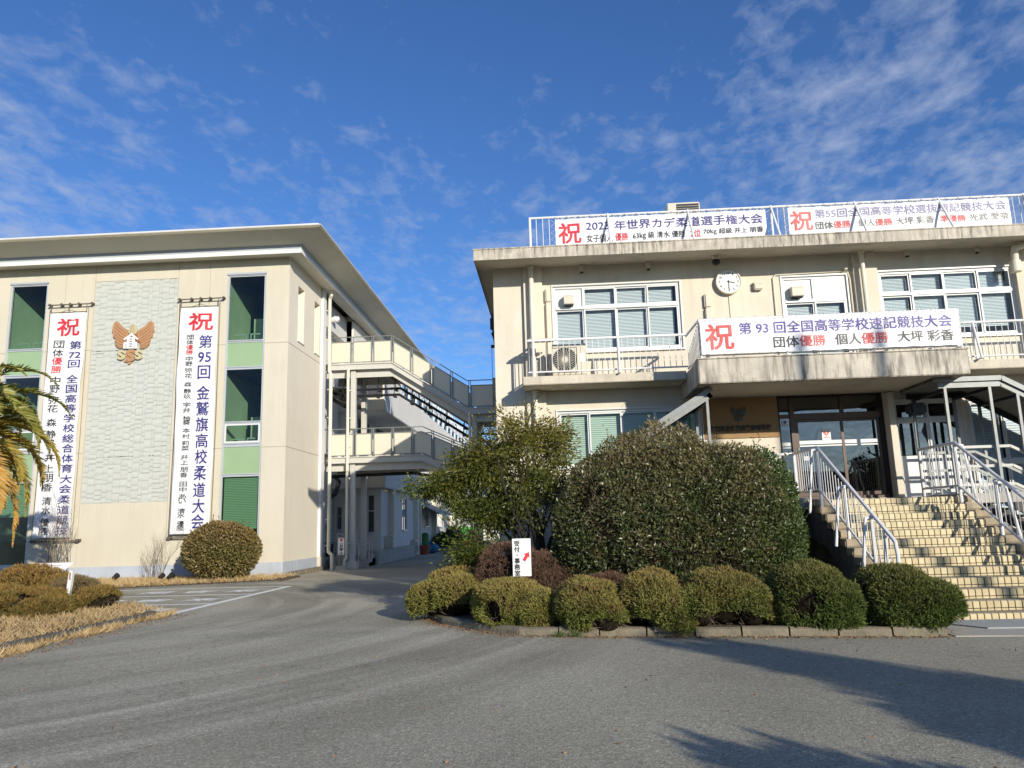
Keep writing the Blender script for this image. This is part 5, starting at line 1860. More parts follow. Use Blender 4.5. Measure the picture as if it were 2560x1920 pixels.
# cheeks: stepped concrete kerbs either side, on sloping slabs
for (xa, xb, ou) in ((5.10, 5.43, -1), (7.82, 8.13, 1)):
    q = MB()
    for i, (y, z_) in enumerate(zip(YS, ZT)):
        if i < 2:
            continue
        y2 = YS[i + 1] if i < 12 else 15.95
        rr = random.Random(i * 3 + ou)
        q.bevel_box(xa + (0.0 if ou < 0 else 0.004), xb - (0.004 if ou < 0 else 0.0), y - 0.02 + rr.uniform(-.01, .01), y2 - 0.005, z_ - 0.12, z_ + 0.012 + rr.uniform(0, .012), 0.02)
    q.build('cheek_kerb', M['cheek'], ST)
    q = MB()
    prof = [(YS[1], -0.02)]
    for i, (y, z_) in enumerate(zip(YS, ZT)):
        if i < 2:
            continue
        prof += [(y, prof[-1][1]), (y, z_ - 0.125)]
    prof += [(18.0, ZT[-1] - 0.125), (18.0, 1.25), (16.2, 1.20), (15.2, 1.00), (14.4, 0.55), (13.5, -0.02)]
    q.prism(prof, 'x', xa + (0.02 if ou < 0 else 0), xb - (0 if ou < 0 else 0.02))
    q.build('stringer', M['darkconc'], ST)
q = MB()
q.box(3.4, 5.09, 15.95, 17.98, 1.76, 1.955)
q.build('landing', M['conc'], ST)
q = MB()
q.box(8.14, 9.3, 15.95, 17.98, 1.76, 1.955)
q.build('landing', M['conc'], ST)
q = MB()
q.box(3.4, 9.3, 17.3, 17.5, 0.0, 1.25)
q.build('rear_support', M['darkconc'], ST)


def stair_rail(x, ou, y_low):
    zt = lambda y: ZT[0] + (y - 12.15) * 0.1487 / 0.29 + 0.93
    root = MB()
    zl = zt(y_low)
    pts = [(x, 17.0, 2.93), (x, 15.5, 2.93), (x, y_low, zl), (x, y_low - 0.02, zl - 0.02), (x, y_low - 0.06, zl - 0.22), (x, y_low + 0.02, zl - 0.95)]
    root.tube(pts, 0.031, 8)
    r = root.build('handrail', M['white'], ST, smooth=True)
    q = MB()
    q.tube([(x, 17.0, 2.10), (x, 15.55, 2.10), (x, y_low + 0.1, zl - 0.78)], 0.022, 8)
    q.build('bottom_rail', M['white'], r, smooth=True)
    y = 16.87
    while y > y_low + 0.12:
        z_ = 2.93 if y > 15.5 else zt(y)
        zb_ = 2.10 if y > 15.55 else 2.10 + (zl - 0.78 - 2.10) * (15.55 - y) / (15.55 - y_low - 0.1)
        q = MB()
        q.tube([(x, y, zb_), (x, y, z_)], 0.0075, 6)
        q.build('baluster', M['white'], r)
        y -= 0.138
    for (y, fl) in ((17.0, 0), (15.52, 1), (14.28, 1), (13.22, 1)):
        z_ = 2.93 if y > 15.5 else zt(y)
        i = max(0, min(12, int((y - 12.15) / 0.29)))
        zb_ = ZT[i]
        q = MB()
        q.tube([(x, y, zb_ - 0.02), (x, y, z_ - 0.01)], 0.032, 8)
        q.build('post', M['white'], r, smooth=True)
        if fl:
            q = MB()
            q.tube([(x, y - 0.05, z_ - 0.05), (x + ou * 0.12, y - 0.06, z_ - 0.06), (x + ou * 0.27, y - 0.08, zb_ - 0.1)], 0.03, 8)
            q.build('raking_strut', M['white'], r, smooth=True)
    q = MB()
    y = y_low + 0.25
    q.tube([(x, y, zt(y) - 0.06), (x + ou * 0.02, y + 0.02, zt(y) - 0.1), (x + ou * 0.10, y + 0.02, zt(y) - 0.9)], 0.03, 8)
    q.build('raking_strut', M['white'], r, smooth=True)
    return r


stair_rail(5.21, -1, 12.42)
stair_rail(7.86, 1, 12.42)
# rail along the landing to the left, behind the bush
q = MB()
q.tube([(5.21, 17.0, 2.93), (3.45, 17.0, 2.93)], 0.034, 8)
lr = q.build('handrail', M['white'], ST, smooth=True)
q = MB()
q.tube([(5.21, 17.0, 2.10), (3.45, 17.0, 2.10)], 0.024, 8)
q.build('bottom_rail', M['white'], lr)
for i in range(12):
    q = MB()
    q.tube([(5.05 - i * 0.14, 17.0, 2.10), (5.05 - i * 0.14, 17.0, 2.93)], 0.010, 6)
    q.build('baluster', M['white'], lr)

# ================================================================== SIDE STAIRS under corrugated canopies
def canopy(nm, label, xin, xk, xout, sgn, y0, y1, zt, slope, post_x):
    """Flat roof xin..xk, then sloping down to xout; corrugations run along the slope; fascia beams and posts."""
    T = thing(nm, label, 'canopy', (xk, y0, 0))
    zz = lambda x: zt if (x - xk) * sgn <= 0 else zt - abs(x - xk) * slope
    q = MB()
    n = 26
    yc = [y0 - 0.08 + (y1 - y0 + 0.16) * i / n for i in range(n + 1)]
    rows = []
    for x in (xin, xk, xout):
        rows.append([(x, y, zz(x) + (0.055 if i % 2 else 0.0)) for i, y in enumerate(yc)])
    for r0, r1 in zip(rows[:-1], rows[1:]):
        for i in range(n):
            q.quad(r0[i], r1[i], r1[i + 1], r0[i + 1])
    q.build('corrugated_sheet', M['corr'], T)
    for yb, nm_ in ((y0, 'front_beam'), (y1, 'rear_beam')):
        q = MB()
        for (a, c) in ((xin + 0.1 * sgn, xk), (xk, xout)):
            if abs(a - c) < 0.05:
                continue
            q.bar((a, yb, zz(a) - 0.085), (c, yb, zz(c) - 0.085), 0.06, 0.11)
        q.build(nm_, M['steel'] if yb == y0 else M['black'], T)
        q = MB()
        for (a, c) in ((xin, xk), (xk, xout)):
            if abs(a - c) < 0.05:
                continue
            q.bar((a, yb - (0.07 if yb == y0 else -0.07), zz(a) + 0.03), (c, yb - (0.07 if yb == y0 else -0.07), zz(c) + 0.03), 0.025, 0.10)
        q.build('edge_flashing', M['steel'], T)
    for x in post_x:
        q = MB()
        q.bar((x, y0, zz(x) - 0.17), (x, y1, zz(x) - 0.17), 0.06, 0.06)
        q.build('purlin', M['black'], T)
        for yb in (y0, y1):
            zb_ = 1.955 if abs(x) < 9.3 and x > 3.3 else max(0.0, 1.955 - (abs(x - (9.3 if sgn > 0 else 3.4))) * 0.58)
            q = MB()
            q.box(x - 0.028, x + 0.028, yb - 0.028, yb + 0.028, zb_, zz(x) - 0.142)
            q.build('post', M['steel'], T)
    return T


canopy('right_canopy', 'dark corrugated canopy over the right side stairs on grey steel posts', 7.95, 9.32, 13.4, 1, 16.25, 17.7, 4.27, 0.576, [8.18, 9.08, 9.62, 11.2, 12.8])
canopy('left_canopy', 'grey canopy sloping down to the left behind the big bush', 3.42, 3.40, 0.6, -1, 16.3, 17.6, 4.27, 0.60, [3.3, 2.0, 0.8])


def side_stairs(nm, label, x0, sgn, y0, y1):
    T = thing(nm, label, 'stairs', (x0, y0, 0))
    q = MB()
    for i in range(12):
        xa = x0 + sgn * i * 0.28
        xb = xa + sgn * 0.30
        z_ = 1.955 - 0.15 * (i + 1)
        q.box(min(xa, xb), max(xa, xb), y0 + 0.06, y1 - 0.06, z_ - 0.06, z_)
    q.build('tread', M['conc'], T)
    for yb in (y0, y1 - 0.05):
        q = MB()
        xe = x0 + sgn * 12 * 0.28
        q.prism([(x0, 1.62), (x0, 1.90), (xe, 0.12), (xe, 0.0), (xe - sgn * 0.3, 0.0)], 'y', yb, yb + 0.05)
        q.build('stringer', M['darkbrown'], T)
    for yb in (y0 + 0.03, y1 - 0.03):
        r = None
        mr = M['bridgesteel'] if yb < y0 + 1 else M['steel']
        for k, (dz, rr_) in enumerate(((2.90, 0.026), (2.505, 0.02), (2.13, 0.02))):
            q = MB()
            pts = [(x0 - sgn * 1.1, yb, dz), (x0 + sgn * 0.08, yb, dz), (x0 + sgn * 3.2, yb, dz - 3.1 * 0.536)]
            q.bar(pts[0], pts[1], 0.05, 0.055)
            q.bar(pts[1], pts[2], 0.05, 0.055)
            o = q.build('handrail', mr, T if r is None else r)
            r = r or o
    return T


side_stairs('side_stairs', 'steel side stairs under the right corrugated canopy', 9.3, 1, 16.3, 17.7)
side_stairs('side_stairs', 'side stairs under the sloping left canopy behind the big bush', 3.4, -1, 16.3, 17.6)
q = MB()
q.bevel_box(7.93, 8.30, 17.3, 17.6, 3.73, 4.0, 0.05)
q.tube([(8.1, 17.45, 4.0), (8.1, 17.45, 4.15)], 0.03, 6)
tag(q.build('hanging_box', M['black'], smooth=True), 'black rounded box hanging under the right canopy', 'box')
q = MB()
for (p, r_) in (((7.98, 16.9, 1.955), (7.98, 16.9, 2.86)), ((8.18, 16.9, 1.955), (8.18, 16.9, 2.86)), ((7.98, 16.9, 2.84), (8.18, 16.9, 2.84)), ((7.98, 16.9, 2.1), (8.18, 16.9, 2.1)), ((7.98, 16.9, 2.45), (8.18, 16.9, 2.45))):
    q.bar(p, r_, 0.035, 0.035)
tag(q.build('barrier_gate', M['steel']), 'narrow grey gate frame beside the entrance under the canopy', 'gate')

# ================================================================== PLANTS
def mesh_np(name, V, F, mat, parent=None, smooth=False):
    """Mesh from numpy arrays, F of one corner count."""
    me = bpy.data.meshes.new(name)
    n, k = len(F), F.shape[1]
    me.vertices.add(len(V))
    me.vertices.foreach_set('co', np.ascontiguousarray(V, dtype=np.float32).ravel())
    me.loops.add(n * k)
    me.loops.foreach_set('vertex_index', np.ascontiguousarray(F, dtype=np.int32).ravel())
    me.polygons.add(n)
    me.polygons.foreach_set('loop_start', np.arange(0, n * k, k, dtype=np.int32))
    me.polygons.foreach_set('loop_total', np.full(n, k, dtype=np.int32))
    if smooth:
        me.polygons.foreach_set('use_smooth', np.ones(n, dtype=bool))
    me.materials.append(mat)
    me.update(calc_edges=True)
    me.validate()
    return link(name, me, parent)


def unit(a):
    return a / np.maximum(np.linalg.norm(a, axis=1, keepdims=True), 1e-9)


def leaf_mesh(name, P, D, size, aspect, mat, parent, rng, fold=0.25, up_bias=None):
    """Leaves: a folded diamond at each point P along direction D (length size, width size*aspect)."""
    n = len(P)
    D = unit(D)
    R = unit(rng.normal(size=(n, 3)))
    S = unit(np.cross(D, R))
    U = np.cross(S, D)
    ln = (size * rng.uniform(0.7, 1.25, n))[:, None]
    w = ln * aspect
    a = P
    c = P + D * ln
    m = P + D * ln * 0.45
    l_ = m + S * w * 0.5 + U * w * fold
    r_ = m - S * w * 0.5 + U * w * fold
    V = np.stack([a, r_, c, l_], 1).reshape(-1, 3)
    F = np.arange(4 * n).reshape(n, 4)
    return mesh_np(name, V, F, mat, parent)


def waves(rng, k, f0, f1):
    return [(unit(rng.normal(size=(1, 3)))[0] * rng.uniform(f0, f1), rng.uniform(0, 6.28)) for _ in range(k)]


def bump(wv, X):
    return sum(np.sin(X @ w + p) for w, p in wv) / len(wv)


class Blob:
    """Lumpy closed body made of ellipsoids (cx,cy,cz,rx,ry,rz)."""

    def __init__(self, els, rng, amp=0.10, f=(2.5, 6.0), amp2=0.05, f2=(8, 16), zmin=0.0, pw=2.0):
        self.pw = pw
        self.els, self.rng, self.amp, self.amp2, self.zmin = els, rng, amp, amp2, zmin
        self.w1, self.w2 = waves(rng, 7, *f), waves(rng, 7, *f2)

    def sample(self, n, depth=0.12, top=0.0):
        ar = np.array([e[3] * e[4] + e[3] * e[5] + e[4] * e[5] for e in self.els])
        out_p, out_n = [], []
        got = 0
        while got < n:
            m = int((n - got) * 1.6) + 200
            k = self.rng.choice(len(self.els), size=m, p=ar / ar.sum())
            E_ = np.array(self.els)[k]
            d = unit(self.rng.normal(size=(m, 3)))
            q = d * E_[:, 3:6] * ((np.abs(d) ** self.pw).sum(1) ** (-1 / self.pw))[:, None]
            C = E_[:, :3]
            X = C + q
            s = 1 + self.amp * bump(self.w1, X) + self.amp2 * bump(self.w2, X)
            s = s * (1 - depth * self.rng.random(m) ** 1.7)
            X = C + q * s[:, None]
            nrm = unit(np.sign(d) * np.abs(d) ** (self.pw - 1) / E_[:, 3:6])
            ok = X[:, 2] > self.zmin
            for j, e in enumerate(self.els):      # drop points buried in a neighbour
                dd = (((X - np.array(e[:3])) / np.array(e[3:6])) ** 2).sum(1)
                ok &= ~((dd < 0.62) & (k != j))
            out_p.append(X[ok])
            out_n.append(nrm[ok])
            got += ok.sum()
        return np.concatenate(out_p)[:n], np.concatenate(out_n)[:n]

    def core(self, name, mat, parent, sc=0.86):
        q = MB()
        for e in self.els:
            bm = bmesh.new()
            bmesh.ops.create_icosphere(bm, subdivisions=4, radius=1)
            X = np.array([v.co[:] for v in bm.verts])
            X = X * ((np.abs(X) ** self.pw).sum(1) ** (-1 / self.pw))[:, None] * np.array(e[3:6])
            W_ = X + np.array(e[:3])
            s = (1 + self.amp * bump(self.w1, W_)) * sc
            X = X * s[:, None] + np.array(e[:3])
            X[:, 2] = np.maximum(X[:, 2], self.zmin)
            q.add([tuple(x) for x in X], [[v.index for v in f.verts] for f in bm.faces])
            bm.free()
        return q.build(name, mat, parent, smooth=True)


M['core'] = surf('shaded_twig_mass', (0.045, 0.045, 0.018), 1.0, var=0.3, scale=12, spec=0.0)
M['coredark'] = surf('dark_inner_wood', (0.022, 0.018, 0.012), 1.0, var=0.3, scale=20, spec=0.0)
M['baretwig'] = leafmat('bare_inner_twig', (0.09, 0.065, 0.045), (0.20, 0.15, 0.11), 0.9, 0.0)
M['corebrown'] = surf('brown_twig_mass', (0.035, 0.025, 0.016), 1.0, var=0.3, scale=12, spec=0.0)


def tufted(name, label, cat, els, mat, seed, n, ln, group, aspect=0.22, zmin=0.02, out=0.75, amp=0.11, spikes=60, amp2=0.12, pw=2.4, hollow=0.6):
    """Clipped conifer-like bush: upright sprays over a lumpy body."""
    rng = np.random.default_rng(seed)
    B = Blob(els, rng, amp, (3, 8), amp2, (12, 26), zmin, pw)
    x = sum(e[0] for e in els) / len(els)
    y = sum(e[1] for e in els) / len(els)
    T = thing(name, label, cat, (x, y, 0.0), group)
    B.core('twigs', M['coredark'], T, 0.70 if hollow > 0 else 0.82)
    P, Nn = B.sample(n, 0.17)
    if hollow > 0:      # bare patches low on the sides, where old wood shows
        gp = bump(waves(rng, 6, 5, 9), P) + (0.40 - P[:, 2]) * 1.1
        kp = gp < 0.50 - hollow * 0.25
        P, Nn = P[kp], Nn[kp]
    D = Nn * out + np.array([0, 0, 0.35]) + rng.normal(size=P.shape) * 0.38
    # each spray carries a pair of side leaflets so that it reads as foliage
    D = unit(D)
    P0 = P - D * ln * 0.3
    side = unit(np.cross(D, rng.normal(size=P.shape)))
    PP = np.concatenate([P0, P0 + D * ln * 0.35, P0 + D * ln * 0.35])
    DD = np.concatenate([D, D * 0.8 + side * 0.6, D * 0.8 - side * 0.6])
    if spikes:
        k = rng.choice(len(P), spikes)
        k = k[Nn[k][:, 2] > 0.3]
        PP = np.concatenate([PP, P[k], P[k] + D[k] * 0.03])
        DD = np.concatenate([DD, (D[k] + np.array([0, 0, 0.8])) * 1.0, (D[k] + np.array([0, 0, 0.9]))])
    leaf_mesh('foliage', PP, DD, ln, aspect, mat, T, rng, 0.2)
    if hollow > 0:
        Pt, Nt = B.sample(int(n * 0.05), 0.34)
        Dt = Nt * 0.7 + rng.normal(size=Pt.shape) * 0.5 + np.array([0, 0, 0.45])
        leaf_mesh('bare_twig', Pt - unit(Dt) * 0.10, Dt, 0.15, 0.045, M['baretwig'], T, rng, 0.1)
    # stems at the foot
    q = MB()
    for i in range(5):
        a = 2 * math.pi * i / 5
        q.tube([(x + 0.05 * math.cos(a), y + 0.05 * math.sin(a), 0.05), (x + 0.16 * math.cos(a), y + 0.16 * math.sin(a), 0.25), (x + 0.3 * math.cos(a), y + 0.28 * math.sin(a), 0.42)], [0.018, 0.014, 0.01], 5)
    q.build('stem', M['bark'], T)
    return T


TUFT = 1
HG = 'clipped low bushes along the front kerb of the planter'
hm = [leafmat('hedge_leaf_%d' % i, a, c, 0.75, 0.2, tip, (0.25, 0.95), 0.15, big) for i, (a, c, tip, big) in enumerate((
    ((0.159, 0.185, 0.040), (0.268, 0.268, 0.070), (0.345, 0.261, 0.090), ((0.242, 0.141, 0.070), 0.5)),
    ((0.142, 0.178, 0.042), (0.234, 0.246, 0.068), (0.308, 0.234, 0.082), ((0.234, 0.136, 0.068), 0.5)),
    ((0.108, 0.158, 0.038), (0.186, 0.215, 0.058), (0.237, 0.192, 0.066), ((0.192, 0.113, 0.056), 0.4)),
    ((0.072, 0.125, 0.028), (0.129, 0.168, 0.046), (0.162, 0.158, 0.053), ((0.143, 0.106, 0.043), 0.25))))]
tufted('clipped_bush', 'olive clipped bush at the left end of the planter, curving round the kerb', 'bush', [(-1.72, 13.65, 0.39, 0.42, 0.55, 0.4), (-2.18, 13.9, 0.33, 0.42, 0.5, 0.34), (-1.75, 14.35, 0.45, 0.6, 0.6, 0.42)], hm[0], 21, 13000, 0.058, HG)
tufted('clipped_bush', 'olive brown clipped bush just under the reception sign', 'bush', [(-0.72, 12.53, 0.35, 0.558, 0.62, 0.393), (-0.3, 12.23, 0.29, 0.316, 0.5, 0.332), (-1.0, 12.68, 0.33, 0.353, 0.5, 0.372)], hm[0], 22, 13000, 0.055, HG)
tufted('clipped_bush', 'third clipped bush from the planter\'s left end, right of the sign', 'bush', [(0.45, 11.88, 0.37, 0.484, 0.58, 0.377), (0.7, 11.63, 0.25, 0.298, 0.42, 0.306)], hm[1], 23, 11500, 0.055, HG)
tufted('clipped_bush', 'middle clipped bush with dead orange twigs low on its front', 'bush', [(1.36, 11.83, 0.41, 0.465, 0.6, 0.428), (1.62, 11.53, 0.27, 0.335, 0.42, 0.347)], hm[1], 24, 11500, 0.055, HG)
tufted('clipped_bush', 'loose green clipped bush between the middle and the taller right ones', 'bush', [(2.35, 11.73, 0.41, 0.595, 0.62, 0.449), (2.7, 11.58, 0.35, 0.34, 0.5, 0.388), (2.02, 11.58, 0.33, 0.316, 0.5, 0.367)], hm[2], 25, 13500, 0.06, HG, spikes=120)
tufted('clipped_bush', 'tall dark green clipped bush, second from the stairs', 'bush', [(3.55, 11.58, 0.45, 0.56, 0.66, 0.479), (3.84, 11.38, 0.33, 0.35, 0.5, 0.408)], hm[3], 26, 13500, 0.06, HG, spikes=160)
tufted('clipped_bush', 'dark green clipped bush nearest to the foot of the stairs', 'bush', [(4.66, 11.4, 0.43, 0.5, 0.62, 0.449), (5.08, 11.2, 0.31, 0.36, 0.46, 0.377)], hm[3], 27, 13500, 0.06, HG, spikes=110)


def leafy(name, label, cat, els, mat, seed, n, ln, aspect, amp=0.08, amp2=0.05, depth=0.22, zmin=0.2, group=None, core=0.82, shoots=0, f=(1.2, 3.5), f2=(4, 9), trunk=None, spread=0.75, hollow=0.0):
    rng = np.random.default_rng(seed)
    B = Blob(els, rng, amp, f, amp2, f2, zmin)
    x = sum(e[0] for e in els) / len(els)
    y = sum(e[1] for e in els) / len(els)
    T = thing(name, label, cat, (x, y, 0.0), group)
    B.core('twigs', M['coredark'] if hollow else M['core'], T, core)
    P, Nn = B.sample(n, depth)
    if hollow:          # hollows between the branch masses, where the dark inside shows
        g1 = bump(waves(rng, 6, 2.2, 4.5), P) + 0.35 * bump(waves(rng, 6, 7, 12), P)
        kp = g1 < 0.62 - hollow * (0.5 + 0.35 * (P[:, 2] < P[:, 2].mean()))
        P, Nn = P[kp], Nn[kp]
        Pt, Nt = B.sample(int(n * 0.10), 0.45)
        Dt = Nt * 0.7 + rng.normal(size=Pt.shape) * 0.6 + np.array([0, 0, 0.3])
        leaf_mesh('bare_twig', Pt - unit(Dt) * 0.12, Dt, 0.20, 0.05, M['baretwig'], T, rng, 0.1)
        Pi, Ni = B.sample(int(n * 0.18), 0.45)
        leaf_mesh('inner_foliage', Pi, Ni * 0.5 + rng.normal(size=Pi.shape), ln, aspect, mat, T, rng, 0.2)
    D = Nn * 0.55 + rng.normal(size=P.shape) * spread + np.array([0, 0, 0.25])
    if shoots:
        k = rng.choice(len(P), shoots)
        k = k[Nn[k][:, 2] > 0.2]
        ex, ed = [], []
        for i in k:
            L_ = rng.uniform(0.12, 0.30)
            dr = unit((Nn[i] + np.array([0, 0, 0.9]) + rng.normal(size=3) * .3)[None])[0]
            m_ = 7
            t_ = np.linspace(0.1, 1, m_)
            ex.append(P[i] + dr * L_ * t_[:, None])
            ed.append(unit(dr + rng.normal(size=(m_, 3)) * 0.8))
        P = np.concatenate([P] + ex)
        D = np.concatenate([D] + ed)
    leaf_mesh('foliage', P, D, ln, aspect, mat, T, rng, 0.2)
    if trunk:
        q = MB()
        for pts, rs in trunk:
            q.tube(pts, rs, 7)
        q.build('trunk', M['bark'], T, smooth=True)
    return T


M['osm'] = leafmat('glossy_dark_leaf', (0.030, 0.054, 0.016), (0.115, 0.138, 0.045), 0.40, 0.18, (0.205, 0.165, 0.075), (1.7, 3.6), 0.5, ((0.20, 0.135, 0.065), 0.4))
M['osm2'] = leafmat('glossy_green_leaf', (0.040, 0.078, 0.022), (0.115, 0.150, 0.050), 0.34, 0.16, None, (0, 1), 0.5)
leafy('evergreen_shrub', 'very large rounded dark evergreen shrub before the old building', 'shrub',
      [(2.1, 14.6, 1.55, 1.9, 1.5, 1.68), (1.05, 14.35, 1.40, 1.15, 1.25, 1.35), (2.75, 14.2, 1.50, 1.15, 1.2, 1.50), (0.72, 14.3, 0.95, 0.9, 1.05, 0.85), (1.9, 13.6, 1.1, 1.2, 0.7, 1.05)],
      M['osm'], 31, 80000, 0.068, 0.42, 0.26, 0.14, 0.30, 0.2, None, 0.76, 240,
      trunk=[([(2.0, 14.6, 0.05), (2.0, 14.6, 1.0)], [0.12, 0.10]), ([(1.0, 14.5, 0.05), (0.6, 14.5, 0.6)], [0.06, 0.04])], hollow=0.36)
leafy('evergreen_shrub', 'smaller bright leafy evergreen shrub beside the stairs, shoots on top', 'shrub',
      [(3.62, 14.5, 1.55, 0.80, 0.85, 1.33), (3.85, 14.3, 1.15, 0.62, 0.72, 0.95)], M['osm2'], 32, 24000, 0.070, 0.42, 0.13, 0.10, 0.25, 0.2, None, 0.8, 170)

M['round'] = leafmat('bronzed_small_leaf', (0.13, 0.125, 0.04), (0.26, 0.195, 0.078), 0.42, 0.2, (0.23, 0.15, 0.06), (0.9, 2.1), 0.4)
leafy('round_bush', 'ball-shaped bronze green bush against the cream building', 'bush', [(-11.1, 25.6, 1.0, 1.24, 1.2, 0.95)], M['round'], 33, 15000, 0.085, 0.5, 0.06, 0.05, 0.2, 0.08, None, 0.85, 60, (2, 5), (6, 12))

# brown dormant azaleas
M['dry'] = leafmat('dormant_brown_twig', (0.12, 0.068, 0.046), (0.21, 0.13, 0.09), 0.8, 0.1, None, (0, 1), 0.1)
AZ = 'brown dormant shrubs in the planter'
tufted('dormant_shrub', 'reddish brown dormant shrub directly behind the reception sign', 'shrub', [(-0.85, 13.9, 0.62, 0.62, 0.6, 0.66), (-0.30, 13.9, 0.55, 0.42, 0.5, 0.55)], M['dry'], 41, 9000, 0.07, AZ, 0.10, 0.1, 0.6, spikes=0)
tufted('dormant_shrub', 'low maroon twiggy shrub at the foot of the large evergreen', 'shrub', [(0.75, 13.05, 0.40, 0.5, 0.32, 0.36)], M['dry'], 42, 4500, 0.065, AZ, 0.10, 0.1, 0.6, spikes=0)
tufted('dormant_shrub', 'small dark brown shrub between the tree trunk and the sign', 'shrub', [(0.05, 13.75, 0.42, 0.45, 0.4, 0.42)], M['dry'], 43, 4000, 0.065, AZ, 0.10, 0.1, 0.6, spikes=0)


# ------------------------------------------------------------------ trees with limbs
def grow(rng, p, d, ln, r, lev, segs, tips, maxlev, spread=0.7, gravity=0.05, twist=0.25, kids=(2, 4)):
    n = 4
    pts, rs = [p.copy()], [r]
    for i in range(n):
        d = unit((d + rng.normal(size=3) * twist * 0.4 + np.array([0, 0, gravity]))[None])[0]
        p = p + d * ln / n
        pts.append(p.copy())
        rs.append(r * (1 - 0.4 * (i + 1) / n))
    segs.append((pts, rs, lev))
    if lev >= maxlev:
        tips.append((pts, d))
        return
    for _ in range(rng.integers(*kids)):
        t = rng.uniform(0.45, 1.0)
        i = min(n, int(t * n))
        side = unit(np.cross(d, rng.normal(size=3))[None])[0]
        nd = unit((d * (1 - spread * 0.5) + side * spread + np.array([0, 0, 0.1]))[None])[0]
        grow(rng, pts[i], nd, ln * rng.uniform(0.55, 0.78), rs[i] * 0.62, lev + 1, segs, tips, maxlev, spread, gravity, twist, kids)
    grow(rng, p, d, ln * 0.7, rs[-1] * 0.85, lev + 1, segs, tips, maxlev, spread, gravity, twist, kids)


def tree(name, label, cat, base, stems, mat, bark, seed, ln, aspect, perc, maxlev=3, spread=0.8, group=None, droop=0.3, gravity=0.03, kids=(2, 4), clump=0.16, extra=None, clip=None):
    rng = np.random.default_rng(seed)
    T = thing(name, label, cat, base, group)
    segs, tips = [], []
    for (off, d, l_, r_) in stems:
        grow(rng, np.array(base, float) + np.array(off, float), unit(np.array([d], float))[0], l_, r_, 0, segs, tips, maxlev, spread, gravity, 0.3, kids)
    q = MB()
    for pts, rs, lev in segs:
        q.tube([tuple(p) for p in pts], rs, 7 if lev == 0 else 5 if lev < 3 else 4, cap=False)
    q.build('trunk', bark, T, smooth=True)
    if mat is None:
        return T
    P, D = [], []
    for pts, d in tips:
        for _ in range(perc):
            t = rng.uniform(0.15, 1.0)
            i = min(len(pts) - 2, int(t * (len(pts) - 1)))
            f = t * (len(pts) - 1) - i
            p = pts[i] * (1 - f) + pts[i + 1] * f
            P.append(p + rng.normal(size=3) * clump * 0.6)
            D.append(d * 0.5 + rng.normal(size=3) * 0.7 + np.array([0, 0, -droop]))
    P, D = np.array(P), np.array(D)
    if extra is not None:
        P = np.concatenate([P, extra[0]])
        D = np.concatenate([D, extra[1]])
    if clip is not None:
        k = clip(P)
        P, D = P[k], D[k]
    leaf_mesh('crown', P, D, ln, aspect, mat, T, rng, 0.2)
    return T


def puffs(rng, els, per, depth=0.9):
    """Loose leaf clumps: many small puffs inside each ellipsoid, leaving gaps between."""
    P, D = [], []
    for (cx, cy, cz, rx, ry, rz, k) in els:
        for _ in range(k):
            d = unit(rng.normal(size=(1, 3)))[0]
            c = np.array([cx, cy, cz]) + d * np.array([rx, ry, rz]) * rng.uniform(0.35, 1.0)
            r = rng.uniform(0.10, 0.22)
            ax = unit((d + rng.normal(size=3) * .5)[None])[0]
            n = int(per * rng.uniform(0.6, 1.4))
            q = rng.normal(size=(n, 3)) * r * np.array([0.62, 0.62, 0.4]) + ax * rng.uniform(-0.15, 0.2, n)[:, None]
            P.append(c + q)
            D.append(q / r * 0.6 + ax * 0.8 + rng.normal(size=(n, 3)) * 0.5 + np.array([0, 0, -0.35]))
    return np.concatenate(P), np.concatenate(D)


M['darkbark'] = surf('dark_wet_bark', (0.035, 0.03, 0.024), 0.95, var=0.35, scale=9, bump=0.8)
M['tree1'] = leafmat('yellow_green_leaf', (0.045, 0.080, 0.016), (0.145, 0.16, 0.032), 0.42, 0.32, (0.23, 0.185, 0.04), (2.0, 4.4), 0.4)
rng = np.random.default_rng(77)
ex = puffs(rng, [(-0.55, 14.8, 3.15, 0.85, 0.8, 0.58, 66), (-1.40, 14.9, 2.72, 0.70, 0.7, 0.42, 66), (-0.35, 14.9, 2.35, 0.80, 0.6, 0.42, 48), (-2.15, 14.8, 2.35, 0.55, 0.5, 0.25, 40), (-1.25, 14.9, 1.85, 0.80, 0.5, 0.36, 62), (-1.55, 14.5, 1.05, 0.42, 0.45, 0.35, 34), (0.15, 15.0, 3.1, 0.4, 0.4, 0.4, 14)], 110)
tree('broadleaf_tree', 'small yellow-green tree with dark forked trunk left of the great shrub', 'tree', (-0.22, 14.75, 0.08),
     [((0, 0, 0), (-0.06, 0.0, 1), 1.7, 0.10), ((-0.10, -0.06, 0), (-0.20, -0.04, 1), 1.5, 0.065), ((0.05, -0.05, 0), (0.10, 0.0, 1), 1.5, 0.06), ((0, 0, 0.55), (-0.8, 0.1, 0.9), 1.1, 0.045), ((0, 0, 0.7), (-0.7, -0.2, 0.6), 1.0, 0.04)],
     M['tree1'], M['darkbark'], 51, 0.078, 0.36, 16, 3, 0.75, None, 0.3, 0.06, (2, 3), 0.13, ex, lambda P: (P[:, 0] < 0.55) & (P[:, 2] < 4.0) & (P[:, 1] < 16.6))
M['tree2'] = leafmat('dark_green_leaf', (0.020, 0.045, 0.014), (0.045, 0.075, 0.022), 0.45, 0.2)
ex2 = puffs(rng, [(-7.2, 57, 3.7, 1.0, 0.9, 1.2, 40), (-6.7, 57, 2.9, 0.7, 0.7, 0.8, 20)], 40)
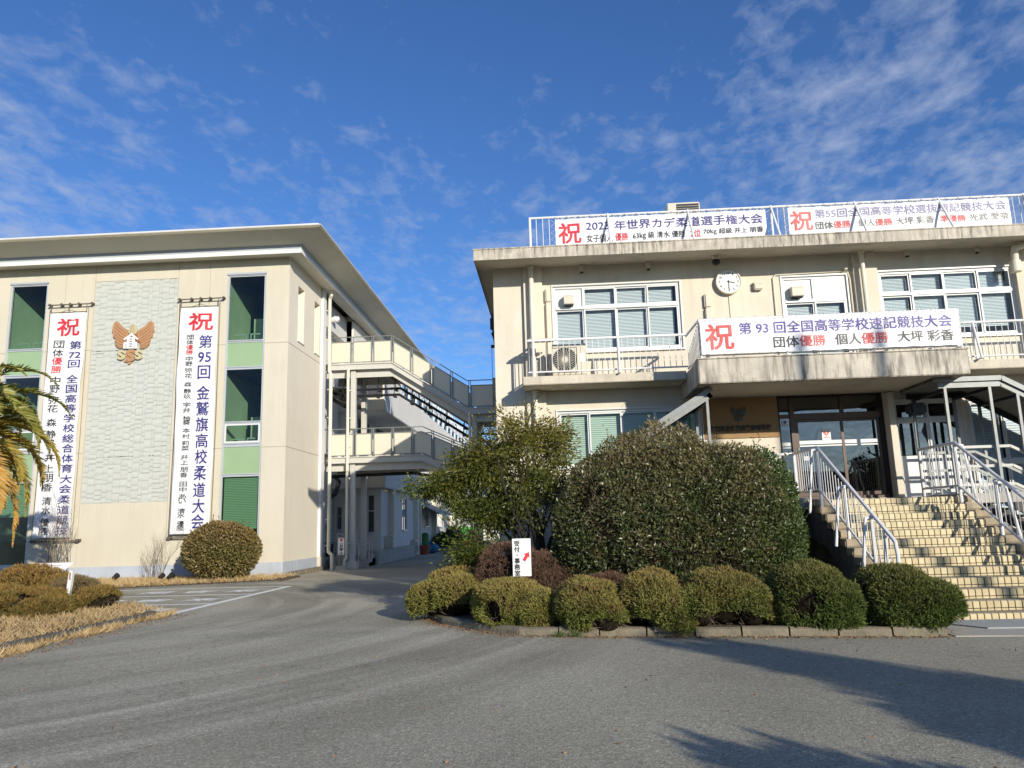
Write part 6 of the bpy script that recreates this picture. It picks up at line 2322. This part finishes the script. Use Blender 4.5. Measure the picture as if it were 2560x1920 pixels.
tree('broadleaf_tree', 'thin dark tree standing far down the drive by the green cage', 'tree', (-7.1, 57, 0), [((0, 0, 0), (0, 0, 1), 2.0, 0.09), ((0, 0, 1.4), (-0.5, 0, 1), 1.2, 0.05), ((0, 0, 1.3), (0.5, 0.2, 1), 1.2, 0.05)],
     M['tree2'], M['bark'], 52, 0.22, 0.4, 8, 2, 0.7, None, 0.3, 0.05, (2, 3), 0.2, ex2)
leafy('bed_shrub', 'low dark shrub in the raised bed along the white wing', 'shrub', [(-7.5, 53.5, 0.6, 0.7, 2.5, 0.55), (-7.4, 56.5, 0.8, 0.6, 1.6, 0.8)], M['tree2'], 53, 4000, 0.16, 0.4, 0.15, 0.1, 0.3, 0.2, None, 0.75, 60)

# bare twiggy shrubs before the cream wall
for (lb, x, y, h, sd, n_) in (('tall bare twiggy shrub in front of the first banner\'s foot', -17.0, 26.1, 1.3, 61, 7), ('low bare twiggy shrub between the banners', -13.75, 26.4, 0.82, 62, 6)):
    rg = np.random.default_rng(sd)
    st = []
    for i in range(n_):
        a = 2 * math.pi * i / n_ + rg.uniform(-.3, .3)
        st.append(((0.06 * math.cos(a), 0.06 * math.sin(a), 0), (0.75 * math.cos(a) * rg.uniform(.5, 1.1), 0.5 * math.sin(a), 1), h * rg.uniform(0.75, 1.15), 0.022 if h > 1.0 else 0.016))
    tree('bare_shrub', lb, 'shrub', (x, y, 0.03), st, None, M['twig'], sd, 0, 0, 0, 3, 0.42, 'leafless shrubs before the cream wall', kids=(2, 3), gravity=0.10)

# red-leaved shrub at the left edge
M['redleaf'] = leafmat('dark_red_leaf', (0.050, 0.060, 0.018), (0.20, 0.045, 0.022), 0.45, 0.25)
ex3 = puffs(rng, [(-17.2, 21.6, 1.25, 0.9, 0.6, 0.62, 36), (-17.0, 21.6, 0.6, 0.7, 0.5, 0.4, 18)], 34)
tree('red_leaf_shrub', 'sparse dark red and green shrub at the far left before the window', 'shrub', (-17.2, 21.6, 0.05), [((0, 0, 0), (0.1 * i, 0, 1), 0.9, 0.025) for i in (-3, -1, 1, 3)], M['redleaf'], M['bark'], 63, 0.13, 0.4, 6, 2, 0.6, None, 0.2, 0.1, (2, 3), 0.12, ex3)

# ------------------------------------------------------------------ junipers and grass on the island
jm = leafmat('bronze_juniper_spray', (0.13, 0.105, 0.032), (0.24, 0.165, 0.05), 0.8, 0.15, (0.27, 0.165, 0.055), (0.3, 0.9), 0.1, ((0.11, 0.12, 0.035), 0.6))
JG = 'spreading junipers on the grass island'
tufted('juniper', 'large spreading bronze juniper at the left edge of the island', 'shrub', [(-12.6, 15.9, 0.30, 1.3, 0.9, 0.42), (-11.5, 15.6, 0.28, 0.9, 0.8, 0.36), (-13.6, 16.4, 0.36, 1.0, 1.0, 0.44)], jm, 71, 18000, 0.085, JG, 0.2, 0.09, 0.7, 0.18, 0, 0.16, 2.0, 0.5)
tufted('juniper', 'spreading bronze juniper in front of the white marker post', 'shrub', [(-10.7, 15.7, 0.25, 0.75, 0.75, 0.35), (-10.2, 15.2, 0.2, 0.5, 0.5, 0.26)], jm, 72, 10000, 0.08, JG, 0.2, 0.09, 0.7, 0.18, 0, 0.16, 2.0, 0.5)
tufted('juniper', 'small dark juniper at the right tip of the island', 'shrub', [(-9.85, 16.5, 0.24, 0.5, 0.45, 0.28)], jm, 73, 3500, 0.09, JG, 0.2, 0.09, 0.7, 0.18, 0, 0.16, 2.0, 0.5)
tufted('juniper', 'juniper mound behind the slanted notice panel', 'shrub', [(-12.6, 18.3, 0.45, 0.9, 0.6, 0.48), (-11.6, 18.0, 0.35, 0.6, 0.5, 0.36)], jm, 74, 5500, 0.10, JG, 0.2, 0.09, 0.7, 0.18, 0, 0.16, 2.0, 0.5)
M['dry2'] = leafmat('pale_dry_twig', (0.17, 0.125, 0.065), (0.26, 0.20, 0.11), 0.85, 0.1, None, (0, 1), 0.1, ((0.10, 0.085, 0.03), 0.6))
tufted('dry_shrub', 'small rounded dry brown shrub at the edge of the parking bays', 'shrub', [(-11.1, 17.75, 0.32, 0.55, 0.5, 0.34)], M['dry2'], 75, 3500, 0.09, 'dry brown shrubs near the parking', 0.08, 0.09, 0.7, 0.14, 0, 0.1)
tufted('dry_shrub', 'dry brown shrub just behind the white marker post', 'shrub', [(-12.3, 19.4, 0.25, 0.55, 0.5, 0.30)], M['dry2'], 76, 3000, 0.09, 'dry brown shrubs near the parking', 0.08, 0.09, 0.7, 0.14, 0, 0.1)

M['grassm'] = leafmat('dry_tan_grass', (0.46, 0.33, 0.17), (0.72, 0.55, 0.32), 0.85, 0.3, None, (0, 1), 0.1, ((0.34, 0.21, 0.09), 0.8))


def blades(name, polyfn, box, n, ln, mat, seed, z0=0.05, lean=0.75, asp=0.07):
    rg = np.random.default_rng(seed)
    x = rg.uniform(box[0], box[1], n)
    y = rg.uniform(box[2], box[3], n)
    k = polyfn(x, y)
    x, y = x[k], y[k]
    P = np.stack([x, y, np.full(len(x), z0)], 1)
    D = np.stack([rg.normal(size=len(x)) * lean, rg.normal(size=len(x)) * lean, np.ones(len(x)) * 0.8], 1)
    return tag(leaf_mesh(name, P, D, ln, asp, mat, None, rg, 0.1), kind='stuff')


blades('dry_grass', lambda x, y: (y < 18.4 - np.maximum(x + 12, 0) * 0.42) & ((x < -8.02) | (y > 99)) & (y < 16.2 + (-8.4 - x) * 1.1), (-17, -8.03, 9.9, 18.3), 30000, 0.14, M['grassm'], 81, 0.075)
blades('verge_grass', lambda x, y: (x > -7.87) & (x < -7.66 + 0.09 * np.sin(y * 3) - np.maximum(y - 13.5, 0) * 0.05), (-7.9, -7.45, 9.3, 16.0), 5000, 0.15, M['grassm'], 82, 0.0)
blades('bed_grass', lambda x, y: (y > 23.3 + np.maximum(x + 13, 0) * 0.43) & (y < 27.3), (-22, -9.1, 23.3, 27.3), 16000, 0.19, M['grassm'], 83, 0.045)
M['litter'] = leafmat('fallen_brown_leaf', (0.10, 0.045, 0.02), (0.32, 0.19, 0.09), 0.8, 0.1)
rg = np.random.default_rng(84)
ks = np.array(KL[3:])
P = []
for a, c in zip(ks[:-1], ks[1:]):
    m_ = int(150 * np.linalg.norm(c - a))
    t = rg.random(m_)[:, None]
    d_ = (c - a) / np.linalg.norm(c - a)
    nn = np.array([d_[1], -d_[0]])
    if nn[1] > 0:
        nn = -nn
    P.append(a + (c - a) * t + nn * (0.02 + np.abs(rg.normal(size=m_))[:, None] * 0.09))
P = np.concatenate(P)
q_ = np.stack([rg.uniform(-7.75, -7.3, 500) + 0, rg.uniform(9.3, 15.8, 500)], 1)
q2_ = np.stack([rg.uniform(-7.2, 7.5, 320), 2.5 + 9.0 * rg.random(320)], 1)
q2_ = q2_[(q2_[:, 0] < -2.6) | (q2_[:, 1] < 10.4)]
P = np.concatenate([P, q_, q2_[:230]])
P = np.concatenate([P, np.full((len(P), 1), 0.006)], 1)
D = np.stack([rg.normal(size=len(P)), rg.normal(size=len(P)), np.abs(rg.normal(size=len(P))) * 0.15], 1)
tag(leaf_mesh('fallen_leaves', P, D, 0.034, 0.5, M['litter'], None, rg, 0.15), kind='stuff')
# tufts of green grass at the kerb
M['ggrass'] = leafmat('green_grass', (0.05, 0.10, 0.02), (0.12, 0.16, 0.04), 0.6, 0.25)
for (x, y) in ((0.02, 11.5), (0.25, 11.46)):
    P = np.stack([rg.normal(size=60) * 0.04 + x, rg.normal(size=60) * 0.02 + y - 0.04, np.full(60, 0.0)], 1)
    D = np.stack([rg.normal(size=60) * 0.5, rg.normal(size=60) * 0.5, np.ones(60)], 1)
    tag(leaf_mesh('grass_tuft', P, D, 0.11, 0.06, M['ggrass'], None, rg, 0.1), 'small green grass tuft growing at the planter kerb', 'grass', 'grass tufts at the kerb')

# ------------------------------------------------------------------ date palm at the left edge
PALM = (-14.75, 17.6)
PT = thing('date_palm', 'date palm with long arching fronds at the left edge', 'palm', (PALM[0], PALM[1], 0.05))
q = MB()
pts = [(PALM[0], PALM[1], 0.0), (PALM[0] + 0.02, PALM[1], 1.2), (PALM[0], PALM[1], 2.6), (PALM[0] + 0.03, PALM[1], 3.9)]
q.tube(pts, [0.42, 0.34, 0.32, 0.40], 14)
for i in range(90):
    a = i * 2.4
    z_ = 0.3 + i * 0.042
    q.bar((PALM[0] + 0.30 * math.cos(a), PALM[1] + 0.30 * math.sin(a), z_), (PALM[0] + 0.46 * math.cos(a), PALM[1] + 0.46 * math.sin(a), z_ + 0.13), 0.12, 0.05)
q.build('trunk', M['palmbark'], PT)
pm = [leafmat('palm_leaflet_green', (0.19, 0.21, 0.045), (0.34, 0.31, 0.075), 0.4, 0.25, None, (0, 1), 0.4),
      leafmat('palm_leaflet_yellow', (0.34, 0.29, 0.065), (0.52, 0.39, 0.10), 0.4, 0.25, None, (0, 1), 0.4),
      leafmat('palm_leaflet_old', (0.44, 0.28, 0.08), (0.62, 0.38, 0.12), 0.5, 0.25, None, (0, 1), 0.3)]
M['rachis'] = surf('palm_rib', (0.30, 0.24, 0.09), 0.5)
rg = np.random.default_rng(90)
NF = 84
for i in range(NF):
    az = i * 2.39996 + rg.uniform(-.15, .15)
    age = i / NF
    el0 = math.radians(80 - 105 * age + rg.uniform(-6, 6))
    Lf = 2.95 + 0.45 * math.sin(i * 1.7) if age < 0.85 else 2.6
    n = 26
    ds = Lf / n
    p = np.array([PALM[0] + 0.18 * math.cos(az), PALM[1] + 0.18 * math.sin(az), 3.95 + 0.25 * (1 - age)])
    el = el0
    rib = [p.copy()]
    dirs = []
    for k in range(n):
        el -= math.radians((1.6 + 4.6 * (k / n)) * (0.75 + 0.5 * (el > -1.2)))
        el = max(el, math.radians(-88))
        d = np.array([math.cos(el) * math.cos(az), math.cos(el) * math.sin(az), math.sin(el)])
        p = p + d * ds
        rib.append(p.copy())
        dirs.append(d)
    q = MB()
    q.tube([tuple(r_) for r_ in rib[::2]], [0.030 * (1 - 0.85 * j / (len(rib[::2]) - 1)) for j in range(len(rib[::2]))], 5)
    fr = q.build('frond', M['rachis'], PT)
    P, D = [], []
    for k in range(2, n):
        d = dirs[k]
        s = np.cross(d, np.array([0, 0, 1.0]))
        s = s / max(np.linalg.norm(s), 1e-6)
        u = np.cross(s, d)
        f = k / n
        for sub in (0.0, 0.25, 0.5, 0.75):
            for sg in (-1, 1):
                P.append(rib[k] + d * ds * sub)
                D.append(d * (0.55 + 0.5 * f) + s * sg * 1.0 + u * (0.28 + rg.normal() * 0.08) + rg.normal(size=3) * 0.07 + np.array([0, 0, -0.10]))
    P, D = np.array(P), np.array(D)
    rgl = np.random.default_rng(200 + i)
    mt = pm[0] if age < 0.5 else pm[1] if (age < 0.78 or i % 3 == 0) else pm[2]
    t = np.repeat(np.linspace(0, 1, n - 2), 8)
    Dn = unit(D) * (0.46 * np.sin(np.clip(0.25 + t * 0.80, 0, 1) * math.pi) ** 0.7 + 0.06)[:, None]
    # leaflets: length varies along the frond, so build them directly
    nn_ = len(P)
    Sd = unit(np.cross(Dn, rgl.normal(size=(nn_, 3))))
    w = 0.027
    V = np.stack([P, P + Dn * 0.4 - Sd * w, P + Dn, P + Dn * 0.4 + Sd * w], 1).reshape(-1, 3)
    mesh_np('leaflets', V, np.arange(4 * nn_).reshape(nn_, 4), mt, fr)

# ================================================================== SIGNS AND SMALL THINGS
RS = thing('direction_sign', 'white upright reception sign with black characters and a red arrow', 'sign', (-0.58, 13.25, 0.1))
q = MB()
q.bevel_box(-0.735, -0.425, 13.2, 13.215, 0.745, 1.362, 0.004)
q.build('board', M['paper'], RS)
q = MB()
q.tube([(-0.58, 13.235, 0.05), (-0.58, 13.235, 1.25)], 0.014, 6)
q.build('stake', M['steel'], RS)
q = MB()
fs = lambda u, v: (u, 13.194, v)
for ch, zc in (('受', 1.285), ('付', 1.185), ('事', 1.00), ('務', 0.90), ('室', 0.80)):
    text(q, ch, -0.70, -0.612, zc - 0.045, zc + 0.045, fs, 0, 0.02)
q.box(-0.665, -0.645, 13.193, 13.1955, 1.085, 1.105)
a0, a1 = Vector((-0.545, 0, 1.00)), Vector((-0.455, 0, 1.14))
d = (a1 - a0).normalized()
n_ = Vector((-d.z, 0, d.x))
tip = a1
sh = a1 - d * 0.075
pts = [a0 + n_ * 0.026, sh + n_ * 0.026, sh + n_ * 0.058, tip, sh - n_ * 0.058, sh - n_ * 0.026, a0 - n_ * 0.026]
q.add([(p.x, 13.194, p.z) for p in pts], [tuple(range(7))], 1)
q.build('lettering', [M['k'], M['r']], RS)

SS = thing('stop_sign', 'small white stop notice with red triangle on a block foot', 'sign', (-8.63, 31.45, 0))
q = MB()
q.bevel_box(-8.805, -8.555, 31.42, 31.435, 0.58, 1.26, 0.004)
q.build('board', M['paper'], SS)
q = MB()
for x in (-8.76, -8.60):
    q.bar((x, 31.445, 0.1), (x, 31.445, 1.2), 0.022)
q.build('leg', M['steel'], SS)
q = MB()
q.prism([(-8.93, 0.0), (-8.88, 0.10), (-8.80, 0.15), (-8.56, 0.15), (-8.48, 0.10), (-8.43, 0.0)], 'y', 31.30, 31.58)
q.build('foot', M['conc'], SS)
q = MB()
q.add([(-8.765, 31.414, 1.235), (-8.595, 31.414, 1.235), (-8.68, 31.414, 1.09)], [(0, 1, 2)], 1)
q.add([(-8.72, 31.411, 1.213), (-8.64, 31.411, 1.213), (-8.64, 31.411, 1.200), (-8.72, 31.411, 1.200)], [(0, 1, 2, 3)], 2)
for ch, zc in (('旦', 0.935), ('停', 0.80), ('止', 0.665)):
    text(q, ch, -8.755, -8.605, zc - 0.055, zc + 0.055, lambda u, v: (u, 31.414, v), 0, 0.03)
q.box(-8.755, -8.605, 31.412, 31.4145, 1.03, 1.045)
q.build('lettering', [M['k'], M['r'], M['paper']], SS)

q = MB()
q.bar((-11.0, 17.3, 0.0), (-10.93, 17.3, 0.86), 0.085, 0.085)
MP = tag(q.build('marker_post', M['white']), 'leaning square white marker post among the junipers', 'post')
q = MB()
q.box(-10.955, -10.925, 17.247, 17.254, 0.66, 0.82)
q.build('dark_mark', M['rust'], MP)
q = MB()
IP = thing('information_stand', 'low slanted white notice panel among the junipers', 'notice', (-12.6, 18.9, 0))
q.add([(-13.35, 18.75, 0.70), (-12.25, 18.75, 0.70), (-12.1, 19.15, 0.98), (-13.0, 19.15, 0.98), (-13.35, 18.78, 0.66), (-12.25, 18.78, 0.66), (-12.1, 19.18, 0.94), (-13.0, 19.18, 0.94)], [(0, 1, 2, 3), (4, 7, 6, 5), (0, 4, 5, 1), (1, 5, 6, 2), (2, 6, 7, 3), (3, 7, 4, 0)])
q.build('panel', M['paper'], IP)
q = MB()
for x in (-13.0, -12.4):
    q.bar((x, 19.0, 0.02), (x, 19.0, 0.80), 0.05)
q.build('leg', M['steel'], IP)
q = MB()
for i in range(5):
    q.add([(-13.1 + 0.05 * i, 18.83 + i * 0.055, 0.758 + i * 0.0385), (-12.4 + 0.02 * i, 18.83 + i * 0.055, 0.758 + i * 0.0385), (-12.4 + 0.02 * i, 18.845 + i * 0.055, 0.7685 + i * 0.0385), (-13.1 + 0.05 * i, 18.845 + i * 0.055, 0.7685 + i * 0.0385)], [(0, 1, 2, 3)])
q.build('printed_line', M['h'], IP)
for (lb, x, y, s) in (('black ground floodlight beside the white marker post', -14.2, 22.6, 1.0), ('black ground floodlight below the relief panel', -14.9, 26.0, 0.8), ('black ground floodlight left of the ball-shaped bush', -12.6, 25.2, 0.9), ('small dark ground floodlight near the low bare shrub', -13.1, 25.6, 0.7)):
    T = thing('floodlight', lb, 'lamp', (x, y, 0.05), 'black floodlights in the dry bed')
    z0_ = 0.05 if y > 23 else 0.0
    q = MB()
    q.tube([(x, y, z0_), (x, y, z0_ + 0.12)], 0.02 * s, 6)
    q.build('stem', M['black'], T)
    q = MB()
    q.tube([(x - 0.02, y - 0.08 * s, z0_ + 0.14), (x + 0.02, y + 0.12 * s, z0_ + 0.24)], [0.09 * s, 0.12 * s], 12)
    q.build('lamp_head', M['black'], T)
q = MB()
q.bevel_box(-15.2, -14.1, 20.3, 20.9, 0.0, 0.42, 0.03)
tag(q.build('stone_block', M['kerbdark']), 'low grey stone block behind the junipers', 'stone')


def bicycle(label, x, y, col):
    T = thing('bicycle', label, 'bicycle', (x, y, 0), 'bicycles parked past the drive')
    fm = surf('bicycle_paint', col, 0.4)
    for wx in (-0.52, 0.52):
        q = MB()
        n = 22
        vs, r_, rr_ = [], 0.33, 0.022
        for k in range(n):
            a = 2 * math.pi * k / n
            for j in range(5):
                c = 2 * math.pi * j / 5
                rad = r_ + rr_ * math.cos(c)
                vs.append((x + wx + rad * math.cos(a), y + rr_ * math.sin(c), 0.355 + rad * math.sin(a)))
        q.add(vs, [(k * 5 + j, ((k + 1) % n) * 5 + j, ((k + 1) % n) * 5 + (j + 1) % 5, k * 5 + (j + 1) % 5) for k in range(n) for j in range(5)])
        for k in range(10):
            a = math.pi * k / 10
            q.tube([(x + wx - 0.32 * math.cos(a), y, 0.355 - 0.32 * math.sin(a)), (x + wx + 0.32 * math.cos(a), y, 0.355 + 0.32 * math.sin(a))], 0.004, 3)
        q.build('wheel', M['black'], T)
    q = MB()
    A, B_, C_, H = (x - 0.52, y, 0.355), (x - 0.08, y, 0.33), (x - 0.22, y, 0.82), (x + 0.36, y, 0.85)
    for p, r_ in ((A, B_), (B_, C_), (C_, A), (C_, H), (B_, H), (H, (x + 0.52, y, 0.355)), (H, (x + 0.32, y, 1.02))):
        q.tube([p, r_], 0.02, 6)
    q.build('frame', fm, T)
    q = MB()
    q.tube([(x + 0.32, y - 0.27, 1.04), (x + 0.32, y + 0.27, 1.04)], 0.015, 6)
    q.build('handlebar', M['steel'], T)
    q = MB()
    q.prism([(x - 0.36, 0.88), (x - 0.10, 0.88), (x - 0.12, 0.92), (x - 0.36, 0.95)], 'y', y - 0.07, y + 0.07)
    q.build('saddle', M['black'], T)


bicycle('blue bicycle parked past the drive behind the tree', -3.4, 42.0, (0.03, 0.16, 0.45))
bicycle('red bicycle parked beside the blue one', -2.5, 42.6, (0.4, 0.05, 0.05))
bicycle('silver bicycle parked at the end of the row', -1.6, 42.2, (0.4, 0.4, 0.42))

# ================================================================== BEHIND THE CAMERA: what casts the forecourt shade and shows in the door glass
def upole(label, x, y, h, arms):
    T = thing('utility_pole', label, 'pole', (x, y, 0), 'utility poles along the road')
    q = MB()
    q.tube([(x, y, 0), (x, y, h)], [0.13, 0.09], 12)
    q.build('shaft', M['pole'], T, smooth=True)
    if arms:
        q = MB()
        for dz in (0.5, 1.2):
            q.box(x - 0.9, x + 0.9, y - 0.05, y + 0.05, h - dz, h - dz + 0.09)
        q.build('crossarm', M['steel'], T)
        q = MB()
        q.tube([(x + 0.35, y, h - 2.7), (x + 0.35, y, h - 1.9)], 0.24, 12)
        q.build('transformer', M['conc'], T)


upole('plain tall concrete pole behind the viewer', 18.16, -5.6, 12.9, False)
upole('second plain tall concrete pole behind the viewer', 19.76, -5.6, 13.0, False)
upole('utility pole with crossarms and transformer across the road behind the viewer', 9.5, -24.0, 12.0, True)
upole('farther utility pole with crossarms behind the viewer', 2.5, -27.0, 11.5, True)
q = MB()
for k in range(4):
    q.tube([(-40 + i * 10, -14.0 - k * 0.25, 9.0 + 0.5 * k - 0.5 * math.sin(i * 0.9)) for i in range(11)], 0.015, 4)
tag(q.build('power_line', M['black']), 'black overhead wires behind the viewer', 'cable')
M['pine'] = leafmat('dark_pine_needle', (0.018, 0.035, 0.014), (0.040, 0.060, 0.020), 0.6, 0.15)
for (lb, x, y, els, sd, n_) in (
        ('conical clipped dark tree behind the viewer to the right', 10.4, -3.7, [(10.4, -3.7, 1.9, 1.5, 1.5, 1.5), (10.4, -3.7, 3.1, 1.15, 1.15, 1.2), (10.5, -3.6, 4.2, 0.65, 0.65, 1.1)], 101, 7000),
        ('rounded dark bush tree behind the viewer', 8.1, -1.5, [(8.1, -1.5, 1.7, 1.0, 1.0, 1.0), (8.0, -1.3, 2.4, 0.6, 0.6, 0.6)], 102, 4500),
        ('low dark bush behind the viewer to the right', 5.9, -1.5, [(5.9, -1.4, 1.5, 0.95, 0.9, 0.95), (5.5, -1.2, 1.9, 0.5, 0.5, 0.6)], 103, 4000)):
    leafy('roadside_tree', lb, 'tree', els, M['pine'], sd, n_, 0.17, 0.45, 0.16, 0.12, 0.25, 0.1, 'trees along the road behind the viewer', 0.82, 60, (2, 5), (6, 12), trunk=[([(x, y, 0), (x, y, 1.0)], [0.12, 0.1])])
for (lb, x, y, h, sd, rx) in (('loose dark tree behind the viewer beyond the conical one', 16.2, -2.8, 4.6, 105, 1.9), ('dark roadside tree far right behind the viewer', 21.0, 1.0, 5.5, 104, 2.2)):
    rg = np.random.default_rng(sd)
    e_ = puffs(rg, [(x, y, h * 0.74, rx, rx, h * 0.24, int(70 * rx)), (x + 0.3 * rx, y, h * 0.55, rx * 0.9, rx, h * 0.16, int(30 * rx))], 50)
    tree('roadside_tree', lb, 'tree', (x, y, 0), [((0, 0, 0), (0, 0, 1), h * 0.5, 0.14), ((0, 0, h * .3), (0.6, 0, 0.8), h * 0.3, 0.07), ((0, 0, h * .3), (-0.6, 0.1, 0.8), h * 0.3, 0.07)], M['pine'], M['bark'], sd, 0.19, 0.4, 8, 2, 0.8, 'trees along the road behind the viewer', 0.2, 0.05, (2, 3), 0.22, e_)
rr = random.Random(8)
for i in range(7):
    x = -42 + i * 14 + rr.uniform(-2, 2)
    w_, h_ = rr.uniform(8, 11), rr.uniform(3.2, 5.6)
    T = thing('distant_house', 'house number %s across the road behind the viewer' % ('one two three four five six seven'.split()[i]), 'house', (x, -46, 0), 'houses across the road behind the viewer')
    q = MB()
    q.box(x, x + w_, -54, -46, 0, h_)
    q.build('wall', M['housewall'], T)
    q = MB()
    q.prism([(-54.6, h_ - 0.1), (-45.4, h_ - 0.1), (-45.4, h_ + 0.1), (-50, h_ + 2.4), (-54.6, h_ + 0.1)], 'x', x - 0.5, x + w_ + 0.5)
    q.build('roof', M['houseroof'], T)

# the source of the lettering is not part of the place
bpy.data.objects.remove(_to, do_unlink=True)
bpy.context.view_layer.update()
